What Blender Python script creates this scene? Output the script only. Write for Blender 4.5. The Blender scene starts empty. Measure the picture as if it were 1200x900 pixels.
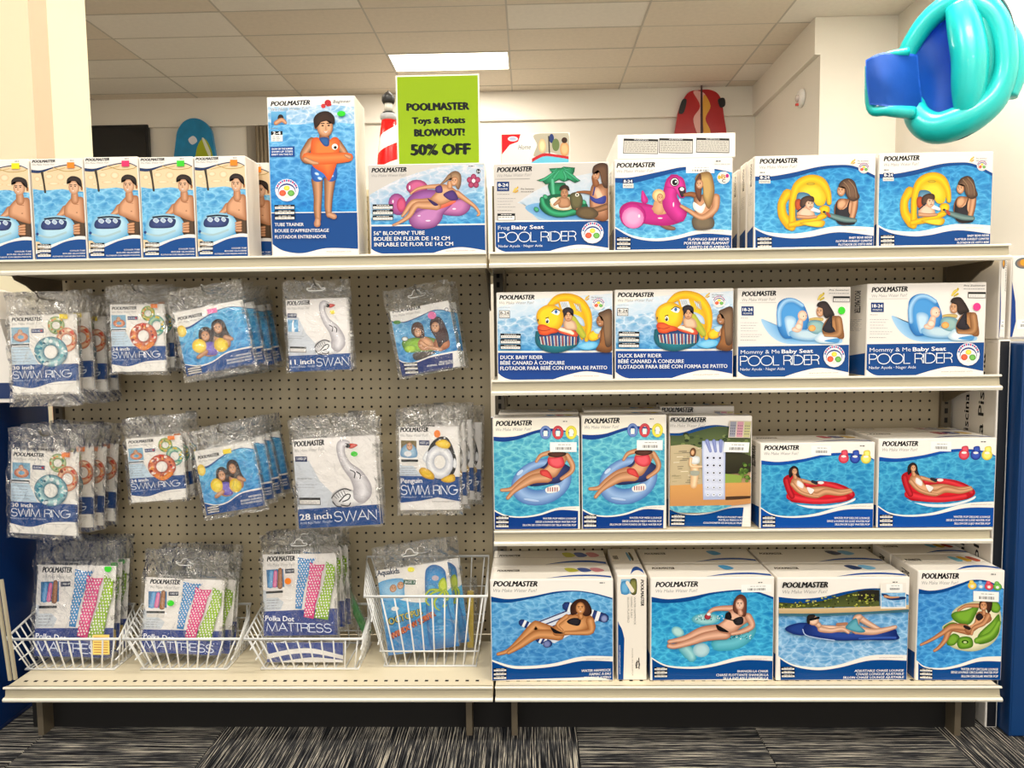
import bpy, bmesh, math, random
from mathutils import Vector, Matrix, noise
from math import radians as rad, sin, cos, pi
random.seed(7)
SC = bpy.context.scene
COL = SC.collection

# ---------------------------------------------------------------- camera
CF, CP, CY, CR = 849.4067, 4.1843, -1.4279, 0.7575
CAM = Vector((0.0963, 0.0, 1.0217))
def _basis():
    p, y, r = rad(CP), rad(CY), rad(CR)
    f = Vector((sin(y)*cos(p), cos(y)*cos(p), -sin(p)))
    rt = Vector((cos(y), -sin(y), 0)); up = rt.cross(f)
    return rt*cos(r)-up*sin(r), up*cos(r)+rt*sin(r), f
RT, UP, FW = _basis()
cd = bpy.data.cameras.new('camera'); cam = bpy.data.objects.new('camera', cd); COL.objects.link(cam)
cd.sensor_width = 36; cd.lens = CF/1200*36; cd.clip_start = 0.05; cd.clip_end = 100
M = Matrix((RT, UP, -FW)).transposed().to_4x4(); M.translation = CAM
cam.matrix_world = M
SC.camera = cam
def U(px, py, Y=None, Z=None, X=None):
    """where the sight line of a photo pixel meets a world plane (used for measuring)"""
    d = FW+RT*(px-600)/CF-UP*(py-450)/CF
    if Y is not None: t = Y/d.y
    elif Z is not None: t = (Z-CAM.z)/d.z
    else: t = (X-CAM.x)/d.x
    return CAM+d*t

# ---------------------------------------------------------------- view + world
SC.view_settings.view_transform = 'Standard'; SC.view_settings.look = 'None'
SC.view_settings.gamma = 1; SC.view_settings.use_curve_mapping = False
SC.view_settings.exposure = 0.46
SC.cycles.transparent_max_bounces = 40
SC.cycles.max_bounces = 6
w = bpy.data.worlds.new('ambient_fill'); SC.world = w; w.use_nodes = True  # even ambient fill, added to light the shelf fronts
w.node_tree.nodes['Background'].inputs[0].default_value = (1.0, 0.985, 0.955, 1)
w.node_tree.nodes['Background'].inputs[1].default_value = 0.92
CEIL = 3.77
def area(name, loc, sx, sy, power, col=(1, .95, .87), rot=(0, 0, 0)):
    l = bpy.data.lights.new(name, 'AREA'); l.shape = 'RECTANGLE'; l.size = sx; l.size_y = sy
    l.energy = power; l.color = col
    o = bpy.data.objects.new(name, l); COL.objects.link(o); o.location = loc; o.rotation_euler = rot
    return o
TROFFERS = [(-2.0, -1.5), (0.44, -1.5), (2.0, -1.5), (-0.8, 0.35), (1.66, 0.35),
            (-2.6, 2.6), (0.3, 3.6), (2.2, 3.0), (2.75, 4.6)]  # the last panel is added to brighten the right wall
for i, (x, y) in enumerate(TROFFERS):
    area('troffer_light', (x, y, CEIL-0.03), 1.15, 0.46, 33 if y < 1 else 34 if x < 1 else 50)
area('troffer_light', (-0.735, 7.6, CEIL-0.03), 1.15, 0.46, 55)

# ---------------------------------------------------------------- materials
def lin(c):
    if isinstance(c, str):
        c = c.lstrip('#'); c = ''.join(q*2 for q in c) if len(c) == 3 else c; c = [int(c[i:i+2], 16)/255 for i in (0, 2, 4)]
    return tuple((x/12.92 if x <= .04045 else ((x+.055)/1.055)**2.4) for x in c)
MATS = {}
def mat(name, col, rough=.5, metal=0, spec=.5, noise_amt=0, nscale=8, bump=0, bscale=60, coat=0, emit=None, stretch=None):
    if name in MATS: return MATS[name]
    m = bpy.data.materials.new(name); m.use_nodes = True; nt = m.node_tree; b = nt.nodes['Principled BSDF']
    c = lin(col); b.inputs['Base Color'].default_value = (*c, 1)
    b.inputs['Roughness'].default_value = rough; b.inputs['Metallic'].default_value = metal
    b.inputs['Specular IOR Level'].default_value = spec; b.inputs['Coat Weight'].default_value = coat
    tc = nt.nodes.new('ShaderNodeTexCoord'); src = tc.outputs['Object']
    if stretch:
        mp = nt.nodes.new('ShaderNodeMapping'); mp.inputs['Scale'].default_value = stretch
        nt.links.new(src, mp.inputs[0]); src = mp.outputs[0]
    if noise_amt:
        n = nt.nodes.new('ShaderNodeTexNoise'); n.inputs['Scale'].default_value = nscale; n.inputs['Detail'].default_value = 5
        nt.links.new(src, n.inputs['Vector'])
        mx = nt.nodes.new('ShaderNodeMix'); mx.data_type = 'RGBA'
        mx.inputs[6].default_value = (*[x*(1-noise_amt) for x in c], 1); mx.inputs[7].default_value = (*[min(1, x*(1+noise_amt)) for x in c], 1)
        nt.links.new(n.outputs['Fac'], mx.inputs[0]); nt.links.new(mx.outputs[2], b.inputs['Base Color'])
    if bump:
        n2 = nt.nodes.new('ShaderNodeTexNoise'); n2.inputs['Scale'].default_value = bscale; n2.inputs['Detail'].default_value = 3
        nt.links.new(src, n2.inputs['Vector'])
        bp = nt.nodes.new('ShaderNodeBump'); bp.inputs['Strength'].default_value = bump; bp.inputs['Distance'].default_value = .004
        nt.links.new(n2.outputs['Fac'], bp.inputs['Height']); nt.links.new(bp.outputs[0], b.inputs['Normal'])
    if emit:
        b.inputs['Emission Color'].default_value = (*lin(emit[0]), 1); b.inputs['Emission Strength'].default_value = emit[1]
    MATS[name] = m; return m
WALL = mat('painted_wall', '#EEE6D8', .6, noise_amt=.03, nscale=2, bump=.05, bscale=200)
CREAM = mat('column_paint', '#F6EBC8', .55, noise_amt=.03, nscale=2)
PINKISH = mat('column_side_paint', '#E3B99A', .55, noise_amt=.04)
TILE = mat('ceiling_tile', '#E9DCC9', .9, noise_amt=.08, nscale=25, bump=.3, bscale=150)
TBAR = mat('ceiling_tbar', '#C9BFAF', .6)
METAL = mat('shelf_enamel', '#E8DBBD', .38, noise_amt=.05, nscale=6, bump=.03)
STRIP = mat('price_channel_plastic', '#B7AD93', .3, noise_amt=.05, nscale=10)
STRIPW = mat('price_channel_edge', '#F3ECDA', .3)
PEG = mat('pegboard_enamel', '#B3A485', .5, noise_amt=.07, nscale=5)
DARK = mat('gap_shade', '#15120F', .8)  # near-black standing in for shade in holes, slots and the kick recess
UPR = mat('upright_steel', '#6D6250', .45, metal=.2)
WIRE = mat('white_coated_wire', '#EFEFEC', .3, coat=.3)
CHROME = mat('zinc_wire', '#8F8A80', .3, metal=.9)
CARTON = mat('white_carton', '#F0E9DF', .4, noise_amt=.02, nscale=20)
CARTONG = mat('grey_carton', '#A59A8C', .6, noise_amt=.1, nscale=30)
NAVY = mat('navy_carton', '#0A2A5E', .35, noise_amt=.08, nscale=5)
BLUEB = mat('blue_carton', '#083A70', .35, noise_amt=.08, nscale=3)
BLACK = mat('black_plastic', '#121214', .35)

def printmat():
    """ink on paper: colours come from the mesh, rippled water wherever its alpha is low"""
    m = bpy.data.materials.new('printed_paper'); m.use_nodes = True; nt = m.node_tree; N = nt.nodes; L = nt.links
    b = N['Principled BSDF']; b.inputs['Roughness'].default_value = .2; b.inputs['Specular IOR Level'].default_value = .3
    at = N.new('ShaderNodeAttribute'); at.attribute_name = 'ink'
    tc = N.new('ShaderNodeTexCoord'); mp = N.new('ShaderNodeMapping'); mp.inputs['Scale'].default_value = (34, 34, 58)
    L.new(tc.outputs['Object'], mp.inputs[0])
    nz = N.new('ShaderNodeTexNoise'); nz.inputs['Scale'].default_value = .7; nz.inputs['Detail'].default_value = 2
    L.new(mp.outputs[0], nz.inputs['Vector'])
    ad = N.new('ShaderNodeVectorMath'); ad.operation = 'MULTIPLY_ADD'; ad.inputs[1].default_value = (2, 2, 2)
    L.new(nz.outputs['Color'], ad.inputs[0]); L.new(mp.outputs[0], ad.inputs[2])
    v = N.new('ShaderNodeTexVoronoi'); v.feature = 'DISTANCE_TO_EDGE'; v.inputs['Scale'].default_value = 1
    L.new(ad.outputs[0], v.inputs['Vector'])
    r1 = N.new('ShaderNodeValToRGB'); e = r1.color_ramp.elements
    e[0].position = 0; e[0].color = (3.0, 1.7, 1.3, 1); e[1].position = .5; e[1].color = (.25, .5, .72, 1)
    e2 = r1.color_ramp.elements.new(.09); e2.color = (1.1, 1.02, .98, 1)
    e3 = r1.color_ramp.elements.new(.25); e3.color = (.6, .78, .88, 1)
    L.new(v.outputs['Distance'], r1.inputs[0])
    n3 = N.new('ShaderNodeTexNoise'); n3.inputs['Scale'].default_value = 1.6; n3.inputs['Detail'].default_value = 4
    L.new(mp.outputs[0], n3.inputs['Vector'])
    r2 = N.new('ShaderNodeValToRGB'); f = r2.color_ramp.elements
    f[0].position = .38; f[0].color = (.3, .52, .7, 1); f[1].position = .66; f[1].color = (2.1, 1.35, 1.1, 1)
    L.new(n3.outputs['Fac'], r2.inputs[0])
    mu = N.new('ShaderNodeMix'); mu.data_type = 'RGBA'; mu.inputs[0].default_value = .5
    L.new(r1.outputs[0], mu.inputs[6]); L.new(r2.outputs[0], mu.inputs[7])
    m2 = N.new('ShaderNodeMix'); m2.data_type = 'RGBA'; m2.blend_type = 'MULTIPLY'; m2.inputs[0].default_value = 1
    L.new(at.outputs['Color'], m2.inputs[6]); L.new(mu.outputs[2], m2.inputs[7])
    m3 = N.new('ShaderNodeMix'); m3.data_type = 'RGBA'
    L.new(at.outputs['Alpha'], m3.inputs[0]); L.new(m2.outputs[2], m3.inputs[6]); L.new(at.outputs['Color'], m3.inputs[7])
    L.new(m3.outputs[2], b.inputs['Base Color'])
    return m
PRINT = printmat()

def clearmat(name='clear_plastic_film', tint=(1, 1, 1), base=.025, top=.75, bs=.8, dist=.02):
    m = bpy.data.materials.new(name); m.use_nodes = True; nt = m.node_tree; N = nt.nodes; L = nt.links
    N.remove(N['Principled BSDF']); out = N['Material Output']
    tr = N.new('ShaderNodeBsdfTransparent'); tr.inputs[0].default_value = (*tint, 1)
    gl = N.new('ShaderNodeBsdfGlossy'); gl.inputs['Roughness'].default_value = .12; gl.inputs[0].default_value = (1, 1, 1, 1)
    df = N.new('ShaderNodeBsdfDiffuse'); df.inputs[0].default_value = (.85, .82, .76, 1)
    tc = N.new('ShaderNodeTexCoord')
    n1 = N.new('ShaderNodeTexNoise'); n1.inputs['Scale'].default_value = 18; n1.inputs['Detail'].default_value = 5; n1.inputs['Distortion'].default_value = 1.2
    L.new(tc.outputs['Object'], n1.inputs['Vector'])
    v = N.new('ShaderNodeTexVoronoi'); v.feature = 'DISTANCE_TO_EDGE'; v.inputs['Scale'].default_value = 22
    mxv = N.new('ShaderNodeVectorMath'); mxv.operation = 'MULTIPLY_ADD'; mxv.inputs[1].default_value = (.06, .06, .06)
    L.new(n1.outputs['Color'], mxv.inputs[0]); L.new(tc.outputs['Object'], mxv.inputs[2]); L.new(mxv.outputs[0], v.inputs['Vector'])
    mh = N.new('ShaderNodeMath'); mh.operation = 'MULTIPLY_ADD'; mh.inputs[1].default_value = .5
    L.new(v.outputs['Distance'], mh.inputs[0]); L.new(n1.outputs['Fac'], mh.inputs[2])
    bp = N.new('ShaderNodeBump'); bp.inputs['Strength'].default_value = bs; bp.inputs['Distance'].default_value = dist
    L.new(mh.outputs[0], bp.inputs['Height']); L.new(bp.outputs[0], gl.inputs['Normal'])
    lw = N.new('ShaderNodeLayerWeight'); lw.inputs[0].default_value = .35; L.new(bp.outputs[0], lw.inputs['Normal'])
    mr = N.new('ShaderNodeMapRange'); mr.inputs['To Min'].default_value = base; mr.inputs['To Max'].default_value = top
    L.new(lw.outputs['Facing'], mr.inputs['Value'])
    ms = N.new('ShaderNodeMixShader'); L.new(mr.outputs[0], ms.inputs[0]); L.new(tr.outputs[0], ms.inputs[1]); L.new(gl.outputs[0], ms.inputs[2])
    ms2 = N.new('ShaderNodeMixShader'); ms2.inputs[0].default_value = .02
    L.new(ms.outputs[0], ms2.inputs[1]); L.new(df.outputs[0], ms2.inputs[2])
    L.new(ms2.outputs[0], out.inputs[0]); return m
FILM = clearmat()
FILM2 = clearmat('crumpled_film_edge', base=.07, top=1.0, bs=1.0, dist=.06)

# ---------------------------------------------------------------- object helpers
def link(name, me, m=None, parent=None, loc=None):
    o = bpy.data.objects.new(name, me); COL.objects.link(o)
    if m is not None and not me.materials: me.materials.append(m)
    if parent is not None: o.parent = parent
    if loc is not None: o.location = loc
    return o
def empty(name, loc=(0, 0, 0), rz=0):
    o = bpy.data.objects.new(name, None); COL.objects.link(o); o.location = loc; o.rotation_euler = (0, 0, rz)
    o.empty_display_size = .05; return o
def tag(o, label=None, cat=None, group=None, kind=None):
    if label: o['label'] = label
    if cat: o['category'] = cat
    if group: o['group'] = group
    if kind: o['kind'] = kind
    return o
def bmesh_obj(name, bm, m, parent=None, smooth=False, loc=None):
    me = bpy.data.meshes.new(name); bm.to_mesh(me); bm.free()
    if smooth:
        for p in me.polygons: p.use_smooth = True
    return link(name, me, m, parent, loc)
def box(bm, a, b, bevel=0):
    r = bmesh.ops.create_cube(bm, size=1)
    vs = r['verts']
    for v in vs: v.co = Vector([(a[i]+b[i])/2+v.co[i]*(b[i]-a[i]) for i in range(3)])
    if bevel:
        es = list({e for v in vs for e in v.link_edges})
        bmesh.ops.bevel(bm, geom=es, offset=bevel, segments=2, affect='EDGES', profile=.5)
    return vs
def boxobj(name, a, b, m, parent=None, bevel=0):
    bm = bmesh.new(); box(bm, a, b, bevel); return bmesh_obj(name, bm, m, parent)
def prism(bm, pts, axis, a, b):
    """extrude a closed 2-D outline along an axis (0 x, 1 y, 2 z)"""
    def P(p, t):
        return Vector((t, p[0], p[1])) if axis == 0 else Vector((p[0], t, p[1])) if axis == 1 else Vector((p[0], p[1], t))
    A = [bm.verts.new(P(p, a)) for p in pts]; B = [bm.verts.new(P(p, b)) for p in pts]
    n = len(pts)
    bm.faces.new(A); bm.faces.new(B[::-1])
    for i in range(n): bm.faces.new((A[i], B[i], B[(i+1) % n], A[(i+1) % n]))
    bmesh.ops.recalc_face_normals(bm, faces=bm.faces)
def tube(bm, pts, r, seg=6, closed=False):
    pts = [Vector(p) for p in pts]; n = len(pts); rings = []
    rs = r if isinstance(r, (list, tuple)) else [r]*n
    nrm = None
    for i in range(n):
        t = (pts[(i+1) % n]-pts[i-1]) if (closed or 0 < i < n-1) else (pts[1]-pts[0] if i == 0 else pts[-1]-pts[-2])
        t.normalize()
        if nrm is None:
            nrm = t.orthogonal().normalized()
        else:
            nrm = (nrm-t*nrm.dot(t)).normalized()
        bn = t.cross(nrm)
        rings.append([bm.verts.new(pts[i]+(nrm*cos(2*pi*k/seg)+bn*sin(2*pi*k/seg))*rs[i]) for k in range(seg)])
    for i in range(n if closed else n-1):
        a, b = rings[i], rings[(i+1) % n]
        for k in range(seg): bm.faces.new((a[k], a[(k+1) % seg], b[(k+1) % seg], b[k]))
    if not closed:
        bm.faces.new(rings[0][::-1]); bm.faces.new(rings[-1])
def cat(pts, n=6, closed=False):
    """Catmull-Rom resample of 2-D / 3-D / (x,y,r) tuples"""
    P = [tuple(p) for p in pts]; m = len(P); out = []
    d = len(P[0])
    for i in range(m if closed else m-1):
        p0 = P[(i-1) % m] if (closed or i > 0) else P[0]; p1 = P[i]; p2 = P[(i+1) % m]
        p3 = P[(i+2) % m] if (closed or i+2 < m) else P[-1]
        for k in range(n):
            t = k/n
            out.append(tuple(.5*((2*p1[j])+(-p0[j]+p2[j])*t+(2*p0[j]-5*p1[j]+4*p2[j]-p3[j])*t*t+(-p0[j]+3*p1[j]-3*p2[j]+p3[j])*t**3) for j in range(d)))
    if not closed: out.append(P[-1])
    return out
def dup(root, **kw):
    r = root.copy(); COL.objects.link(r)
    for ch in root.children:
        c = ch.copy(); COL.objects.link(c); c.parent = r
        for g in ch.children:
            d = g.copy(); COL.objects.link(d); d.parent = c
    return r

# ---------------------------------------------------------------- lettering
_TXT = {}
def glyphs(s, bold=0.0, shear=0.0):
    k = (s, bold, shear)
    if k in _TXT: return _TXT[k]
    c = bpy.data.curves.new('t', 'FONT'); c.body = s; c.size = 1; c.offset = bold; c.shear = shear; c.resolution_u = 2
    c.fill_mode = 'FRONT'
    o = bpy.data.objects.new('t', c); COL.objects.link(o)
    dg = bpy.context.evaluated_depsgraph_get(); me = o.evaluated_get(dg).to_mesh()
    vs = [(v.co.x, v.co.y) for v in me.vertices]; fs = [tuple(p.vertices) for p in me.polygons]
    o.evaluated_get(dg).to_mesh_clear(); bpy.data.objects.remove(o); bpy.data.curves.remove(c)
    x0 = min(v[0] for v in vs); x1 = max(v[0] for v in vs)
    H = .70
    vs = [((x-x0)/(x1-x0), y/H) for x, y in vs]
    _TXT[k] = (vs, fs, (x1-x0)/H); return _TXT[k]

class Art:
    """flat print: a stack of thin ink shapes drawn in the frame of a quadrilateral (TL,TR,BR,BL)"""
    STEP = .00003
    def __init__(s, quad, W, H):
        s.W, s.H = W, H; s.v = []; s.f = []; s.c = []; s.k = 0
        s.h = s._homog(quad)
    def _homog(s, q):
        (x0, y0), (x1, y1), (x2, y2), (x3, y3) = q[3], q[2], q[1], q[0]   # BL BR TR TL
        dx1, dx2, dx3 = x1-x2, x3-x2, x0-x1+x2-x3; dy1, dy2, dy3 = y1-y2, y3-y2, y0-y1+y2-y3
        D = dx1*dy2-dx2*dy1; g = (dx3*dy2-dx2*dy3)/D; h = (dx1*dy3-dx3*dy1)/D
        A = Matrix(((x1-x0+g*x1, x3-x0+h*x3, x0), (y1-y0+g*y1, y3-y0+h*y3, y0), (g, h, 1)))
        s.fwd = A
        return A.inverted()
    def P(s, x, y):
        r = s.h @ Vector((x, y, 1)); return min(1, max(0, r.x/r.z)), min(1, max(0, r.y/r.z))
    def Q(s, u, v):
        r = s.fwd @ Vector((u, v, 1)); return r.x/r.z, r.y/r.z
    def add(s, pts, faces, cols):
        b = len(s.v); y = -(s.k+1)*s.STEP; s.k += 1
        for (x, yy), c in zip(pts, cols):
            u, v = s.P(x, yy); s.v.append((u*s.W, y, v*s.H)); s.c.append(c)
        s.f += [tuple(i+b for i in f) for f in faces]
    @staticmethod
    def C(c, a=1.0): return (*lin(c), a)
    def poly(s, pts, c, smooth=False, a=1.0):
        if smooth: pts = cat(pts, 5, True)
        s.add(pts, [tuple(range(len(pts)))], [s.C(c, a)]*len(pts))
    def full(s, c, a=1.0):
        p = [s.Q(0, 0), s.Q(1, 0), s.Q(1, 1), s.Q(0, 1)]; s.poly(p, c, a=a)
    def rect(s, x0, y0, x1, y1, c, a=1.0, c2=None):
        p = [(x0, y0), (x1, y0), (x1, y1), (x0, y1)]
        s.add(p, [(0, 1, 2, 3)], [s.C(c, a)]*2+[s.C(c2 or c, a)]*2)
    def strip(s, top, bot, c, a=1.0, c2=None, n=6):
        """area between two smooth left-to-right curves"""
        T, B = cat(top, n), cat(bot, n)
        if len(T) != len(B):
            m = max(len(T), len(B)); T = s._res(T, m); B = s._res(B, m)
        m = len(T)
        s.add(T+B, [(i, i+1, m+i+1, m+i) for i in range(m-1)], [s.C(c, a)]*m+[s.C(c2 or c, a)]*m)
    @staticmethod
    def _res(P, m):
        out = []
        for i in range(m):
            t = i/(m-1)*(len(P)-1); j = min(int(t), len(P)-2); t -= j
            out.append((P[j][0]*(1-t)+P[j+1][0]*t, P[j][1]*(1-t)+P[j+1][1]*t))
        return out
    def blob(s, pts, c, c2=None, n=5, smooth=True, off=(0, 0), k=.5):
        if smooth: pts = cat(pts, n, True)
        m = len(pts); cx = sum(p[0] for p in pts)/m+off[0]; cy = sum(p[1] for p in pts)/m+off[1]
        if not c2: return s.poly(pts, c)
        inn = [(cx+(p[0]-cx)*k, cy+(p[1]-cy)*k) for p in pts]
        s.add(pts+inn, [(i, (i+1) % m, m+(i+1) % m, m+i) for i in range(m)]+[tuple(range(m, 2*m))], [s.C(c)]*m+[s.C(c2)]*m)
    def ell(s, cx, cy, rx, ry, c, c2=None, rot=0, n=16, off=(0, 0), k=.5):
        r = rad(rot)
        p = [(cx+rx*cos(t)*cos(r)-ry*sin(t)*sin(r), cy+rx*cos(t)*sin(r)+ry*sin(t)*cos(r)) for t in [2*pi*i/n for i in range(n)]]
        s.blob(p, c, c2, smooth=False, off=off, k=k)
    def ring(s, cx, cy, rx, ry, ix, iy, c, c2=None, rot=0, n=28, dx=0, dy=0):
        """donut: outer ellipse, light middle line, inner ellipse (hole left open)"""
        r = rad(rot); P = []
        for q, (a, b, ox, oy) in enumerate(((rx, ry, 0, 0), ((rx+ix)/2, (ry+iy)/2, dx/2, dy/2), (ix, iy, dx, dy))):
            for i in range(n):
                t = 2*pi*i/n
                P.append((cx+ox+a*cos(t)*cos(r)-b*sin(t)*sin(r), cy+oy+a*cos(t)*sin(r)+b*sin(t)*cos(r)))
        F = [(q*n+i, q*n+(i+1) % n, (q+1)*n+(i+1) % n, (q+1)*n+i) for q in (0, 1) for i in range(n)]
        s.add(P, F, [s.C(c)]*n+[s.C(c2 or c)]*n+[s.C(c)]*n)
    def limb(s, pts, c, c2=None, n=5):
        """tapered stroke through (x, y, r) points, edges c, middle line c2"""
        P = cat(pts, n) if len(pts) > 2 else [pts[0], tuple((a+b)/2 for a, b in zip(*pts)), pts[1]]
        m = len(P); L_, M_, R_ = [], [], []
        for i, (x, y, r) in enumerate(P):
            a, b = P[max(i-1, 0)], P[min(i+1, m-1)]
            tx, ty = b[0]-a[0], b[1]-a[1]; l = math.hypot(tx, ty) or 1
            nx, ny = -ty/l, tx/l
            L_.append((x+nx*r, y+ny*r)); M_.append((x-ny*0-nx*r*.15, y-ny*r*.15)); R_.append((x-nx*r, y-ny*r))
        V = L_+M_+R_; F = [(i, i+1, m+i+1, m+i) for i in range(m-1)]+[(m+i, m+i+1, 2*m+i+1, 2*m+i) for i in range(m-1)]
        cc = [s.C(c)]*m+[s.C(c2 or c)]*m+[s.C(c)]*m
        for e, sg in ((0, -1), (m-1, 1)):
            x, y, r = P[e]; a, b = P[max(e-1, 0)], P[min(e+1, m-1)]
            t0 = math.atan2(b[1]-a[1], b[0]-a[0]); base = len(V)
            for q in range(1, 4):
                an = t0+sg*pi/2*0+(pi/2-q*pi/4 if sg > 0 else pi/2+q*pi/4)
                V.append((x+r*cos(an), y+r*sin(an))); cc.append(s.C(c))
            ids = [e, base, base+1, base+2, 2*m+e]
            for q in range(4): F.append((m+e, ids[q], ids[q+1]))
        s.add(V, F, cc)
    def line(s, pts, r, c, n=4): s.limb([(x, y, r) for x, y in pts], c, n=n)
    def text(s, t, x0, y0, x1, y1, h, c, bold=0.0, shear=0.0):
        """baseline from (x0,y0) to (x1,y1), cap height h"""
        vs, fs, asp = glyphs(t, 0, shear)
        dx, dy = x1-x0, y1-y0; l = math.hypot(dx, dy); ux, uy = (dy/l, -dx/l); ex, ey = dx/l, dy/l; q = bold*2.1*h
        for ox, oy in (((-q, 0), (-q*.4, q*.45), (q*.4, -q*.45), (q, 0)) if bold > 0 else ((0, 0),)):
            s.add([(x0+dx*a+ux*(h*b+oy)+ex*ox, y0+dy*a+uy*(h*b+oy)+ey*ox) for a, b in vs], fs, [s.C(c)]*len(vs))
    def tline(s, x0, y, x1, c='#8a8a90', h=2.2, n=None):
        """one line of unreadably small print, as word-long dashes"""
        n = n or max(2, int((x1-x0)/22)); rnd = random.Random(int(x0*7+y*13)); x = x0
        pts = []; F = []
        while x < x1-3:
            wd = min(rnd.uniform(10, 26), x1-x); b = len(pts)
            pts += [(x, y), (x+wd, y), (x+wd, y+h), (x, y+h)]; F.append((b, b+1, b+2, b+3)); x += wd+5
        s.add(pts, F, [s.C(c)]*len(pts))
    def mesh(s, name='print'):
        me = bpy.data.meshes.new(name); me.from_pydata(s.v, [], s.f); me.update()
        a = me.color_attributes.new('ink', 'FLOAT_COLOR', 'POINT')
        a.data.foreach_set('color', [x for c in s.c for x in c])
        # every shape faces the reader (-y)
        flip = [p.index for p in me.polygons if p.normal.y > 0]
        if flip:
            bm = bmesh.new(); bm.from_mesh(me); bm.faces.ensure_lookup_table()
            for i in flip: bm.faces[i].normal_flip()
            bm.to_mesh(me); bm.free()
        me.materials.append(PRINT); return me

# ================================================================ ROOM
XR, XS, YB, YF2, XL = 3.40, 2.72, 8.6, 6.73, -5.2
def wallobj(name, bm, m=WALL): return tag(bmesh_obj(name, bm, m), kind='structure')
bm = bmesh.new(); box(bm, (XL, YB, 0), (XS, YB+.1, CEIL)); wall_back = wallobj('wall_back', bm)
bm = bmesh.new(); box(bm, (XS, YF2, 0), (XS+.08, YB, CEIL)); wall_side = wallobj('wall_inner_right', bm)
bm = bmesh.new(); box(bm, (XS+.08, YF2, 0), (XR, YF2+.1, CEIL)); wallobj('wall_jog', bm)
bm = bmesh.new(); box(bm, (XR, -3, 0), (XR+.1, YF2+.1, CEIL)); wallobj('wall_right', bm)
bm = bmesh.new(); box(bm, (XL-.1, -3, 0), (XL, YB+.1, CEIL)); wallobj('wall_left', bm)
# soffit band along the back and the inner right wall
zs = U(500, 143, Y=YB-.04).z
bm = bmesh.new(); box(bm, (XL, YB-.05, zs), (XS, YB, CEIL)); box(bm, (XS-.05, YF2, zs), (XS, YB-.05, CEIL))
wallobj('trim_1', bm)
# recess with a hanging door curtain in the back wall
a, b = U(289, 160, Y=YB-.01).x, U(330, 160, Y=YB-.01).x
bm = bmesh.new(); box(bm, (a, YB-.012, 0), (b+.3, YB-.002, zs)); d = tag(bmesh_obj('door_1', bm, mat('recess_paint', '#A39A8C', .7)), kind='structure')
bm = bmesh.new()
for i in range(9):
    x = U(303, 160, Y=YB).x+i*.045; tube(bm, [(x, YB-.035, .1), (x, YB-.035, zs-.01)], .024, 8)
bmesh_obj('folded_curtain', bm, mat('curtain', '#8F8068', .8), d, smooth=True)
# ceiling: separate tiles dropped in a grid of bars
ceiling = tag(boxobj('ceiling', (XL, -3, CEIL+.03), (XR+.1, YB+.1, CEIL+.06), mat('plenum', '#6A6157', .9)), kind='structure')
TX0, TW, TY0, TD = -.07, 1.22, 8.36, .505
bm = bmesh.new(); box(bm, (.006, .006, 0), (TW-.006, TD-.006, .02), .003)
tme = bpy.data.meshes.new('ceiling_tile'); bm.to_mesh(tme); bm.free(); tme.materials.append(TILE)
TILE2 = mat('ceiling_tile_pale', '#F4ECDF', .9, noise_amt=.06, nscale=25, bump=.3, bscale=150)
tme2 = tme.copy(); tme2.materials.clear(); tme2.materials.append(TILE2)
lightcells = set()
for i, (x, y) in enumerate(TROFFERS+[(-.735, 7.6)]):
    lightcells.add((math.floor((x-TX0)/TW), math.floor((y-TY0)/TD)))
for i in range(-5, 3):
    for j in range(-23, 1):
        x, y = TX0+i*TW, TY0+j*TD
        if (i, j) in lightcells or x > XR or y > YB: continue
        if y > YF2-.1 and x > XS: continue
        if y < 1.2: continue
        rr = random.random()
        link('ceiling_tile', tme2 if rr < .17 else tme, None, ceiling, (x, y, CEIL+random.uniform(-.002, .003)))
link('ceiling_tile', bpy.data.meshes.new('x'), None, ceiling) if False else None
bm = bmesh.new()
for i in range(-5, 4):
    x = TX0+i*TW
    if XL < x < XR: box(bm, (x-.008, 1.1, CEIL-.003), (x+.008, YB, CEIL+.012))
for j in range(-14, 1):
    y = TY0+j*TD; box(bm, (XL, y-.006, CEIL-.001), (XR, y+.006, CEIL+.012))
bmesh_obj('grid_bar', bm, TBAR, ceiling)
for n_, (x, y) in enumerate(TROFFERS+[(-.735, 7.6)]):
    i, j = math.floor((x-TX0)/TW), math.floor((y-TY0)/TD)
    x0, y0 = TX0+i*TW, TY0+j*TD
    vis = n_ == len(TROFFERS)
    if not vis:   # the panels over the sales floor, part of the ceiling; one added for the right wall
        boxobj('light_panel', (x0+.01, y0+.01, CEIL), (x0+TW-.01, y0+TD-.01, CEIL+.01), mat('lit_diffuser', '#FFFFFF', .5, emit=('#FFF6E0', 3.5)), ceiling); continue
    t = empty('ceiling_light', (x0+TW/2, y0+TD/2, CEIL))
    tag(t, 'bright fluorescent ceiling panel above the green sale sign', 'light')
    bm = bmesh.new()
    for q in ((-.61, -.2525, -.59, .2525), (.59, -.2525, .61, .2525), (-.59, -.2525, .59, -.235), (-.59, .235, .59, .2525)):
        box(bm, (q[0], q[1], -.006), (q[2], q[3], .03))
    bmesh_obj('frame', bm, TBAR, t)
    boxobj('diffuser', (-.59, -.235, .0), (.59, .235, .01), mat('lit_diffuser', '#FFFFFF', .5, emit=('#FFF6E0', 3.5)), t)
for o in [o for o in bpy.data.objects if o.type == 'LIGHT']: o.location.z = CEIL-.012

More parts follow.
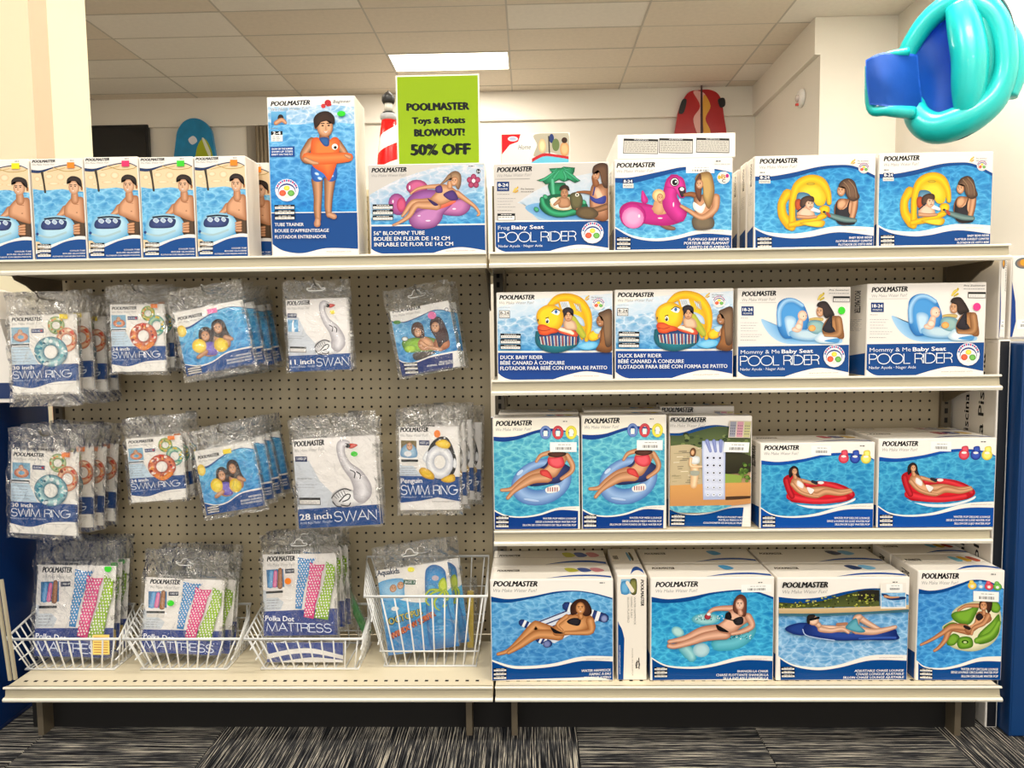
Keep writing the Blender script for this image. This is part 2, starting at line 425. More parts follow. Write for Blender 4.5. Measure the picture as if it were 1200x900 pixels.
# floor: striped carpet squares
def carpet(name, ax):
    m = bpy.data.materials.new(name); m.use_nodes = True; nt = m.node_tree; N = nt.nodes; L = nt.links; b = N['Principled BSDF']
    b.inputs['Roughness'].default_value = .95; b.inputs['Specular IOR Level'].default_value = .1
    tc = N.new('ShaderNodeTexCoord'); mp = N.new('ShaderNodeMapping')
    mp.inputs['Scale'].default_value = (5, 330, 1) if ax == 'x' else (330, 5, 1)
    L.new(tc.outputs['Object'], mp.inputs[0])
    oi = N.new('ShaderNodeObjectInfo'); L.new(oi.outputs['Location'], mp.inputs['Location'])
    n = N.new('ShaderNodeTexNoise'); n.inputs['Scale'].default_value = 1; n.inputs['Detail'].default_value = 3; n.inputs['Roughness'].default_value = .75
    L.new(mp.outputs[0], n.inputs['Vector'])
    r = N.new('ShaderNodeValToRGB'); e = r.color_ramp.elements
    e[0].position = .46; e[0].color = (*lin('#15161A'), 1); e[1].position = .60; e[1].color = (*lin('#CFC6B4'), 1)
    x = e.new(.53); x.color = (*lin('#4A4A4C'), 1); x = e.new(.57); x.color = (*lin('#77736C'), 1)
    L.new(n.outputs['Fac'], r.inputs[0]); L.new(r.outputs[0], b.inputs['Base Color'])
    n2 = N.new('ShaderNodeTexNoise'); n2.inputs['Scale'].default_value = 500; L.new(tc.outputs['Object'], n2.inputs['Vector'])
    bp = N.new('ShaderNodeBump'); bp.inputs['Strength'].default_value = .5; bp.inputs['Distance'].default_value = .003
    L.new(n2.outputs['Fac'], bp.inputs['Height']); L.new(bp.outputs[0], b.inputs['Normal']); return m
CX_, CY_ = carpet('carpet_stripe_across', 'x'), carpet('carpet_stripe_along', 'y')
floor = tag(boxobj('floor', (XL, -3, -.03), (XR, YB, -.008), mat('floor_base', '#3A3936', .9, noise_amt=.3, nscale=20)), kind='structure')
S_ = .9145/2
bm = bmesh.new(); box(bm, (.0008, .0008, -.008), (S_-.0008, S_-.0008, 0), .0015)
cme = {}
m0 = bpy.data.meshes.new('carpet_tile'); bm.to_mesh(m0); bm.free()
for k, mm in ((0, CX_), (1, CY_)):
    q = m0.copy(); q.materials.append(mm); cme[k] = q
for i in range(-8, 9):
    for j in range(-3, 4):
        link('carpet_tile', cme[(i//2) % 2 if j > -9 else 0] if True else None, None, floor, (.205+(i+2)*S_-2*S_, .95+(j+2)*S_-.46, 0))

# left foreground column (painted, chamfered corner)
px = lambda p, Y: U(p, 90, Y=Y).x
Yc = 2.75
cA, cB = px(59, Yc), px(38, Yc-.07); Yk = Yc*1.089
bm = bmesh.new(); prism(bm, [(cA, Yc), (cA, Yk), (cA-.9, Yk), (cA-.9, Yc-.07), (cB, Yc-.07)], 2, 0, CEIL)
wallobj('wall_column', bm, CREAM)
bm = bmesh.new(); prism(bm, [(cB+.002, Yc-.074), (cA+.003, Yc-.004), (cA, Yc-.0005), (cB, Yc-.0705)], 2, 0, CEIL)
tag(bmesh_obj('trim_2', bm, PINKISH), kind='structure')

# ================================================================ GONDOLA
ZT, Z2, Z3, ZB = 1.2043, .8997, .5246, .155
YT, Y2, Y3, YBF, YP = 1.73, 1.7468, 1.7629, 1.7046, 1.987
WS = 1.219
def pegboard(name, x0, x1, z0, z1, y, parent):
    p = .0254; nx, nz = int((x1-x0)/p), int((z1-z0)/p); ox = x0+((x1-x0)-nx*p)/2; V = []; F = []; r = .0034
    for i in range(nx):
        for j in range(nz):
            cx, cz = ox+(i+.5)*p, z0+(j+.5)*p; b = len(V)
            xa = x0 if i == 0 else cx-p/2; xb = x1 if i == nx-1 else cx+p/2
            V += [(xa, y, cz-p/2), (xb, y, cz-p/2), (xb, y, cz+p/2), (xa, y, cz+p/2)]
            for k in range(8):
                t = rad(225+45*k); V.append((cx+r*cos(t), y, cz+r*sin(t)))
            for k in range(4):
                F.append((b+k, b+(k+1) % 4, b+4+(2*k+2) % 8, b+4+(2*k+1) % 8, b+4+2*k))
    me = bpy.data.meshes.new(name); me.from_pydata(V, [], F); me.update(); o = link(name, me, PEG, parent)
    boxobj('hole_shade', (x0, y+.004, z0), (x1, y+.012, z1), DARK, parent)  # dark sheet stands in for the shade inside the holes
    bm = bmesh.new(); box(bm, (x0, y-.002, z0+nz*p), (x1, y+.02, z0+nz*p+.02), .002); bmesh_obj('top_rail', bm, METAL, parent)
    return o
def upright(x, parent, z1=1.41):
    bm = bmesh.new(); box(bm, (x-.013, YP-.012, 0), (x+.013, YP+.03, z1))
    o = bmesh_obj('upright', bm, UPR, parent)
    bm = bmesh.new()
    k = 0; z = .2
    while z < z1-.03:
        box(bm, (x-.004, YP-.0135, z), (x+.004, YP-.0118, z+.014)); z += .0254
    tag(bmesh_obj('slot', bm, DARK, o), kind='stuff')
    return o
def shelf(name, x0, x1, yf, z, parent, lip=.035, holes=False, thick=.028):
    bm = bmesh.new(); box(bm, (x0, yf+.012, z-thick), (x1, YP-.014, z), .002)
    o = bmesh_obj(name, bm, METAL, parent)
    # price channel: top bead, tan face, white lower bead
    zt = z+.004
    bm = bmesh.new(); prism(bm, [(yf+.011, zt-.002), (yf+.001, zt), (yf-.001, zt-.003), (yf+.004, zt-.006), (yf+.0015, zt-.024), (yf-.004, zt-.026), (yf+.0, zt-.030), (yf+.011, zt-.030)], 0, x0+.002, x1-.002)
    bmesh_obj('price_channel', bm, STRIP, o)
    bm = bmesh.new(); prism(bm, [(yf+.011, zt-.029), (yf-.004, zt-.0265), (yf-.008, zt-.031), (yf-.006, zt-lip-.002), (yf+.011, zt-lip-.002)], 0, x0, x1)
    bmesh_obj('channel_edge', bm, STRIPW, o)
    bm = bmesh.new(); prism(bm, [(yf+.0, zt), (yf-.003, zt-.002), (yf-.0025, zt-.005), (yf+.006, zt-.004)], 0, x0, x1)
    bmesh_obj('channel_bead', bm, STRIPW, o)
    if holes:
        bm = bmesh.new(); x = x0+.03
        while x < x1-.02:
            box(bm, (x-.0042, yf+.034, z-.0005), (x+.0042, yf+.041, z+.0006)); x += .0254
        tag(bmesh_obj('deck_hole', bm, DARK, o), kind='stuff')
    # end brackets
    if not holes:
        for x in (x0+.03, x1-.007):
            bm = bmesh.new(); zz = z-thick; dr = .10 if z > 1.1 else .055
            prism(bm, [(YP-.014, zz), (yf+.05, zz), (yf+.06, zz-.012), (yf+.10, zz-.24*dr), (yf+.15, zz-.5*dr), (YP-.03, zz-dr), (YP-.014, zz-dr)], 0, x, x+.003)
            bmesh_obj('bracket', bm, UPR, o)
    return o
def unit(x0, x1, label, shelves, left):
    t = empty('shelving_unit', ((x0+x1)/2, 1.85, 0)); tag(t, label, 'shelf')
    off = t.location.copy()
    ch = []
    pegboard('pegboard', x0+.013, x1-.013, .17, 1.405, YP, t)
    upright(x0+(.0 if left else .013), t); 
    if not left: upright(x1, t)
    for (yf, z) in shelves: shelf('shelf', x0+.003, x1-.003, yf, z, t)
    shelf('base_deck', x0+.003, x1-.003, YBF, ZB, t, holes=True, lip=.034)
    boxobj('kick_plate', (x0, YBF+.10, 0), (x1, YBF+.112, ZB-.03), DARK, t)
    boxobj('foot', (x0+.04, YBF+.06, 0), (x0+.055, YBF+.1, ZB-.03), UPR, t); boxobj('foot', (x1-.075, YBF+.06, 0), (x1-.06, YBF+.1, ZB-.03), UPR, t)
    # rear side of the unit: top shelf that carries the goods of the next aisle
    boxobj('rear_shelf', (x0, YP+.03, ZT-.03), (x1, YP+.38, ZT), METAL, t)
    boxobj('rear_base', (x0, YP+.03, 0), (x1, YP+.40, ZB), METAL, t)
    for c in t.children: c.location -= off
    return t
unit(-WS, 0, 'left shelving section with tan pegboard, hooks and a bare base deck', [(YT, ZT)], True)
unit(0, WS, 'right shelving section with four shelves full of white and blue boxes', [(YT, ZT), (Y2, Z2), (Y3, Z3)], False)

# ================================================================ PRINTED ARTWORK
SK, SKL, SKD = '#A2663F', '#E2AC82', '#74421F'
BLUE, BLUED, WHT, INK = '#05458A', '#07326F', '#F7F1E8', '#111216'
def brand(A, x0, y0, x1, y1, h, tag_=True, c=INK):
    A.text('POOLMASTER', x0, y0, x1, y1, h, c, .034, .28)
    if tag_: A.text('We Make Water Fun!', x0, y0+h*1.05, x0+(x1-x0)*.99, y1+h*1.05, h*.62, '#A9A4A0', 0, .25)
def warn(A, x, y, w_, h, n=3, gap=.18, dy=0):
    """stack of little caution labels"""
    e = h/n
    for i in range(n):
        yy = y+i*e; dx = i*dy
        A.rect(x+dx, yy, x+w_+dx, yy+e*(1-gap), '#17171A'); A.rect(x+w_*.03+dx, yy+e*.36, x+w_*.97+dx, yy+e*(1-gap)-e*.04, '#F5F1EA')
        A.tline(x+w_*.2+dx, yy+e*.12, x+w_*.8+dx, '#E8E4DC', e*.1); A.tline(x+w_*.07+dx, yy+e*.5, x+w_*.9+dx, '#77726C', e*.1)
def smalls(A, x, y, x1, rows, dy, c='#8C8C92', h=2.6):
    for i in range(rows): A.tline(x, y+i*dy, x1-(i % 3)*(x1-x)*.12, c, h)
def waves(A, top, band, bot, bot2, water='#3D9FD8', water2='#2F8ECF', bg=WHT, blue=BLUE):
    """white top, blue ribbon, water picture, white swoosh, blue foot"""
    A.full(bg)
    fl = [A.Q(0, 0), A.Q(1, 0)]
    A.strip(top, [(top[0][0], fl[0][1])]+[(p[0], fl[0][1]) for p in top[1:-1]]+[(top[-1][0], fl[1][1])], blue)
    if water: A.strip(band, bot, water, a=0, c2=water2)
    else: A.strip(band, bot, '#C9A27A')
    A.strip(bot, bot2, WHT)
def block3(A, lines, x1, y, dy, h, widths, c='#F6F6F4', left=None, slope=0.0):
    for i, (t, wd) in enumerate(zip(lines, widths)):
        yy = y+i*dy
        if left is not None: A.text(t, left, yy, left+wd, yy+slope*wd, h, c, .012)
        else: A.text(t, x1-wd, yy, x1, yy+slope*wd, h, c, .012, .12)
def face(A, x, y, r, hair='#2E1C14', look=0, smile=True, skin=SK, skl=SKL, tilt=0, hairpts=None):
    A.ell(x, y, r*.8, r*1.05, skin, skl, rot=tilt, off=(look*r*.2, 0), k=.6)
    for s_ in (-1, 1):
        ex = x+s_*r*.3+look*r*.25
        A.ell(ex, y-r*.12, r*.13, r*.08, '#2A1710', n=8); A.line([(ex-r*.16, y-r*.33), (ex+r*.16, y-r*.34)], r*.05, hair)
    A.limb([(x+look*r*.3, y-r*.05, r*.05), (x+look*r*.38, y+r*.25, r*.1)], '#9A6040', skl)
    if smile: A.blob([(x-r*.3+look*r*.25, y+r*.42), (x+look*r*.25, y+r*.5), (x+r*.3+look*r*.25, y+r*.42), (x+look*r*.25, y+r*.66)], '#A23B34', '#F4E8DE')
    else: A.line([(x-r*.2+look*r*.25, y+r*.52), (x+r*.2+look*r*.25, y+r*.5)], r*.07, '#8C3A30')
def agebox(A, x0, y0, x1, y1, t='8-24', c='#15366F', cap=True):
    A.rect(x0, y0, x1, y1, c); h = (y1-y0)
    A.text(t, x0+(x1-x0)*.1, y0+h*.52, x1-(x1-x0)*.1, y0+h*.52, h*.34, '#F4F4F2', .02)
    A.text('MONTHS', x0+(x1-x0)*.14, y0+h*.86, x1-(x1-x0)*.14, y0+h*.86, h*.18, '#F4F4F2', .0)
def fruit(A, cx, cy, r, ring='#F4F0EE'):
    A.ell(cx, cy, r, r*.98, ring); A.ell(cx, cy+r*.12, r*.76, r*.72, '#1B3F84'); A.ell(cx, cy+r*.2, r*.72, r*.66, ring)
    for i in range(13):
        t = rad(195+150*i/12); A.ell(cx+cos(t)*r*.86, cy+sin(t)*r*.84, r*.08, r*.1, '#C2307C' if i % 2 else '#3B6FB0', n=8)
    A.ell(cx, cy-r*.18, r*.26, r*.22, '#EFC715', '#FBE65A', n=10); A.ell(cx-r*.36, cy+r*.25, r*.3, r*.27, '#C9341F', '#EC6B45', n=10); A.ell(cx+r*.36, cy+r*.27, r*.3, r*.27, '#3C8E33', '#7CC05A', n=10)
    A.ell(cx, cy+r*.52, r*.2, r*.17, '#F0E9E0', n=8)
def swimlogo(A, x, y, s_, txt=True, c='#D9A62A'):
    A.limb([(x, y+s_*.5, s_*.12), (x+s_*.4, y, s_*.2), (x+s_*.8, y-s_*.2, s_*.1)], c, '#F2D468'); A.ell(x+s_*.8, y-s_*.35, s_*.14, s_*.14, c)
    A.limb([(x+s_*.3, y+s_*.6, s_*.1), (x+s_*.8, y+s_*.3, s_*.14)], c)
    if txt:
        A.text('Pre Swimmer', x+s_*1.4, y+s_*.1, x+s_*3.9, y+s_*.1, s_*.3, '#4A4440', 0, .2); A.tline(x+s_*1.4, y+s_*.4, x+s_*3.9, '#8C8680', s_*.12)
def barcode(A, x0, y0, x1, y1, full=True):
    A.rect(x0, y0, x1, y1, '#FBF9F4'); w_, h = x1-x0, y1-y0; p = []; F = []; x = x0+w_*.22; rnd = random.Random(int(x0))
    while x < x0+w_*.8:
        d = rnd.choice((1, 1, 2))*w_*.014; b = len(p); p += [(x, y0+h*.5), (x+d, y0+h*.5), (x+d, y0+h*.78), (x, y0+h*.78)]; F.append((b, b+1, b+2, b+3)); x += d+rnd.choice((1, 2))*w_*.013
    A.add(p, F, [A.C('#222')]*len(p)); A.tline(x0+w_*.3, y0+h*.22, x0+w_*.8, '#8E8A86', h*.06)
def url(A, x0, y0, x1, y1, h, c='#9A938C'): A.text('www.poolmaster.com', x0, y0, x1, y1, h, c)

def art_man(W, H, st='#FF8A24'):
    A = Art([(35, 30), (475, 25), (500, 850), (75, 850)], W, H); A.full('#F3EDE4')
    A.strip([(36, 118), (120, 122), (230, 92), (340, 70), (420, 74), (478, 100)], [(68, 790), (150, 770), (220, 735), (320, 690), (420, 665), (498, 668)], '#EBCFA6')
    A.strip([(50, 270), (150, 285), (300, 275), (380, 290), (485, 300)], [(68, 700), (150, 700), (220, 690), (320, 680), (420, 665), (498, 668)], '#67B7E4', a=0, c2='#4BA6DC')
    for x, y, rx, ry in ((90, 190, 26, 22), (190, 170, 34, 20), (290, 175, 36, 30), (230, 230, 50, 12), (330, 235, 30, 10), (120, 245, 20, 10)): A.ell(x, y, rx, ry, '#E2BB8E', '#F3DDBB', n=10)
    A.strip([(36, 112), (120, 118), (230, 92), (340, 72), (420, 74), (478, 100)], [(38, 138), (120, 140), (230, 102), (340, 80), (420, 82), (478, 108)], '#22375F')
    A.line([(230, 96), (330, 128), (440, 120), (470, 104)], 3, '#B89A5A'); A.line([(180, 132), (330, 100)], 2.5, '#C7A468')
    A.limb([(132, 138, 11), (146, 220, 8), (156, 300, 9)], '#24211E', '#4E4334')
    brand(A, 48, 55, 245, 52, 22); A.tline(375, 36, 408, '#555', 5)
    # swimmer
    A.blob([(375, 520), (455, 530), (500, 530), (500, 670), (420, 672), (390, 640)], '#3A2A1E', '#55402C')
    A.limb([(330, 440, 34), (300, 470, 26), (262, 492, 12)], SK, SKL)
    A.blob([(390, 345), (440, 340), (488, 365), (497, 540), (440, 545), (375, 520), (320, 495), (318, 430), (345, 385)], SK, '#DDA57E', off=(-10, -10))
    A.limb([(408, 320, 30), (410, 370, 34)], SK, '#D9A27C')
    A.ell(470, 270, 9, 18, SK); face(A, 405, 262, 58, '#241A14', -.5, True, '#B5805E', '#E3B592')
    A.blob([(345, 235), (348, 195), (385, 170), (435, 176), (468, 205), (472, 265), (455, 240), (430, 212), (385, 208), (358, 215)], '#1F1714', '#352822')
    A.line([(400, 400), (440, 405)], 2, '#A66B48'); A.ell(425, 470, 7, 4, '#9A6243')
    # ring
    A.blob([(88, 640), (95, 560), (140, 505), (250, 490), (350, 510), (400, 560), (400, 630), (350, 680), (220, 728), (110, 712)], '#6BAFD6', '#B7DCEC', off=(30, -60), k=.6)
    A.blob([(120, 560), (150, 530), (240, 525), (330, 535), (330, 580), (290, 606), (160, 608), (122, 595)], '#23305C', '#3C4A7E')
    for i in range(3): A.blob([(150+i*60, 545), (170+i*58, 525), (200+i*56, 545), (180+i*58, 566)], '#DDE8F0', '#A8BBD2')
    A.line([(150, 520), (240, 512), (325, 520)], 7, '#1C2030'); A.line([(100, 650), (200, 668), (330, 630)], 8, '#A9C7CE')
    A.ell(86, 640, 12, 12, '#1F3D7A', n=8)
    for i in range(4): A.limb([(440, 570+i*22, 11), (398, 576+i*20, 9)], SK, SKL)
    A.strip([(68, 770), (150, 752), (220, 722), (320, 690), (420, 662), (498, 664)], [(75, 850), (160, 850), (250, 850), (340, 850), (420, 850), (500, 850)], WHT)
    A.strip([(70, 800), (150, 775), (220, 745), (320, 705), (420, 688), (498, 690)], [(75, 844), (160, 844), (250, 844), (340, 844), (420, 844), (500, 844)], BLUE)
    warn(A, 85, 720, 115, 110)
    block3(A, ['COOLER TUBE', 'BOUEE GLACIERE', 'FLOTADOR CON HIELERA PORTATIL'], 490, 783, 22, 11, [130, 190, 275], slope=-.0)
    A.ell(383, 76, 32, 26, st, n=10) if st[0] == 'o' else A.rect(352, 55, 415, 103, st)
    return A.mesh('print_cooler')

def art_trainer(W, H):
    A = Art([(32, 32), (478, 35), (497, 885), (42, 890)], W, H); A.full('#F5F1EA')
    A.strip([(34, 75), (180, 85), (330, 75), (480, 90)], [(38, 645), (180, 645), (330, 645), (490, 645)], '#A9D3EE', a=.25, c2='#1E8FDC')
    A.strip([(34, 160), (180, 175), (330, 165), (480, 180)], [(38, 645), (180, 645), (330, 645), (490, 645)], '#62B4E8', a=0, c2='#1A86D4')
    A.strip([(38, 650), (200, 650), (340, 650), (492, 650)], [(40, 825), (110, 865), (210, 875), (350, 850)][:3]+[(340, 850), (497, 885)], BLUE)
    A.strip([(40, 820), (100, 858), (200, 872), (330, 845), (497, 850)], [(42, 890), (100, 890), (200, 888), (330, 887), (497, 885)], WHT)
    brand(A, 50, 75, 252, 73, 24)
    A.ell(345, 66, 17, 16, '#B3252C'); A.text('B', 340, 84, 362, 84, 30, '#C42C32', .03); A.ell(322, 82, 12, 12, '#D03A3A'); A.text('Beginner', 372, 68, 462, 68, 15, '#555', 0, .2)
    A.rect(50, 105, 130, 175, '#6FB4DD', c2='#2D7FBE'); A.ell(100, 140, 16, 20, '#2A1D18'); A.limb([(75, 165, 12), (105, 150, 12), (125, 165, 8)], SK, SKL)
    A.rect(48, 208, 108, 262, '#F5F1EA'); A.rect(48, 208, 108, 228, '#111'); A.text('2-4', 58, 226, 98, 226, 16, '#FFF', .02); smalls(A, 55, 238, 100, 3, 8); A.tline(48, 192, 85)
    A.rect(42, 290, 170, 345, '#1A4C95'); [A.text(t, 50, 307+i*15, 160, 307+i*15, 9, '#FFF', .015) for i, t in enumerate(('SHOW OFF THE SUMMER', 'SWIM UP STEPS', 'DRIFT ON THE FLY'))]
    fruit(A, 125, 525, 62, '#F6EDF3')
    # child
    for p in ([(285, 470, 30), (288, 560, 22), (285, 630, 20), (288, 690, 15)], [(352, 470, 30), (345, 560, 22), (342, 620, 19), (345, 665, 14)]): A.limb(p, SKD, '#D79F77')
    A.limb([(285, 690, 14), (283, 712, 18)], '#A86E4B', '#DDAA86'); A.limb([(345, 660, 14), (372, 672, 15)], '#A86E4B', '#DDAA86')
    A.limb([(262, 270, 26), (218, 335, 20), (228, 368, 15), (275, 375, 13)], SKD, '#D79F77'); A.limb([(390, 280, 24), (428, 330, 18), (440, 365, 14)], SKD, '#D79F77')
    A.blob([(258, 400), (320, 395), (382, 400), (384, 470), (350, 482), (325, 460), (300, 482), (262, 470)], '#1B4FA0', '#3474C8')
    for x, y in ((285, 440), (360, 450), (300, 465), (345, 425)): A.ell(x, y, 14, 8, '#7FB4E6', '#CFE4F6', rot=25, n=8)
    A.limb([(325, 235, 24), (325, 275, 30)], SKD, '#C98F6B')
    A.blob([(262, 258), (295, 248), (325, 285), (372, 248), (402, 262), (402, 330), (385, 400), (350, 478), (320, 440), (262, 395), (255, 320)], '#D2521E', '#F2803C', off=(0, -20))
    A.blob([(300, 252), (345, 250), (350, 290), (325, 292)], '#1C3D72', '#2E5FA0')
    A.limb([(235, 352, 26), (300, 360, 30), (380, 358, 30), (450, 355, 24)], '#D5581F', '#F58A48'); A.limb([(225, 360, 12), (260, 378, 12), (290, 384, 7)], SK, SKL); A.limb([(435, 345, 8), (455, 355, 11)], SK, SKL)
    A.ell(380, 298, 16, 16, '#F4F0E8'); A.ell(382, 302, 8, 8, '#222')
    A.ell(283, 188, 9, 15, SK); face(A, 330, 192, 52, '#2A1A14', .3)
    A.blob([(280, 200), (272, 150), (300, 118), (345, 112), (378, 140), (376, 180), (350, 162), (310, 168), (292, 185)], '#25160F', '#3C261A')
    warn(A, 58, 605, 108, 85); A.ell(415, 126, 22, 15, '#35D32F', n=9)
    for i, (t, x) in enumerate((('TUBE TRAINER', 212), ("BOUEE D'APPRENTISSAGE", 345), ('FLOTADOR ENTRENADOR', 330))): A.text(t, 58, 722+i*34, x, 722+i*34, 18, '#F4F4F2', .01)
    url(A, 330, 868, 460, 868, 9)
    return A.mesh('print_trainer')

def art_bloom(W, H):
    A = Art([(5, 62), (1045, 50), (1055, 860), (28, 870)], W, H); A.full('#CFC9C2')
    A.strip([(8, 330), (300, 180), (700, 70), (1045, 60)], [(30, 605), (300, 605), (700, 605), (1050, 600)], '#C2D2DE', a=.6, c2='#4AA7DC')
    A.strip([(20, 500), (300, 430), (700, 380), (1048, 260)], [(30, 605), (300, 605), (700, 605), (1050, 600)], '#8BC3E2', a=0, c2='#2F97D4')
    A.strip([(30, 598), (400, 598), (1050, 592)], [(30, 615), (400, 612), (1050, 606)], WHT)
    A.strip([(30, 612), (250, 612), (600, 608), (1050, 605)], [(30, 820), (150, 862), (400, 868), (1055, 862)], BLUE)
    A.strip([(28, 812), (70, 840), (150, 866), (250, 870)], [(28, 872), (70, 872), (150, 872), (250, 872)], WHT)
    A.strip([(560, 864), (700, 822), (850, 805), (1055, 835)], [(560, 868), (700, 868), (850, 866), (1055, 864)], WHT)
    brand(A, 32, 126, 345, 120, 40); A.ell(993, 122, 20, 22, '#1A1A1A'); A.text('54', 978, 134, 1008, 134, 20, '#FFF')
    for i in range(5):
        t = rad(90+72*i+180); A.ell(950+38*cos(t), 212+40*sin(t), 26, 28, '#7A1F45', '#B2476B', n=10)
    A.ell(950, 208, 17, 18, '#E9E3E8', n=10); A.tline(905, 72, 955, '#333', 7)
    P1, P2, P3 = '#7C3A78', '#C77BB0', '#B0406E'
    A.ell(440, 262, 98, 68, '#8E2F60', '#D0628F', off=(10, -10)); A.ell(265, 415, 80, 100, P1, '#B95A96', rot=-15, off=(-10, -20))
    A.ell(300, 420, 42, 66, '#A92F5C', '#D2567C', n=12)
    A.blob([(340, 400), (380, 340), (480, 290), (620, 290), (700, 330), (780, 350), (760, 430), (600, 500), (420, 490), (345, 450)], P1, '#A261A8')
    A.blob([(660, 430), (760, 390), (860, 365), (920, 400), (910, 470), (840, 520), (740, 520), (660, 500)], P1, P2, off=(-10, -20))
    A.blob([(370, 570), (380, 530), (460, 470), (600, 430), (700, 400), (780, 385), (740, 440), (680, 500), (660, 560), (600, 620), (500, 640), (410, 625)], P1, '#C480B8', off=(-30, -20)); A.limb([(620, 450, 20), (720, 410, 24), (780, 392, 12)], '#D8523E', '#F07A5A')
    for x, y, a, b in ((540, 565, 24, 7), (460, 520, 14, 6), (775, 460, 18, 8), (375, 265, 8, 20), (225, 390, 7, 16)): A.ell(x, y, a, b, '#F3DDEF', n=8)
    # sunbather
    A.limb([(640, 255, 22), (520, 262, 17), (440, 280, 13), (385, 320, 10)], SK, SKL)
    A.limb([(600, 395, 40), (490, 395, 30), (400, 400, 24), (340, 480, 18), (310, 520, 12)], SK, SKL)
    A.limb([(620, 430, 42), (500, 425, 34), (430, 430, 28), (370, 520, 22), (290, 575, 14), (225, 602, 9)], SK, SKL)
    A.blob([(630, 250), (700, 240), (790, 290), (800, 360), (740, 395), (640, 425), (560, 375), (610, 310)], SK, SKL)
    A.blob([(535, 365), (560, 375), (632, 420), (600, 432), (560, 400)], '#3A2558')
    A.limb([(800, 320, 28), (870, 370, 22), (960, 440, 15), (1000, 500, 12), (985, 520, 9)], SK, SKL)
    A.blob([(610, 262), (660, 250), (670, 310), (615, 312)], '#3B2358', '#5C3C84'); A.blob([(680, 325), (765, 292), (812, 370), (750, 385), (700, 360)], '#3B2358', '#55367C')
    A.limb([(735, 225, 22), (735, 260, 24)], SK, SKL)
    A.blob([(700, 200), (735, 140), (790, 118), (835, 150), (838, 230), (815, 285), (790, 260), (770, 180)], '#6B4A35', '#A88460'); A.limb([(735, 165, 20), (690, 210, 12), (650, 240, 5)], '#6B4A35', '#A88460')
    face(A, 778, 212, 40, '#5A3A28', -.2, True, tilt=20)
    warn(A, 42, 415, 185, 150)
    for i, (t, x, s_) in enumerate((("56\" BLOOMIN' TUBE", 510, 0), ('BOUÉE EN FLEUR DE 142 CM', 735, 0), ('INFLABLE DE FLOR DE 142 CM', 765, 0))): A.text(t, 52+i*4, 692+i*51, x, 690+i*50, 34, '#F4F4F2', .012)
    url(A, 700, 842, 965, 838, 12, '#C77')
    return A.mesh('print_bloom')

def poolrider(A, names, bigy, xs, slope=0, fr=(898, 672, 98)):
    """blue foot with thin POOL RIDER lettering"""
    pass

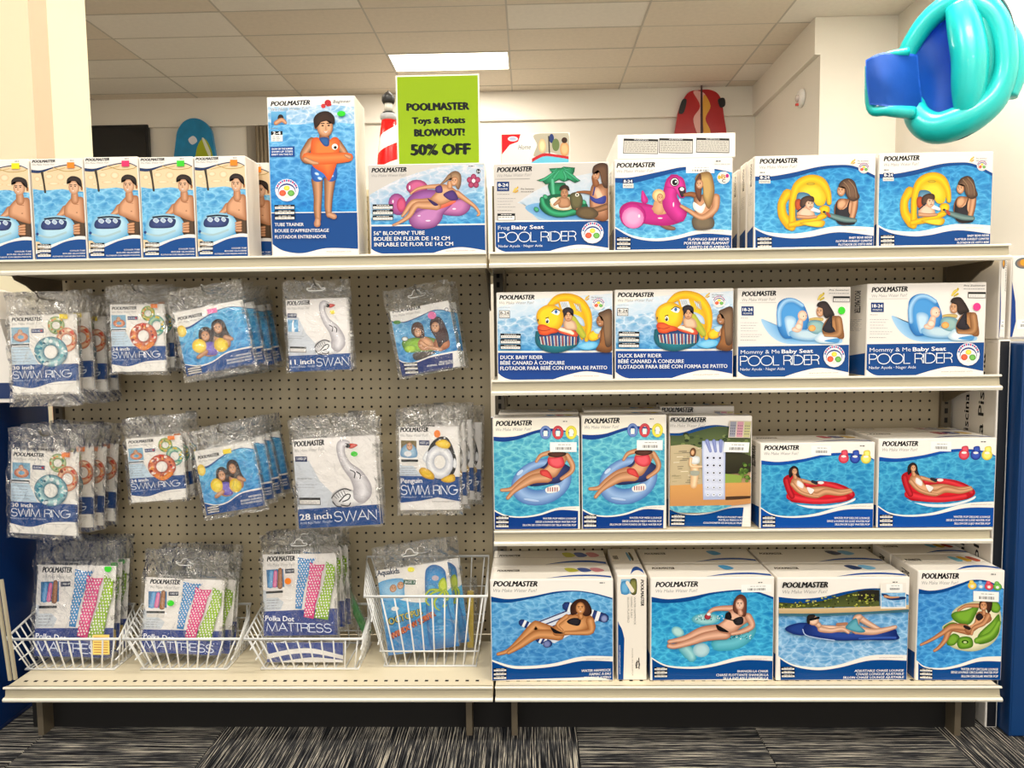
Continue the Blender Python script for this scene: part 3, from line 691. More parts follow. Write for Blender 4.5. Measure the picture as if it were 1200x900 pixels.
def art_frog(W, H):
    A = Art([(28, 60), (1030, 52), (1042, 838), (35, 850)], W, H); A.full('#D3CCC4')
    A.strip([(230, 400), (420, 280), (700, 180), (1032, 120)], [(300, 420), (440, 560), (700, 562), (1038, 560)], '#CFD6DC', a=.9, c2='#9CC3DD')
    A.blob([(300, 440), (450, 400), (700, 440), (880, 500), (1000, 545), (880, 560), (560, 560), (400, 520)], '#7FB2DA', '#4E8FC6')
    A.rect(32, 558, 1038, 572, WHT)
    A.strip([(34, 572), (500, 570), (1039, 566)], [(36, 852), (500, 850), (1040, 840)], BLUE)
    A.strip([(35, 790), (70, 820), (130, 842), (200, 852)], [(35, 852), (70, 852), (130, 852), (200, 852)], WHT)
    A.strip([(480, 846), (640, 800), (800, 778), (1041, 808)], [(480, 849), (640, 848), (800, 845), (1041, 840)], WHT)
    brand(A, 52, 128, 358, 120, 42); A.line([(35, 190), (340, 188)], 2, '#9A9590'); agebox(A, 50, 212, 158, 296)
    smalls(A, 52, 322, 160, 1, 1, '#555'); smalls(A, 52, 360, 215, 4, 25); smalls(A, 52, 466, 185, 1, 1, '#555'); warn(A, 52, 495, 158, 62, 1, .02)
    swimlogo(A, 195, 280, 48)
    G1, G2, G3 = '#0B5436', '#2A9A62', '#0A6B44'
    # palm canopy
    A.blob([(400, 205), (470, 180), (540, 140), (510, 100), (620, 95), (640, 85), (740, 95), (735, 130), (720, 160), (790, 210), (740, 230), (700, 200), (640, 220), (600, 200), (540, 230), (480, 240), (450, 210)], G1, G2, smooth=False, off=(0, -20), k=.55)
    for p in ([(560, 130, 8), (480, 190, 14), (430, 208, 5)], [(600, 120, 8), (560, 170, 14), (540, 215, 6)], [(650, 120, 8), (720, 170, 14), (770, 210, 5)], [(640, 130, 10), (660, 180, 12), (650, 210, 5)], [(580, 100, 4), (560, 118, 6), (520, 120, 3)], [(640, 96, 4), (660, 110, 8), (700, 104, 3)]): A.limb(p, '#0D6040', '#49B884')
    A.blob([(505, 240), (600, 225), (660, 240), (640, 330), (600, 400), (540, 390), (520, 320)], G1, '#1F8655')
    A.limb([(540, 200, 18), (548, 300, 20), (560, 380, 16)], '#0F7A4D', '#66C79A')
    A.blob([(425, 430), (450, 370), (540, 330), (700, 330), (780, 370), (850, 420), (840, 480), (720, 520), (560, 525), (470, 490)], G1, G3)
    A.limb([(450, 370, 22), (470, 430, 26), (540, 490, 30), (640, 505, 28), (740, 480, 26)], G1, '#38B078')
    A.ell(640, 410, 120, 62, '#C9B98A', '#E3D9B4'); A.blob([(520, 380), (570, 360), (640, 440), (700, 450), (650, 465), (560, 440)], '#E4DFCB', '#F2EEE0')
    for x, y in ((400, 460), (480, 350), (820, 400)): A.ell(x, y, 26, 20, G1, '#4AB07E', rot=40, n=9)
    # baby
    A.blob([(595, 370), (640, 350), (690, 370), (700, 430), (650, 450), (600, 440)], '#8C5E3E', '#C4906A'); A.limb([(600, 390, 18), (560, 420, 12)], '#8C5E3E', '#C4906A')
    face(A, 648, 322, 42, '#241812', .1, False, '#8C5A3A', '#C08B65'); A.blob([(605, 300), (612, 262), (650, 245), (685, 262), (690, 300), (650, 275)], '#211510', '#3A261C')
    # frog head + mother
    A.blob([(700, 330), (760, 310), (800, 340), (810, 400), (780, 470), (720, 460), (700, 400)], '#3F3B24', '#6B6440'); A.ell(760, 335, 18, 16, '#E7E2D0'); A.ell(760, 335, 8, 8, '#111')
    A.limb([(890, 320, 18), (820, 310, 12), (760, 312, 8)], SKD, SK)
    A.blob([(890, 250), (960, 240), (1035, 260), (1038, 548), (900, 545), (880, 480), (870, 380)], SKD, '#C98F6B')
    A.blob([(905, 300), (940, 270), (985, 330), (1000, 400), (950, 400)], '#C49070', '#EBC5A4')
    A.blob([(875, 345), (930, 370), (1010, 345), (1005, 410), (940, 415), (885, 385)], '#27307A', '#3A479C'); A.line([(900, 340), (915, 270)], 6, '#27307A')
    A.limb([(1020, 440, 28), (920, 470, 26), (820, 470, 20), (760, 460, 12)], '#5A3B22', '#A87650'); A.blob([(780, 450), (880, 445), (950, 500), (900, 550), (800, 540), (750, 500)], '#4A3B28', '#6E5A3A')
    A.limb([(905, 180, 20), (925, 240, 30)], SKD, SK)
    face(A, 925, 165, 40, '#3A2418', -.5, False, '#8E5C3C', '#CF9A74'); A.blob([(895, 150), (900, 90), (950, 60), (1005, 62), (1030, 100), (1036, 260), (1000, 275), (975, 230), (960, 160), (940, 120)], '#3A2519', '#6B4A32')
    A.text('Frog', 58, 640, 160, 638, 34, '#DCE8F4', -.01); A.text('Baby Seat', 180, 638, 465, 634, 34, '#FFFFFF', .02)
    thin(A, 'POOL RIDER', 60, 752, 752, 742, 84, 3.6); A.text('Nadar Ayuda · Nager Aide', 60, 800, 455, 795, 22, '#E8EEF6')
    fruit(A, 898, 672, 98); url(A, 680, 825, 960, 820, 12)
    return A.mesh('print_frog')

# single-line light alphabet: strokes in a 1x1 cell, advance width after
def _arc(cx, cy, rx, ry, a0, a1, n=14): return [(cx+rx*cos(rad(a0+(a1-a0)*i/n)), cy+ry*sin(rad(a0+(a1-a0)*i/n))) for i in range(n+1)]
LT = {'P': ([[(.0, 0), (0, 1), (.32, 1)]+_arc(.32, .74, .25, .26, 90, -90)+[(0, .48)]], .62), 'O': ([_arc(.46, .5, .46, .52, 90, 450, 22)], .98), 'L': ([[(0, 1), (0, 0), (.46, 0)]], .5),
      'R': ([[(0, 0), (0, 1), (.34, 1)]+_arc(.34, .74, .25, .26, 90, -90)+[(0, .48)], [(.34, .48), (.5, .42), (.56, .25), (.58, 0)]], .66), 'I': ([[(0, 0), (0, 1)]], .12),
      'D': ([[(0, 0), (0, 1), (.28, 1)]+_arc(.28, .5, .46, .5, 90, -90)+[(0, 0)]], .82), 'E': ([[(.5, 1), (0, 1), (0, 0), (.5, 0)], [(0, .52), (.44, .52)]], .56),
      'S': ([_arc(.28, .74, .26, .27, 20, 250, 10)+_arc(.28, .25, .28, .27, 70, -160, 10)], .64), 'W': ([[(0, 1), (.25, 0), (.5, 1), (.75, 0), (1, 1)]], 1.08), 'M': ([[(0, 0), (.12, 1), (.45, 0), (.78, 1), (.9, 0)]], 1.0),
      'N': ([[(0, 0), (0, 1), (.6, 0), (.6, 1)]], .74), 'G': ([_arc(.46, .5, .46, .52, 50, 360, 18)+[(.5, .5)]], 1.0), 'A': ([[(0, 0), (.36, 1), (.72, 0)], [(.12, .34), (.6, .34)]], .78),
      'T': ([[(.25, 0), (.25, 1)], [(0, 1), (.5, 1)]], .54), ' ': ([], .32)}
def thin(A, s_, x0, y0, x1, y1, h, r, c='#E9F1FA'):
    tot = sum(LT[k][1] for k in s_)-.06; k_ = (x1-x0)/tot; x = 0; sl = (y1-y0)/(x1-x0); V = []; F = []
    for ch in s_:
        for st in LT[ch][0]:
            pts = [(x0+(x+p[0])*k_, y0+(x+p[0])*k_*sl-p[1]*h) for p in st]; m = len(pts)
            for i, (px_, py_) in enumerate(pts):
                a, b = pts[max(i-1, 0)], pts[min(i+1, m-1)]; tx, ty = b[0]-a[0], b[1]-a[1]; l = math.hypot(tx, ty) or 1
                if 0 < i < m-1:   # mitre
                    u = (pts[i][0]-a[0], pts[i][1]-a[1]); lu = math.hypot(*u) or 1; cs = max(.45, abs((u[0]*tx+u[1]*ty)/(lu*l)))
                else: cs = 1
                nx, ny = -ty/l*r/cs, tx/l*r/cs; V += [(px_+nx, py_+ny), (px_-nx, py_-ny)]
                if i < m-1: q = len(V)-2; F.append((q, q+1, q+3, q+2))
        x += LT[ch][1]
    A.add(V, F, [A.C(c)]*len(V))

def art_flamingo(W, H):
    A = Art([(28, 215), (860, 200), (858, 845), (28, 865)], W, H)
    waves(A, [(28, 340), (150, 335), (350, 295), (520, 262), (700, 270), (860, 300)], [(28, 372), (150, 378), (350, 330), (520, 285), (700, 285), (860, 300)],
          [(28, 690), (150, 750), (300, 772), (450, 755), (650, 705), (858, 710)], [(28, 700), (150, 765), (300, 790), (450, 778), (650, 735), (858, 745)], '#2F93D2', '#5CB8E4')
    brand(A, 40, 268, 312, 262, 34); barcode(A, 535, 255, 735, 305); A.rect(82, 350, 158, 378, '#1C2F58'); A.text('8-24', 90, 374, 152, 374, 20, '#FFF', .02); A.rect(84, 380, 160, 412, '#E6E2DA', ); A.text('MONTHS', 90, 404, 152, 404, 14, '#333')
    A.ell(800, 338, 46, 44, '#F0E7DE'); A.text('B', 785, 345, 812, 345, 30, '#C8952B', .03); A.text('C', 790, 372, 812, 372, 24, '#333', .02); A.ell(825, 325, 12, 14, '#C2307C'); A.ell(770, 335, 12, 14, '#E2B53A')
    A.tline(745, 218, 778, '#444', 7); smalls(A, 735, 240, 855, 1, 1)
    M1, M2, M3 = '#A6126B', '#E03A9C', '#C92A88'
    A.limb([(350, 665, 14), (400, 690, 18), (450, 700, 12)], '#6A4838', '#9A6E54')
    A.limb([(240, 500, 26), (232, 470, 18), (225, 438, 8)], M1, M2)
    A.blob([(60, 600), (75, 540), (140, 510), (230, 520), (320, 540), (420, 560), (530, 540), (540, 600), (500, 650), (400, 680), (260, 670), (120, 640)], M1, M3)
    A.ell(155, 610, 96, 92, M1, M2, rot=20); A.ell(155, 625, 80, 76, '#DD6FB0', '#F6A9D0', rot=20); A.ell(200, 612, 8, 12, '#FBE3F2', n=8)
    A.blob([(290, 560), (320, 545), (380, 560), (400, 590), (340, 600)], '#C48A64', SKL)
    A.limb([(345, 520, 40), (340, 560, 44)], '#C48A64', SKL); A.limb([(350, 510, 12), (400, 515, 9)], SK, SKL)
    A.limb([(450, 370, 58), (420, 450, 50), (430, 530, 62), (480, 600, 60)], M1, M2)
    A.blob([(385, 400), (400, 350), (450, 322), (510, 340), (532, 400), (530, 470), (490, 480), (450, 420)], M1, M2)
    A.ell(340, 465, 46, 46, '#D8A560', '#F4D79C'); face(A, 350, 482, 30, '#B08A50', .3)
    A.ell(453, 370, 32, 32, '#111'); A.ell(453, 370, 27, 27, '#F7F4EF'); A.ell(455, 372, 20, 22, '#0C0C0C'); A.ell(462, 368, 7, 7, '#FFF', n=8)
    A.blob([(480, 410), (520, 405), (530, 450), (505, 478), (490, 450)], '#120D10', '#3A2A32'); A.ell(505, 420, 16, 14, '#E9E4E4', n=9)
    for x, y, a, b in ((350, 627, 18, 5), (445, 530, 5, 18), (490, 500, 5, 12)): A.ell(x, y, a, b, '#FBE0F0', n=8)
    A.limb([(620, 470, 22), (570, 455, 17), (525, 460, 12)], SKD, SK)
    A.blob([(590, 480), (640, 460), (720, 450), (760, 480), (750, 560), (720, 640), (720, 695), (600, 705), (585, 620), (600, 560)], SKD, '#D79F77')
    A.blob([(585, 620), (720, 620), (722, 695), (600, 705)], '#55493C', '#7A6A52')
    A.blob([(588, 510), (640, 540), (680, 500), (665, 560), (640, 590), (590, 560)], '#E9DED0', '#FBF6EC')
    A.limb([(745, 480, 30), (735, 560, 26), (650, 620, 20), (560, 575, 15), (500, 540, 12)], SK, SKL)
    A.blob([(600, 360), (610, 320), (650, 300), (700, 300), (725, 350), (735, 450), (700, 560), (660, 500), (650, 400)], '#7A5630', '#C9A464')
    A.blob([(595, 400), (610, 340), (640, 320), (640, 500), (610, 480)], '#4A2A1C', '#7A4A32'); face(A, 630, 385, 32, '#4A2A1C', -.6)
    warn(A, 38, 765, 100, 92)
    block3(A, ['FLAMINGO BABY RIDER', 'PORTEUR BEBE FLAMANT', 'CARRITO DE FLAMENCO'], 840, 786, 28, 19, [290, 320, 300], slope=-.012)
    url(A, 655, 722, 800, 718, 8)
    return A.mesh('print_flamingo')

def art_bear(W, H):
    A = Art([(45, 75), (1030, 60), (1005, 835), (32, 830)], W, H)
    waves(A, [(40, 235), (170, 235), (350, 205), (550, 160), (700, 145), (850, 155), (1025, 235)], [(40, 270), (170, 272), (350, 245), (550, 190), (700, 170), (850, 178), (1022, 260)],
          [(34, 650), (120, 690), (300, 710), (450, 700), (700, 655), (1008, 670)], [(34, 665), (150, 720), (330, 748), (480, 740), (720, 705), (1006, 740)], '#2A8FD0', '#4AAEE2')
    brand(A, 80, 132, 382, 124, 40); A.tline(80, 200, 122, '#333', 7); A.rect(75, 228, 162, 262, '#152A55'); A.text('8-24', 82, 256, 156, 256, 24, '#FFF', .02); A.rect(72, 264, 164, 294, '#E6E2DA'); A.text('MONTHS', 80, 288, 156, 288, 14, '#333')
    swimlogo(A, 825, 115, 38); fruit(A, 930, 172, 46, '#F1E3DC')
    Y1, Y2_, Y3_ = '#C98F08', '#F9CF1C', '#EFB50E'
    A.limb([(300, 380, 40), (255, 460, 34), (262, 560, 38), (320, 640, 44)], Y1, Y2_)
    A.limb([(335, 660, 30), (340, 560, 30), (345, 440, 32), (390, 320, 44), (480, 268, 42), (570, 290, 44), (625, 370, 30), (640, 460, 20)], Y1, Y2_, n=7)
    A.blob([(400, 330), (480, 300), (560, 320), (610, 400), (600, 470), (540, 480), (480, 400), (400, 370)], Y3_, '#FBD83A'); A.ell(490, 302, 36, 12, '#A8891C', '#C9A82A')
    A.blob([(375, 400), (420, 370), (480, 390), (500, 450), (490, 560), (430, 600), (365, 590)], '#3A6A88', '#74A6C0')
    A.blob([(362, 440), (400, 425), (440, 470), (400, 520), (365, 505)], '#8C3418', '#C4552C')
    A.limb([(320, 640, 22), (420, 620, 26), (520, 600, 24), (600, 560, 26)], Y1, Y2_); A.blob([(560, 500), (600, 480), (640, 495), (640, 540), (600, 560), (570, 545)], Y1, Y2_)
    A.ell(598, 536, 14, 10, '#2A2018', n=8); A.blob([(400, 620), (590, 605), (580, 660), (470, 650)], Y1, '#F4D83A')
    A.blob([(375, 540), (420, 490), (480, 500), (520, 550), (500, 580), (400, 585)], '#C68E6C', '#F2CDB0'); A.limb([(385, 572, 16), (460, 578, 15), (530, 575, 12)], SK, SKL); A.limb([(500, 510, 18), (555, 530, 12)], '#DDD', '#FFF')
    face(A, 478, 470, 44, '#3A2418', .6, False, '#C38A66', '#F0C8A8'); A.blob([(400, 480), (410, 425), (460, 400), (510, 410), (512, 450), (460, 445), (430, 500)], '#33231B', '#5A4032'); A.line([(380, 530), (440, 480)], 5, '#1F2B3A')
    A.blob([(680, 500), (720, 430), (800, 430), (870, 420), (875, 500), (850, 600), (840, 640), (740, 645), (690, 600)], SKD, '#D9A27C')
    A.blob([(690, 500), (710, 450), (740, 520), (800, 480), (810, 430), (800, 540), (850, 600), (840, 642), (730, 640), (690, 590)], '#171418', '#2E2A30')
    A.blob([(712, 450), (760, 430), (785, 470), (740, 520), (705, 500)], SK, SKL); A.limb([(850, 450, 24), (835, 540, 22), (820, 600, 18)], SK, SKL)
    A.limb([(850, 610, 18), (760, 600, 24), (660, 570, 20), (610, 545, 10)], '#3C5A5E', '#7E9A94'); A.limb([(620, 545, 10), (640, 570, 12)], '#B2432C')
    face(A, 738, 362, 42, '#4A3024', -.5, True); A.blob([(715, 330), (740, 280), (800, 258), (850, 290), (875, 370), (890, 420), (850, 450), (810, 440), (780, 400), (760, 330)], '#3C2A20', '#7A5A44')
    for p in ([(760, 290, 8), (800, 340, 10), (810, 410, 7)], [(800, 275, 6), (850, 340, 9), (860, 420, 6)]): A.limb(p, '#4A3428', '#9A7858')
    warn(A, 52, 735, 118, 92); block3(A, ['BABY BEAR RIDER', 'FLOTTEUR OURSELET CLIMATISE', 'FLOTADOR DE OSITO BEBE'], 990, 762, 28, 17, [190, 300, 280])
    url(A, 785, 690, 940, 694, 8)
    return A.mesh('print_bear')

def art_duck(W, H):
    A = Art([(35, 68), (1105, 42), (1110, 865), (50, 890)], W, H); A.full('#F4EEE4')
    A.strip([(38, 200), (400, 120), (760, 90), (1106, 60)], [(46, 615), (400, 612), (760, 608), (1108, 600)], '#DCE7EE', a=.9, c2='#58AEE0')
    A.strip([(42, 330), (400, 260), (760, 200), (1107, 180)], [(46, 615), (400, 612), (760, 608), (1108, 600)], '#A9D2EA', a=.1, c2='#3EA0DA')
    A.strip([(46, 612), (600, 606), (1108, 596)], [(46, 628), (600, 622), (1108, 612)], WHT)
    A.strip([(46, 630), (600, 624), (1108, 614)], [(50, 886), (600, 880), (1110, 866)], '#0A3E8C')
    A.strip([(48, 822), (80, 850), (130, 875), (190, 888)], [(50, 892), (80, 892), (130, 890), (190, 889)], WHT)
    A.strip([(560, 876), (700, 830), (880, 796), (1110, 830)], [(560, 882), (700, 878), (880, 873), (1110, 866)], WHT)
    brand(A, 58, 128, 382, 122, 42); smalls(A, 55, 200, 160, 1, 1); A.rect(55, 230, 155, 302, '#111'); A.rect(60, 235, 150, 270, '#F3EEE6'); A.text('8-24', 66, 266, 146, 266, 24, '#111', .02); A.rect(60, 274, 150, 298, '#F3EEE6'); A.text('MONTHS', 68, 292, 142, 292, 12, '#222')
    swimlogo(A, 855, 100, 42); fruit(A, 980, 160, 58, '#F3EAE4')
    Y1, Y2_ = '#D29305', '#FDCB12'
    A.limb([(520, 180, 20), (600, 120, 40), (700, 105, 42), (800, 150, 50), (870, 250, 44), (890, 380, 28), (868, 500, 20)], Y1, Y2_, n=7)
    A.blob([(610, 150), (700, 130), (790, 170), (850, 280), (860, 420), (820, 500), (740, 300), (640, 230)], '#DFA50A', '#F6C41E'); 
    for p in ([(620, 145), (700, 140), (720, 200), (640, 215)], [(750, 155), (800, 190), (815, 240), (770, 200)]):
        A.poly(p, '#D9DDE0'); [A.line([(p[0][0]+i*14, p[0][1]+6), (p[0][0]+i*14+14, p[2][1]-8)], 2.2, '#8B95A0', 1) for i in range(1, 5)]
    A.blob([(750, 260), (830, 300), (850, 370), (800, 350), (760, 310)], '#9FB8D6', '#C9D8EC')
    A.blob([(395, 440), (420, 420), (600, 400), (780, 420), (800, 480), (790, 540), (720, 590), (600, 625), (480, 610), (400, 540)], '#0C5360', '#1B7F8C')
    A.blob([(425, 470), (520, 440), (660, 430), (780, 465), (790, 520), (700, 545), (560, 560), (460, 540)], '#1B3560', '#2B4C80')
    for i in range(22): A.limb([(438+i*16, 478-12*sin(i/21*pi), 3.8), (452+i*15.2, 545+16*sin(i/21*pi), 3.2)], ['#F0E9DE', '#C8572C', '#EDE6DA', '#2E5E9C'][i % 4])
    A.blob([(610, 390), (700, 385), (780, 430), (780, 470), (700, 460), (610, 430)], '#C23A22', '#E96A48'); A.limb([(620, 400, 16), (700, 420, 18), (740, 440, 14)], '#DDA', '#F4E6DC')
    A.limb([(740, 300, 30), (800, 400, 34), (840, 460, 26)], '#9DA830', '#C6C23C')
    A.blob([(655, 330), (700, 310), (760, 330), (780, 400), (730, 410), (670, 400)], '#BD8B68', '#EAC3A2')
    face(A, 700, 280, 48, '#191113', 0, False); A.blob([(645, 270), (650, 215), (700, 194), (745, 220), (745, 280), (730, 250), (690, 235), (660, 290)], '#171012', '#30262A')
    A.blob([(410, 330), (405, 260), (440, 205), (520, 170), (600, 190), (650, 250), (650, 340), (610, 400), (530, 425), (450, 400)], Y1, '#FFD21F', off=(-20, -20), k=.6)
    A.blob([(540, 245), (580, 215), (620, 235), (600, 270)], '#F8F6F0'); A.ell(585, 238, 14, 18, '#2766A8', n=9); A.line([(545, 240), (580, 214), (620, 228)], 4, '#111')
    A.ell(505, 325, 18, 24, '#F8F6F0', n=10); A.ell(503, 330, 13, 18, '#121212', n=9); A.ell(500, 322, 4, 5, '#FFF', n=6); A.line([(490, 300), (515, 292)], 4, '#111'); A.ell(418, 320, 6, 14, '#2A2A2A', n=8)
    A.blob([(412, 390), (430, 362), (480, 362), (530, 385), (590, 400), (600, 430), (540, 445), (500, 460), (440, 455), (420, 420)], '#C23812', '#F2622A'); A.line([(425, 410), (480, 418), (530, 405)], 3, '#8E2408')
    A.blob([(880, 450), (930, 410), (980, 400), (985, 480), (930, 510), (890, 495)], Y1, '#FCD22A'); A.blob([(930, 400), (1000, 385), (1020, 430), (960, 440)], '#86B8D2', '#BFDCE8')
    A.limb([(1010, 420, 18), (985, 470, 14)], SK, SKL); A.blob([(780, 560), (860, 520), (960, 520), (960, 570), (860, 595)], '#4AB0E2', '#8AD0F0')
    A.blob([(1010, 380), (1105, 330), (1108, 596), (960, 598), (990, 520)], '#5C3516', '#9A6232'); face(A, 1000, 320, 52, '#4A2F20', -.7, True, '#7A4A2A', '#B67E54')
    A.blob([(975, 260), (1010, 230), (1104, 225), (1107, 520), (1050, 560), (1030, 440), (1020, 300)], '#4A3120', '#8A6A4C')
    warn(A, 68, 448, 190, 155)
    for i, (t, x) in enumerate((('DUCK BABY RIDER', 462), ('BÉBÉ CANARD À CONDUIRE', 665), ('FLOTADOR PARA BEBÉ CON FORMA DE PATITO', 1060))): A.text(t, 70, 690+i*52, x, 684+i*50-(10 if i == 2 else 0), 34, '#F2F4F6', .012)
    url(A, 750, 845, 985, 840, 11, '#B66')
    return A.mesh('print_duck')

def art_mommy(W, H, st='#F23D8A'):
    A = Art([(97, 70), (1120, 52), (1110, 830), (75, 850)], W, H); A.full('#EFE8E0')
    A.blob([(300, 330), (420, 380), (600, 420), (900, 440), (1040, 500), (1010, 545), (700, 552), (500, 540), (370, 460)], '#A8D0EE', '#5FA8E0')
    A.strip([(85, 556), (600, 552), (1112, 546)], [(85, 574), (600, 566), (1112, 556)], WHT)
    A.strip([(84, 574), (600, 564), (1112, 552)], [(76, 850), (600, 840), (1110, 830)], BLUE)
    A.strip([(78, 795), (110, 820), (150, 840), (200, 848)], [(76, 852), (110, 852), (150, 850), (200, 849)], WHT)
    A.strip([(520, 838), (680, 790), (860, 760), (1111, 800)], [(520, 842), (680, 838), (860, 834), (1110, 830)], WHT)
    brand(A, 128, 134, 438, 124, 42); A.line([(105, 190), (440, 186)], 1.6, '#B9B4AE'); agebox(A, 120, 220, 232, 300, '18-24')
    smalls(A, 112, 322, 180, 1, 1, '#444'); smalls(A, 110, 362, 270, 4, 24); smalls(A, 108, 466, 305, 2, 18); smalls(A, 105, 516, 250, 1, 1, '#444')
    swimlogo(A, 825, 125, 62, False, '#C9B020'); A.text('Pre Swimmer', 925, 82, 1112, 80, 14, '#444', 0, .2); A.tline(925, 100, 1112, '#999', 5)
    A.rect(962, 128, 1116, 178, '#222'); A.rect(967, 146, 1112, 174, '#F0EAE2'); smalls(A, 975, 154, 1105, 2, 8)
    B1, B2 = '#1F6CB4', '#6DB2E6'
    A.blob([(445, 260), (460, 190), (520, 150), (600, 148), (680, 190), (720, 260), (740, 340), (720, 420), (640, 480), (560, 500), (500, 490), (450, 400)], B1, '#4B9ADB', off=(0, -20), k=.6)
    A.limb([(470, 380, 22), (468, 260, 24), (520, 180, 22), (600, 168, 20), (680, 210, 18)], '#4E93CF', '#A9D4F4')
    A.blob([(515, 320), (570, 300), (620, 330), (610, 400), (560, 480), (530, 430)], '#7FB4DE', '#C7E2F4')
    A.blob([(560, 440), (700, 420), (800, 440), (860, 400), (880, 480), (760, 520), (600, 500)], '#6CA9D6', '#C5DDE8')
    A.ell(680, 300, 44, 48, '#D9A689', '#F6D6BE'); A.ell(690, 305, 5, 5, '#3A2A22', n=6); A.ell(715, 300, 4, 5, '#3A2A22', n=6); A.limb([(660, 350, 26), (640, 410, 34), (600, 420, 20)], '#D8A688', '#F8DAC4')
    A.ell(645, 395, 34, 30, '#D9A689', '#F9DFCB'); A.blob([(740, 350), (820, 340), (880, 370), (870, 440), (800, 460), (730, 420)], '#5E93A4', '#9CBFB8')
    A.ell(768, 408, 34, 28, '#E08A3A', '#F8B868'); A.limb([(860, 330, 14), (800, 325, 12), (750, 330, 9)], '#B08A50', '#D8C070')
    A.blob([(860, 430), (880, 360), (930, 310), (1000, 300), (1040, 350), (1065, 480), (1020, 500), (900, 470)], '#7A4C28', '#B9824F')
    A.blob([(870, 400), (900, 350), (935, 300), (960, 290), (940, 360), (985, 440), (900, 445), (865, 420)], '#17131A', '#2C2730'); A.line([(945, 300), (950, 400)], 7, '#17131A')
    A.limb([(1010, 330, 34), (1020, 440, 34), (960, 470, 26), (860, 465, 16)], '#7A4C28', '#C08C5C')
    A.blob([(790, 500), (850, 440), (880, 480), (1000, 490), (1010, 530), (850, 540)], '#A7CBE0', '#EEF4F6'); A.blob([(880, 520), (960, 500), (1020, 500), (1000, 535)], '#4F97D0')
    face(A, 842, 262, 44, '#1E1512', -.6, True, '#A4704C', '#D9A780'); A.blob([(812, 215), (830, 180), (890, 172), (930, 210), (975, 290), (940, 300), (900, 320), (870, 290), (860, 230)], '#1B1311', '#3A2C28')
    A.ell(1040, 252, 34, 34, st, n=12)
    A.text('Mommy & Me', 105, 640, 468, 632, 34, '#E4ECF6', .0); A.text('Baby Seat', 486, 632, 775, 624, 34, '#FFFFFF', .022)
    thin(A, 'POOL RIDER', 100, 745, 832, 728, 84, 3.8); A.text('Nadar Ayuda · Nager Aide', 98, 788, 512, 780, 24, '#E8EEF6')
    fruit(A, 972, 655, 100, '#F4F0F0'); url(A, 735, 812, 1010, 804, 12)
    return A.mesh('print_mommy')

def art_mesh(W, H):
    A = Art([(18, 68), (645, 62), (655, 865), (30, 870)], W, H)
    waves(A, [(18, 195), (100, 198), (200, 188), (330, 150), (420, 135), (540, 150), (645, 190)], [(20, 225), (100, 232), (200, 215), (330, 172), (420, 158), (540, 160), (645, 192)],
          [(24, 725), (110, 765), (230, 775), (360, 755), (500, 710), (652, 700)], [(24, 738), (110, 775), (230, 785), (360, 768), (500, 728), (652, 735)], '#5DBCD2', '#3FA6CC', bg='#FBF3E2', blue='#0A3A86')
    brand(A, 38, 118, 300, 112, 36); A.tline(530, 82, 560, '#444', 6)
    for x, c, c2 in ((402, '#3F5FA8', '#7E98D0'), (493, '#B3202C', '#E0525A'), (590, '#D8C21E', '#F6EC5C')): A.ring(x, 165, 42, 50, 20, 28, c, c2, n=18); A.rect(x-14, 152, x+14, 192, '#F2F0EC')
    R1, R2 = '#4C78B8', '#9DBDE6'
    A.ring(372, 525, 228, 165, 128, 78, R1, R2, rot=-18, dx=6, dy=-26)
    A.blob([(330, 440), (400, 400), (440, 350), (560, 400), (590, 440), (520, 520), (440, 540), (300, 555), (250, 520)], '#232A52', '#3A4478')
    A.limb([(560, 330, 20), (600, 400, 20), (590, 450, 17), (520, 500, 13)], SK, SKL); A.limb([(440, 310, 18), (370, 330, 15), (335, 375, 11)], SK, SKL)
    A.limb([(370, 460, 38), (290, 480, 30), (210, 530, 24), (150, 575, 16), (80, 583, 12)], SK, SKL); A.limb([(420, 490, 38), (320, 500, 34), (240, 540, 26), (170, 590, 17), (125, 640, 14)], SK, SKL)
    A.blob([(430, 330), (520, 320), (560, 350), (520, 430), (470, 490), (400, 480), (370, 450), (420, 400)], SK, SKL)
    A.blob([(365, 440), (420, 440), (455, 500), (400, 485), (368, 470)], '#B32A2A', '#E0504C'); A.blob([(420, 350), (470, 345), (525, 340), (540, 400), (490, 425), (430, 400)], '#C22A34', '#F2606A')
    A.blob([(430, 310), (545, 308), (545, 330), (490, 345), (430, 335)], '#2A1A18', '#5A3428')
    A.blob([(405, 570), (480, 545), (505, 555), (500, 590), (420, 605)], '#F0EDE8'); [A.rect(418+i*17, 562, 425+i*17, 592, '#A33') for i in range(5)]
    A.ell(300, 655, 60, 8, '#B8D0F0', n=10, rot=8); A.ell(215, 455, 30, 12, '#C8DCF4', n=10, rot=-40)
    barcode(A, 435, 235, 630, 305)
    warn(A, 38, 770, 95, 90); block3(A, ['WATER POP MESH LOUNGE', 'SIEGE LOUNGE MESH WATER POP', 'SILLON DE CON FONDO DE TELA WATER POP'], 630, 796, 24, 14, [245, 300, 395])
    url(A, 480, 718, 628, 716, 6)
    return A.mesh('print_mesh_lounge')

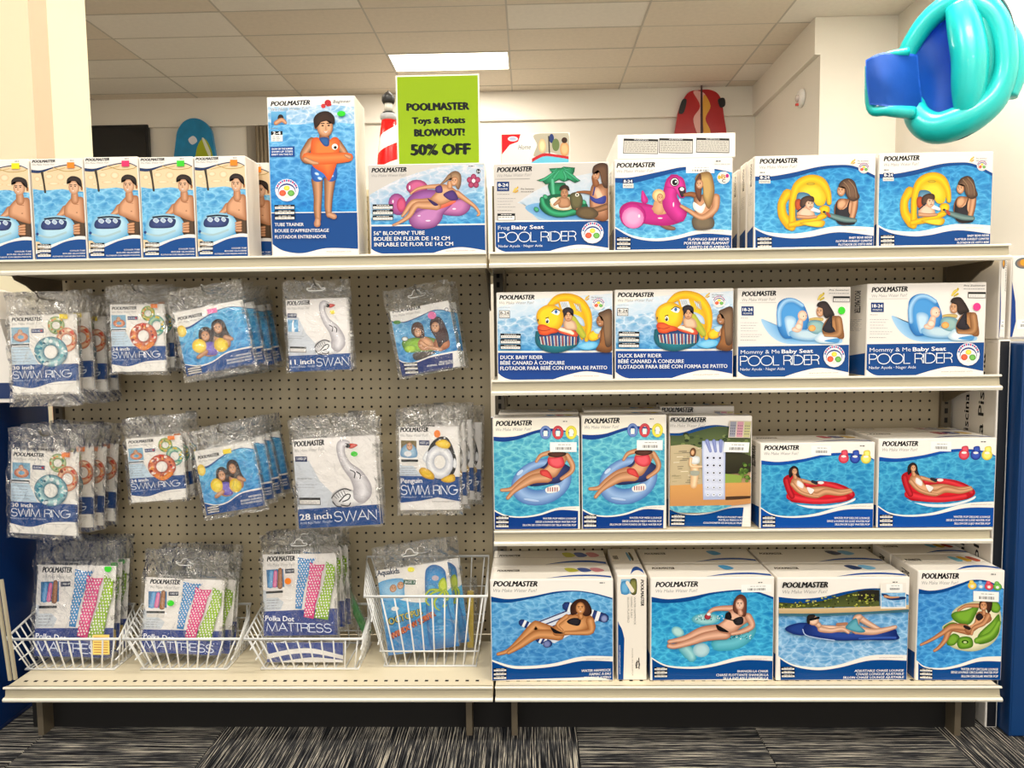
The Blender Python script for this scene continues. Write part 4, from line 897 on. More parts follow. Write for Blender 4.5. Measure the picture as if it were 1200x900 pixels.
def art_french(W, H):
    A = Art([(25, 80), (612, 65), (685, 845), (55, 850)], W, H)
    waves(A, [(30, 185), (120, 180), (250, 140), (370, 125), (500, 140), (618, 160)], [(32, 205), (120, 200), (250, 165), (370, 135), (500, 142), (618, 162)],
          [(50, 715), (130, 745), (240, 752), (360, 735), (520, 685), (668, 668)], [(50, 722), (130, 752), (240, 762), (360, 748), (520, 706), (668, 700)], None)
    A.strip([(34, 200), (120, 198), (250, 163), (370, 135), (500, 142), (618, 162)], [(42, 350), (120, 340), (250, 300), (370, 300), (500, 310), (634, 330)], '#4A5A34', c2='#6E7A48')
    rnd = random.Random(3)
    for i in range(60):
        x, y = rnd.uniform(60, 610), rnd.uniform(190, 330); A.ell(x, y, rnd.uniform(8, 22), rnd.uniform(6, 14), rnd.choice(('#3C4C2A', '#5E6E3A', '#7C8A50', '#2E3A22')), n=7)
    A.strip([(38, 270), (180, 260), (300, 300)], [(46, 560), (180, 545), (300, 540)], '#C9B690')
    for i in range(34): y = rnd.uniform(275, 535); x = rnd.uniform(50, 240); A.line([(x, y), (x+rnd.uniform(20, 60), y-3)], 2.2, rnd.choice(('#8A8068', '#F1E6C8', '#B0A27C')), 1)
    A.strip([(430, 300), (560, 310), (636, 330)], [(440, 460), (560, 450), (645, 440)], '#3C3A24', c2='#2E2A1C')
    for i in range(26): A.ell(rnd.uniform(560, 640), rnd.uniform(380, 510), 14, 11, rnd.choice(('#4C6A28', '#38521E', '#6C8A38')), n=7)
    A.strip([(440, 455), (520, 460), (580, 470)], [(440, 525), (520, 522), (580, 515)], '#93A84C')
    A.strip([(46, 545), (300, 530), (480, 520), (652, 515)], [(50, 700), (300, 700), (480, 690), (666, 668)], '#DDA25E', c2='#C98E58'); A.strip([(470, 620), (560, 615), (660, 612)], [(470, 645), (560, 640), (662, 630)], '#4A3424')
    A.strip([(50, 695), (200, 692), (400, 685), (520, 682)], [(50, 715), (130, 742), (360, 735), (520, 688)], '#5FB6CC', a=0)
    A.limb([(205, 345, 18), (215, 400, 26), (225, 450, 30), (222, 540, 26)], '#D8A878', '#F8DDB4'); A.blob([(185, 340), (250, 340), (250, 385), (190, 385)], '#C6CCC8', '#EEE'); A.blob([(195, 440), (255, 440), (250, 470), (200, 470)], '#A9AC9C')
    A.limb([(190, 355, 12), (195, 405, 10), (280, 408, 8)], '#D8A878', '#F8DDB4'); A.ell(203, 310, 22, 32, '#5A3A24', '#7A5434'); A.ell(200, 312, 13, 18, '#C48A5C', '#E8B88A', n=10)
    A.blob([(265, 232), (420, 228), (440, 290), (450, 440), (466, 640), (300, 645), (280, 440), (268, 300)], '#A9B6DC', '#DDE2F4', smooth=False, k=.8)
    for i in range(3): A.limb([(300+i*50, 232, 14), (330+i*38, 300, 10)], '#6E7AB8', '#9AA4D4')
    for r_ in range(6):
        for q in range(3): A.ell(312+q*46+r_*4, 346+r_*52, 19, 17, '#C4CCE8', '#EDF0FA', n=9); A.ell(312+q*46+r_*4, 346+r_*52, 9-r_*.8, 8-r_*.8, '#1E2140', n=7)
    A.rect(452, 92, 612, 205, '#D9CBB8'); 
    for i, c in enumerate(('#9C9CA8', '#D79AA8', '#C9C48C')):
        A.rect(458+i*52, 98, 502+i*52, 200, c)
        for r_ in range(4):
            for q in range(3): A.ell(467+i*52+q*13, 125+r_*18, 4, 4, '#5A5A66', n=6)
    brand(A, 28, 108, 280, 104, 32); barcode(A, 425, 235, 610, 303)
    warn(A, 62, 755, 105, 82); block3(A, ['FRENCH POCKET MATTRESS', 'MATELAS FRENCH POCKET', 'COLCHONETA DE BOLSILLO FRANCESA'], 662, 776, 22, 13, [245, 235, 350])
    return A.mesh('print_french')

def art_red(W, H):
    A = Art([(105, 178), (1045, 155), (1030, 850), (103, 860)], W, H)
    waves(A, [(106, 312), (250, 322), (450, 295), (650, 250), (800, 240), (950, 255), (1042, 290)], [(108, 345), (250, 350), (450, 320), (620, 278), (780, 262), (950, 270), (1042, 300)],
          [(104, 690), (200, 745), (350, 762), (550, 740), (800, 670), (1034, 652)], [(104, 700), (200, 755), (350, 775), (550, 760), (800, 705), (1033, 700)], '#3AA4D4', '#2C8EC8', blue='#0C4DA4')
    brand(A, 130, 228, 412, 222, 38); barcode(A, 515, 185, 680, 262)
    for x, c, c2 in ((785, '#B01C34', '#E8586A'), (880, '#182F80', '#3A58B8'), (972, '#D9C22C', '#F6EE7C')): A.ell(x, 285, 44, 42, c, c2, rot=-15); A.blob([(x-18, 225), (x+28, 218), (x+32, 262), (x-10, 265)], c, c2); A.ell(x, 270, 22, 10, '#F0ECE6', n=8)
    A.tline(920, 178, 960, '#444', 7)
    A.blob([(330, 640), (420, 668), (640, 675), (800, 645), (880, 610), (860, 640), (700, 690), (500, 695)], '#E8EEF0')
    A.blob([(285, 480), (300, 440), (350, 425), (450, 460), (560, 480), (680, 480), (790, 510), (870, 560), (870, 605), (790, 640), (620, 658), (440, 655), (350, 640), (320, 580)], '#A00F1C', '#D81C2A', off=(20, 20), k=.7)
    A.limb([(480, 500, 22), (640, 500, 24), (780, 540, 22), (850, 580, 20)], '#A30F1C', '#E83A44'); A.limb([(340, 600, 30), (480, 630, 28), (640, 635, 24), (800, 610, 22)], '#B01220', '#EE3A44'); A.limb([(310, 470, 22), (330, 540, 24), (360, 600, 22)], '#8E0C18', '#D42A36')
    A.limb([(440, 470, 16), (520, 490, 13), (560, 500, 9)], SK, SKL)
    A.limb([(510, 560, 34), (620, 545, 28), (740, 560, 22), (840, 545, 14)], SK, SKL); A.limb([(480, 570, 34), (560, 590, 24), (640, 560, 26), (760, 575, 18), (850, 555, 12)], SK, SKL)
    A.blob([(350, 480), (380, 445), (430, 455), (470, 520), (530, 560), (510, 600), (440, 590), (370, 540)], SK, SKL); A.blob([(405, 470), (450, 500), (445, 535), (400, 510)], '#E6D8D4', '#F8F0EE'); A.blob([(480, 525), (540, 545), (510, 580)], '#F0E8E4')
    A.limb([(360, 500, 18), (420, 560, 15), (500, 590, 12), (575, 600, 9)], SK, SKL); A.limb([(525, 478, 12), (560, 490, 14)], '#2A2A34'); A.ell(595, 487, 26, 12, '#EDE6E2')
    A.limb([(378, 420, 14), (385, 450, 18)], SK, SKL); A.blob([(335, 380), (370, 352), (405, 370), (415, 420), (428, 450), (400, 440), (360, 400), (345, 450), (332, 430)], '#1C1414', '#33282A'); face(A, 378, 398, 26, '#1C1414', .1)
    warn(A, 118, 760, 105, 92); block3(A, ['WATER POP DELUXE LOUNGE', 'SIEGE LOUNGE DE LUXE WATER POP', 'SILLON DE LUJO WATER POP'], 1002, 780, 26, 16, [295, 355, 290])
    url(A, 840, 678, 1015, 676, 8)
    return A.mesh('print_red_lounge')

def art_hammock(W, H):
    A = Art([(22, 205), (800, 205), (795, 860), (30, 835)], W, H)
    waves(A, [(24, 308), (130, 325), (270, 310), (430, 280), (560, 275), (680, 292), (800, 325)], [(26, 342), (130, 348), (270, 325), (430, 292), (560, 282), (680, 300), (800, 335)],
          [(26, 705), (150, 745), (280, 750), (420, 738), (600, 700), (797, 705)], [(26, 715), (150, 762), (280, 768), (420, 758), (600, 728), (797, 738)], '#62B0E2', '#3E8ED0')
    brand(A, 38, 244, 312, 246, 34); A.tline(715, 222, 748, '#444', 6)
    def roll(p, r, n=7):
        A.limb([(p[0][0], p[0][1], r), (p[1][0], p[1][1], r)], '#1C2C5C', '#2E4484')
        for i in range(1, n, 2):
            t = i/n; x, y = p[0][0]*(1-t)+p[1][0]*t, p[0][1]*(1-t)+p[1][1]*t; dx, dy = p[1][0]-p[0][0], p[1][1]-p[0][1]; l = math.hypot(dx, dy); ux, uy = dx/l*l/n*.5, dy/l*l/n*.5; nx, ny = -dy/l*r, dx/l*r
            A.poly([(x-ux+nx, y-uy+ny), (x+ux+nx, y+uy+ny), (x+ux-nx, y+uy-ny), (x-ux-nx, y-uy-ny)], '#F0F0F2')
    A.poly([(230, 500), (500, 400), (700, 470), (420, 610), (340, 590)], '#DDE3EE'); 
    for i in range(5): A.line([(235+i*26, 505+i*22), (500+i*38, 405+i*18)], 4, '#26376E')
    roll([(500, 375), (745, 455)], 30, 11); A.ell(742, 458, 24, 26, '#26376E', '#8E9AC8'); roll([(215, 475), (290, 510)], 22, 5); roll([(320, 580), (385, 612)], 22, 5); A.ell(372, 614, 26, 24, '#26376E', '#7884B8')
    B, BL_ = '#9A5A2C', '#E0A168'
    A.limb([(600, 540, 20), (660, 520, 24), (645, 460, 26)], B, BL_)
    A.limb([(430, 545, 32), (320, 500, 30), (290, 500, 28), (200, 590, 20), (130, 650, 14), (65, 670, 10)], B, BL_); A.limb([(450, 560, 34), (350, 550, 30), (290, 560, 28), (200, 620, 20), (130, 662, 12)], B, BL_)
    A.blob([(480, 440), (560, 425), (640, 440), (660, 500), (600, 540), (500, 560), (420, 560), (410, 510), (450, 480)], B, BL_); A.blob([(500, 470), (540, 450), (590, 460), (575, 500), (520, 490)], '#151216', '#2A262C'); A.blob([(395, 505), (440, 530), (480, 548), (420, 545)], '#151216')
    A.limb([(650, 470, 28), (655, 535, 22), (580, 545, 16), (490, 545, 12)], B, BL_); A.limb([(500, 440, 16), (440, 490, 12), (470, 530, 9)], B, BL_)
    A.blob([(530, 430), (525, 370), (570, 330), (625, 335), (660, 390), (655, 430), (620, 440), (580, 420)], '#2A1610', '#4C2C20'); A.limb([(585, 420, 16), (590, 445, 18)], B, BL_); face(A, 588, 388, 38, '#2A1610', .0, True, B, BL_)
    warn(A, 38, 758, 80, 72); block3(A, ['WATER HAMMOCK', 'HAMAC À EAU', 'SILLON PLAYERO'], 782, 798, 23, 16, [190, 140, 175])
    url(A, 620, 718, 775, 720, 7)
    return A.mesh('print_hammock')

def art_shangri(W, H):
    A = Art([(35, 195), (860, 205), (835, 865), (28, 855)], W, H)
    waves(A, [(36, 315), (150, 332), (300, 318), (450, 292), (630, 278), (740, 290), (855, 330)], [(36, 350), (150, 358), (300, 345), (450, 305), (630, 288), (740, 302), (852, 345)],
          [(30, 705), (130, 758), (290, 772), (430, 758), (640, 708), (840, 712)], [(30, 715), (130, 768), (290, 785), (430, 775), (640, 735), (838, 742)], '#2F9FD6', '#38ACE0')
    brand(A, 65, 252, 348, 252, 34); barcode(A, 640, 245, 845, 295); A.tline(755, 230, 785, '#444', 6)
    T1, T2 = '#3B9FB4', '#A5DCDE'
    A.ell(400, 465, 98, 40, T1, T2); A.ell(210, 545, 45, 32, '#64B4C0', '#B8E0DC', rot=30)
    A.limb([(640, 470, 60), (680, 540, 55), (600, 610, 52), (480, 625, 50)], T1, '#6CC4D4'); A.limb([(245, 640, 40), (290, 690, 42), (300, 710, 34)], T1, T2); A.ell(365, 665, 56, 46, '#8CC0CE', '#BCDCE2')
    rnd = random.Random(5)
    for i in range(70):
        t = rnd.random(); x, y = (rnd.uniform(330, 520), rnd.uniform(438, 468)) if i % 3 == 0 else (rnd.uniform(440, 700), rnd.uniform(545, 600)); A.ell(x, y, 5, 3.4, rnd.choice(('#16455C', '#E9F3F2', '#2A6E84')), n=6, rot=rnd.uniform(0, 180))
    S1, S2 = '#A96B50', '#F0BDA0'
    A.limb([(590, 395, 20), (490, 395, 16), (440, 405, 13), (408, 435, 10)], S1, S2); A.ell(410, 448, 22, 18, '#7A1C28', '#B23A44'); A.ell(418, 432, 14, 9, '#EEE')
    A.limb([(500, 530, 34), (370, 540, 28), (260, 585, 20), (150, 605, 12)], S1, S2); A.limb([(530, 560, 36), (400, 575, 30), (290, 610, 22), (190, 635, 17), (150, 632, 16)], S1, S2)
    A.blob([(540, 430), (580, 400), (660, 420), (690, 470), (640, 510), (570, 560), (490, 550), (470, 510), (520, 470)], S1, S2)
    A.blob([(530, 430), (560, 420), (570, 462), (530, 465)], '#151215'); A.blob([(580, 470), (640, 450), (645, 495), (600, 505)], '#151215', '#2C282C'); A.line([(545, 465), (600, 480)], 4, '#151215'); A.blob([(470, 500), (550, 548), (500, 545), (472, 528)], '#151215')
    A.limb([(680, 450, 24), (705, 510, 20), (640, 545, 16), (570, 560, 12)], S1, S2)
    A.blob([(580, 410), (590, 340), (630, 305), (670, 330), (672, 400), (660, 450), (620, 440)], '#4A2820', '#7E4C3A'); A.limb([(625, 410, 14), (630, 430, 18)], S1, S2); face(A, 626, 372, 36, '#4A2820', -.1, True, '#B97A5E', '#F4C8AE')
    warn(A, 48, 768, 88, 68); block3(A, ['SHANGRI-LA CHAIR', 'CHAISE FLOTTANTE SHANGRI-LA', 'SILLA INFLABLE SHANGRI-LA'], 805, 808, 22, 15, [205, 345, 300], slope=.01)
    url(A, 655, 724, 800, 727, 7)
    return A.mesh('print_shangri')

def art_lounge(W, H):
    A = Art([(45, 195), (893, 200), (868, 870), (20, 865)], W, H)
    waves(A, [(46, 315), (180, 328), (330, 318), (480, 285), (640, 265), (780, 275), (890, 310)], [(46, 352), (180, 360), (330, 345), (480, 305), (640, 275), (780, 282), (888, 318)],
          [(35, 705), (130, 760), (280, 782), (430, 765), (640, 705), (872, 705)], [(35, 715), (130, 772), (280, 800), (430, 785), (640, 738), (870, 742)], '#5AA6DC', '#7FBCE8')
    A.strip([(46, 350), (180, 358), (330, 343), (480, 303), (600, 276), (700, 276)], [(44, 390), (180, 390), (330, 388), (480, 386), (600, 384), (700, 384)], '#3A4424', c2='#5A6230')
    A.strip([(560, 282), (640, 274), (700, 276)], [(560, 350), (640, 350), (700, 350)], '#26241E')
    rnd = random.Random(9)
    for i in range(110):
        x = rnd.uniform(55, 690); y = rnd.uniform(max(300, 360-(x-50)*.14), 385); A.ell(x, y, rnd.uniform(4, 10), rnd.uniform(3, 7), rnd.choice(('#8E9A30', '#C8C45A', '#55601E', '#2E3616', '#A8A848')), n=6)
    A.strip([(43, 386), (300, 388), (600, 382), (886, 372)], [(42, 420), (300, 422), (600, 414), (884, 400)], '#D9BE92', c2='#C9A878')
    A.strip([(42, 420), (300, 424), (600, 414), (884, 402)], [(42, 436), (300, 440), (600, 430), (884, 418)], '#3E6C7A')
    A.rect(702, 228, 866, 395, '#F0EAE0'); A.rect(706, 292, 862, 385, '#6FB4E2', a=0, c2='#8CC4EC'); A.blob([(708, 300), (740, 300), (780, 320), (855, 318), (855, 335), (760, 338)], '#1C3464'); A.limb([(730, 315, 9), (770, 322, 7), (820, 320, 4)], SK, SKL); barcode(A, 740, 235, 845, 285); A.tline(780, 220, 812, '#444', 6)
    brand(A, 70, 252, 362, 252, 36)
    N1, N2 = '#0E2468', '#2E50A8'
    A.blob([(80, 525), (110, 498), (180, 482), (240, 490), (250, 540), (200, 565), (130, 555)], N1, '#20408C')
    A.blob([(195, 520), (230, 488), (300, 490), (380, 540), (520, 560), (700, 545), (790, 530), (806, 560), (806, 598), (600, 600), (400, 600), (270, 575), (210, 560)], N1, '#2A489C'); A.limb([(560, 590, 9), (680, 585, 12), (795, 585, 10)], N1, '#3E64C0'); A.line([(195, 525), (210, 560), (270, 580), (400, 600)], 3, '#B8CCF0')
    S1, S2 = '#B07A5C', '#F4CCB0'
    A.limb([(560, 450, 22), (620, 490, 18), (690, 530, 14)], S1, S2); A.limb([(540, 500, 20), (545, 460, 24), (565, 448, 20)], S1, S2)
    A.limb([(540, 530, 30), (640, 545, 22), (720, 535, 17), (795, 515, 12)], S1, S2)
    A.blob([(290, 500), (360, 500), (440, 505), (500, 500), (520, 540), (440, 545), (340, 550), (300, 535)], S1, S2); A.blob([(480, 500), (540, 455), (560, 500), (600, 540), (560, 550), (480, 525)], '#2E7C92', '#64AEBE')
    A.limb([(310, 525, 20), (380, 535, 16), (450, 525, 14), (490, 548, 10)], S1, S2); A.limb([(420, 495, 10), (480, 490, 9)], S1)
    A.limb([(275, 480, 18), (300, 500, 18)], S1, S2); A.ell(265, 468, 36, 32, S1, S2); A.blob([(222, 460), (232, 432), (270, 428), (275, 445), (245, 455), (240, 490), (225, 485)], '#16120F', '#2C2420'); A.line([(245, 462), (298, 450)], 8, '#101214')
    warn(A, 48, 772, 88, 72); block3(A, ['ADJUSTABLE CHAISE LOUNGE', 'CHAISE LONGUE AJUSTABLE', 'SILLON CHAISE LOUNGE AJUSTABLE'], 845, 808, 22, 15, [320, 310, 395])
    url(A, 685, 718, 840, 716, 7)
    return A.mesh('print_chaise')

def art_leaf(W, H):
    A = Art([(180, 185), (722, 160), (703, 840), (165, 860)], W, H)
    waves(A, [(180, 292), (250, 300), (340, 285), (450, 245), (520, 222), (620, 225), (720, 270)], [(178, 322), (250, 322), (340, 305), (450, 262), (520, 235), (620, 235), (719, 275)],
          [(168, 735), (220, 772), (320, 780), (430, 755), (570, 705), (706, 692)], [(168, 742), (220, 780), (320, 790), (430, 772), (570, 730), (705, 725)], '#3F94DA', '#3C9BE0')
    brand(A, 200, 228, 432, 218, 34)
    for x, c, c2 in ((518, '#DDB01C', '#F6DC6C'), (573, '#2F7CC0', '#8CC4EC'), (625, '#C01C34', '#EA6474'), (678, '#3E8E2C', '#86C45C')): A.ell(x, 258, 28, 24, c, c2); A.ell(x-4, 236, 15, 12, c, c2); A.ell(x, 262, 11, 9, '#F0ECE2', n=8)
    G1, G2 = '#3A6A16', '#7CAE34'
    A.blob([(355, 620), (350, 560), (330, 520), (400, 470), (390, 430), (450, 380), (560, 350), (650, 350), (700, 420), (695, 540), (640, 620), (540, 665), (430, 660)], '#B9BA8C', '#EDE6C4', k=.8)
    for p in ([(385, 450), (410, 425), (480, 410), (560, 380), (540, 440), (500, 500), (420, 490)], [(640, 352), (680, 355), (700, 390), (680, 420), (640, 410)], [(560, 560), (640, 480), (690, 430), (690, 540), (640, 600), (560, 620)],
              [(340, 520), (400, 490), (470, 520), (420, 540), (350, 545)], [(430, 590), (480, 575), (520, 590), (520, 640), (450, 655), (425, 630)], [(360, 600), (400, 560), (440, 580), (410, 630), (365, 635)]): A.blob(p, G1, G2)
    A.limb([(550, 600, 20), (640, 560, 22), (690, 480, 14)], '#4A7E1C', '#8EBE40')
    A.ell(475, 610, 22, 12, '#2A4E10'); A.ell(475, 612, 12, 7, '#C9D890', n=8)
    B, BL_ = '#8E5230', '#DDA072'
    A.limb([(560, 380, 14), (480, 385, 11), (430, 415, 9)], B, BL_)
    A.limb([(500, 540, 28), (400, 525, 24), (370, 545, 22), (350, 600, 16), (310, 650, 11), (280, 672, 9)], B, BL_); A.limb([(480, 520, 22), (390, 520, 20), (330, 560, 15), (260, 605, 10), (195, 638, 8)], B, BL_)
    A.blob([(545, 430), (580, 415), (625, 430), (640, 470), (560, 520), (500, 560), (470, 530), (530, 490)], B, BL_); A.blob([(540, 450), (565, 425), (590, 450), (560, 475)], '#241A1E'); A.blob([(470, 505), (510, 520), (500, 535), (465, 520)], '#241A1E')
    A.limb([(620, 440, 18), (590, 490, 15), (530, 520, 12), (515, 560, 9)], B, BL_); A.limb([(590, 400, 11), (592, 430, 14)], B, BL_); A.blob([(565, 400), (570, 350), (640, 348), (640, 400), (620, 425), (605, 400)], '#2A1812', '#4A2C20'); face(A, 590, 382, 28, '#2A1812', 0, True, B, BL_)
    barcode(A, 524, 290, 686, 352); A.tline(635, 178, 665, '#444', 6)
    warn(A, 188, 785, 80, 66); block3(A, ['WATER POP CIRCULAR LOUNGE', 'SIEGE LOUNGE CIRCULAIRE WATER POP', 'SILLON CIRCULAR WATER POP'], 685, 786, 22, 14, [235, 300, 235], slope=-.03)
    return A.mesh('print_leaf')

ARTS = {'man': art_man, 'trainer': art_trainer, 'bloom': art_bloom, 'frog': art_frog, 'flamingo': art_flamingo, 'bear': art_bear, 'duck': art_duck, 'mommy': art_mommy,
        'mesh': art_mesh, 'french': art_french, 'red': art_red, 'hammock': art_hammock, 'shangri': art_shangri, 'lounge': art_lounge, 'leaf': art_leaf}
def topart(W, D, cols=('#3C8FD0', '#C44', '#D8C23C'), grey=False):
    A = Art([(0, 0), (1000, 0), (1000, 300), (0, 300)], W, D); A.full('#F2ECE2')
    A.text('POOLMASTER', 40, 130, 230, 130, 45, '#3A3632', .02, .25); A.strip([(450, 300), (650, 230), (850, 215), (1000, 250)], [(450, 300), (650, 262), (850, 255), (1000, 290)], '#1E4E9C')
    for i, c in enumerate(cols): A.blob([(620+i*110, 60), (690+i*110, 50), (740+i*110, 120), (660+i*110, 150)], c)
    return A.mesh('print_top')
def sideart(D, H):
    A = Art([(0, 0), (100, 0), (100, 800), (0, 800)], D, H); A.full('#EFE8DC')
    A.text('POOLMASTER', 70, 40, 70, 230, 34, INK, .02, .2) if False else A.text('POOLMASTER', 42, 40, 42, 240, 30, INK, .02, .2)
    A.strip([(0, 640), (50, 620), (100, 600)], [(0, 800), (50, 800), (100, 800)], BLUE); smalls(A, 20, 300, 80, 8, 14)
    return A.mesh('print_side')
_art = {}
def carton(kind, x0, x1, z0, H, yf, D, label, group=None, rz=0, tilt=0, sticker=None, front=True, side=True, top=True, cat_='box', cols=None, art=None, name='boxed_float'):
    W = x1-x0
    t = empty(name, (x0, yf, z0+.0008), rad(rz)); t.rotation_euler.x = rad(tilt)
    tag(t, label, cat_, group)
    bm = bmesh.new(); box(bm, (0, 0, 0), (W, D, H), min(.0025, D/6)); c = bmesh_obj('carton', bm, CARTON, t)
    if front:
        k = (kind, round(W, 2), round(H, 2), sticker)
        if k not in _art: _art[k] = (ARTS[kind](W-.004, H-.004, sticker) if sticker else ARTS[kind](W-.004, H-.004))
        o = link('front_print', _art[k], None, t, (.002, -.0004, .002))
    if top:
        o = link('top_print', topart(W-.008, D-.008, cols or ('#3C8FD0', '#C44F4F', '#D8C23C')), None, t, (.004, .004, H+.0004)); o.rotation_euler.x = rad(-90)
    if side:
        o = link('side_print', sideart(D-.006, H-.006), None, t, (-.0004, D-.003, .003)); o.rotation_euler.z = rad(-90)
    bm = bmesh.new(); box(bm, (.001, D*.5-.0008, H-.0002), (W-.001, D*.5+.0008, H+.0009)) if D > .12 else box(bm, (W-.0006, .003, .004), (W+.0004, D-.003, .006))
    bmesh_obj('flap_seam', bm, CARTONG, t)
    return t
def xz(px0, px1, pyb, pyt, Y, zs):
    a, b = U(px0, pyb, Y=Y), U(px1, pyb, Y=Y); tl = U((px0+px1)/2, pyt, Y=Y)
    return a.x, b.x, tl.z-zs
# ---- top shelf
stick = ['#F2E21C', '#FF8A24', '#F2346A', '#3FD22E', '#FF8A24']
names = ['yellow', 'orange', 'pink', 'green', 'orange']
for i, (a, b, tp) in enumerate(((-26, 40, 187), (42, 103, 186), (104, 167, 184), (168, 231, 184), (232, 292, 183))):
    x0, x1, H = xz(a, b, 301, tp, YT+.0125, ZT)
    lab = ['box of a man with a pale blue ring, cut by the left picture edge', 'second box of the man with a pale blue ring from the left edge', 'box of a man holding a pale blue ring with a pink price sticker',
           'box of a man holding a pale blue ring with a green price sticker', 'box of a man with a blue ring, last of its row, white side showing'][i]
    carton('man', x0, x1, ZT, H, YT+.0125, .085, lab, 'man with ring boxes on the top shelf', sticker=stick[i], name='boxed_swim_tube')
x0, x1, H = xz(250, 318, 301, 190, YT+.10, ZT)
carton('man', x0+.006, x1, ZT, H, YT+.112, .085, 'box of the man with ring half hidden behind, beside the tall child box', 'man with ring boxes on the top shelf', sticker='#FF8A24', name='boxed_swim_tube')
x0, x1, H = xz(319, 421, 300, 113, YT+.0125, ZT)
carton('trainer', x0, x1, ZT, H, YT+.0125, .10, 'tall box of a child wearing an orange swim trainer tube', name='boxed_swim_trainer')
x0, x1, H = xz(434, 570, 300, 192, YT+.0125, ZT)
carton('bloom', x0, x1, ZT, H, YT+.0125, .07, 'box of a woman on a pink and purple flower float, below the green sign')
x0, x1, H = xz(580, 714, 298, 191, YT+.0125, ZT)
carton('frog', x0, x1, ZT, H, YT+.0125, .09, 'box of a baby in a green frog seat with palm canopy')
x0, x1, H = xz(720, 858, 293, 184, YT+.0125, ZT)
fl = carton('flamingo', x0, x1, ZT, H-.004, YT+.0125, .20, 'box of a baby on a pink flamingo float with a woman beside it')
def art_warnbox(W, H):
    A = Art([(50, 60), (890, 28), (890, 180), (58, 205)], W, H); A.full('#F3EFE8')
    for x in (92, 340, 606):
        w_ = 242; o = -(x-92)*.028
        A.rect(x, 78+o, x+w_, 172+o, '#2A2826'); A.rect(x+4, 92+o, x+w_-4, 168+o, '#D8D2C6'); A.text(['WARNING', 'AVERTISSEMENT', 'ADVERTENCIA'][(x > 300)+(x > 600)], x+70, 88+o, x+170, 88+o, 9, '#EEE')
        for r_ in range(6): A.tline(x+10, 100+o+r_*11, x+w_-12, '#6E6860', 3)
    return A.mesh('print_warning')
ARTS['warnbox'] = art_warnbox
wx0, wx1 = U(723, 184, Y=YT+.02).x, U(862, 182, Y=YT+.02).x
zt_ = ZT+H-.004+.0012
wh = U(790, 157, Y=YT+.02).z-zt_
carton('warnbox', wx0, wx1, zt_, wh, YT+.02, .235, 'flat white box with three caution panels lying on top of the flamingo box', side=False, name='boxed_float')
x0, x1, H = xz(883, 1025, 289, 182, YT+.0125, ZT)
carton('bear', x0, x1-.001, ZT, H, YT+.0125, .052, 'box of a baby in a yellow bear float, beside the white box spines', 'yellow bear float boxes')
for i in range(3):
    carton('bear', x0-.004*i-.002, x1-.01, ZT, H-.006*i, YT+.068+.057*i, .052, ['first', 'second', 'rearmost'][i]+' of three white box spines behind the left yellow bear float box', 'bear boxes lined up behind', front=i < 0, top=False, name='boxed_float')
x0, x1, H = xz(1027.5, 1161, 287, 179, YT+.0125, ZT)
carton('bear', x0, x1, ZT, H, YT+.0125, .052, 'box of a baby in a yellow bear float, right end of top shelf', 'yellow bear float boxes')
# ---- second shelf
for i, (a, b, tp) in enumerate(((583, 718.5, 342), (720.5, 859, 339))):
    x0, x1, H = xz(a, b, 447-i*2, tp, Y2+.0125, Z2)
    carton('duck', x0, x1, Z2, H, Y2+.0125, .12, ['box of a baby in a yellow duck rider, beside the slotted post', 'box of a baby in a yellow duck, next to a mother and baby box'][i], 'yellow duck rider boxes')
x0, x1, H = xz(864, 1000, 440, 337, Y2+.0125, Z2)
carton('mommy', x0, x1-.004, Z2, H, Y2+.016, .10, 'box of a mother and baby in a blue seat, green dot sticker', 'mother and baby seat boxes', rz=2.0, sticker='#3FD22E')
x0, x1, H = xz(1014, 1153, 438, 332, Y2+.0125, Z2)
carton('mommy', x0-.035, x1-.055, Z2, H-.004, Y2+.128, .08, 'mother and baby seat box standing behind, a strip showing between its neighbours', 'mother and baby seat boxes', sticker='#3FD22E')
carton('mommy', x0, x1, Z2, H, Y2+.0125, .11, 'box of a mother and baby in a blue seat with a pink dot sticker', 'mother and baby seat boxes', sticker='#F23D8A')
# ---- third shelf
for i, (a, b, tp) in enumerate(((579, 680, 490), (682, 781, 487))):
    x0, x1, H = xz(a, b, 620-i*2, tp, Y3+.018, Z3)
    carton('mesh', x0, x1, Z3, H, Y3+.018, .075, ['box of a woman in red on a blue ring, leftmost on third shelf', 'box of a woman in red on a blue ring, next to pocket mattress box'][i], 'light blue ring lounge boxes')
    carton('mesh', x0+.012, x1+.004, Z3, H+.004, Y3+.10, .075, ['box whose top edge shows behind the leftmost light blue ring box', 'box whose top edge shows behind the second light blue ring box'][i], 'ring lounge boxes at the back')
x0, x1, H = xz(784, 880, 612, 488, Y3+.03, Z3)
carton('french', x0, x1, Z3, H, Y3+.035, .06, 'box of a woman beside a white mattress with rows of dark pockets', rz=-2.0)
carton('french', x0-.008, x1-.02, Z3, H+.016, Y3+.115, .06, 'box behind the pocket mattress box, only its top edge visible')
for i, (a, b, tp) in enumerate(((890, 1024, 519), (1027, 1165, 514))):
    x0, x1, H = xz(a, b, 619-i, tp, Y3+.0125, Z3)
    carton('red', x0, x1-.001, Z3, H, Y3+.0125, .125, ['box of a woman on a red lounge float, beside the pocket mattress box', 'box of a woman on a red lounge float, right end of the third shelf'][i], 'red lounge float boxes', cols=('#B7485A', '#35508F', '#C9A85A'))
carton('red', x0+.002, x1-.003, Z3, H, Y3+.142, .062, 'white box behind the rightmost red lounge box, its top showing', cols=('#B7485A', '#35508F', '#C9A85A'))
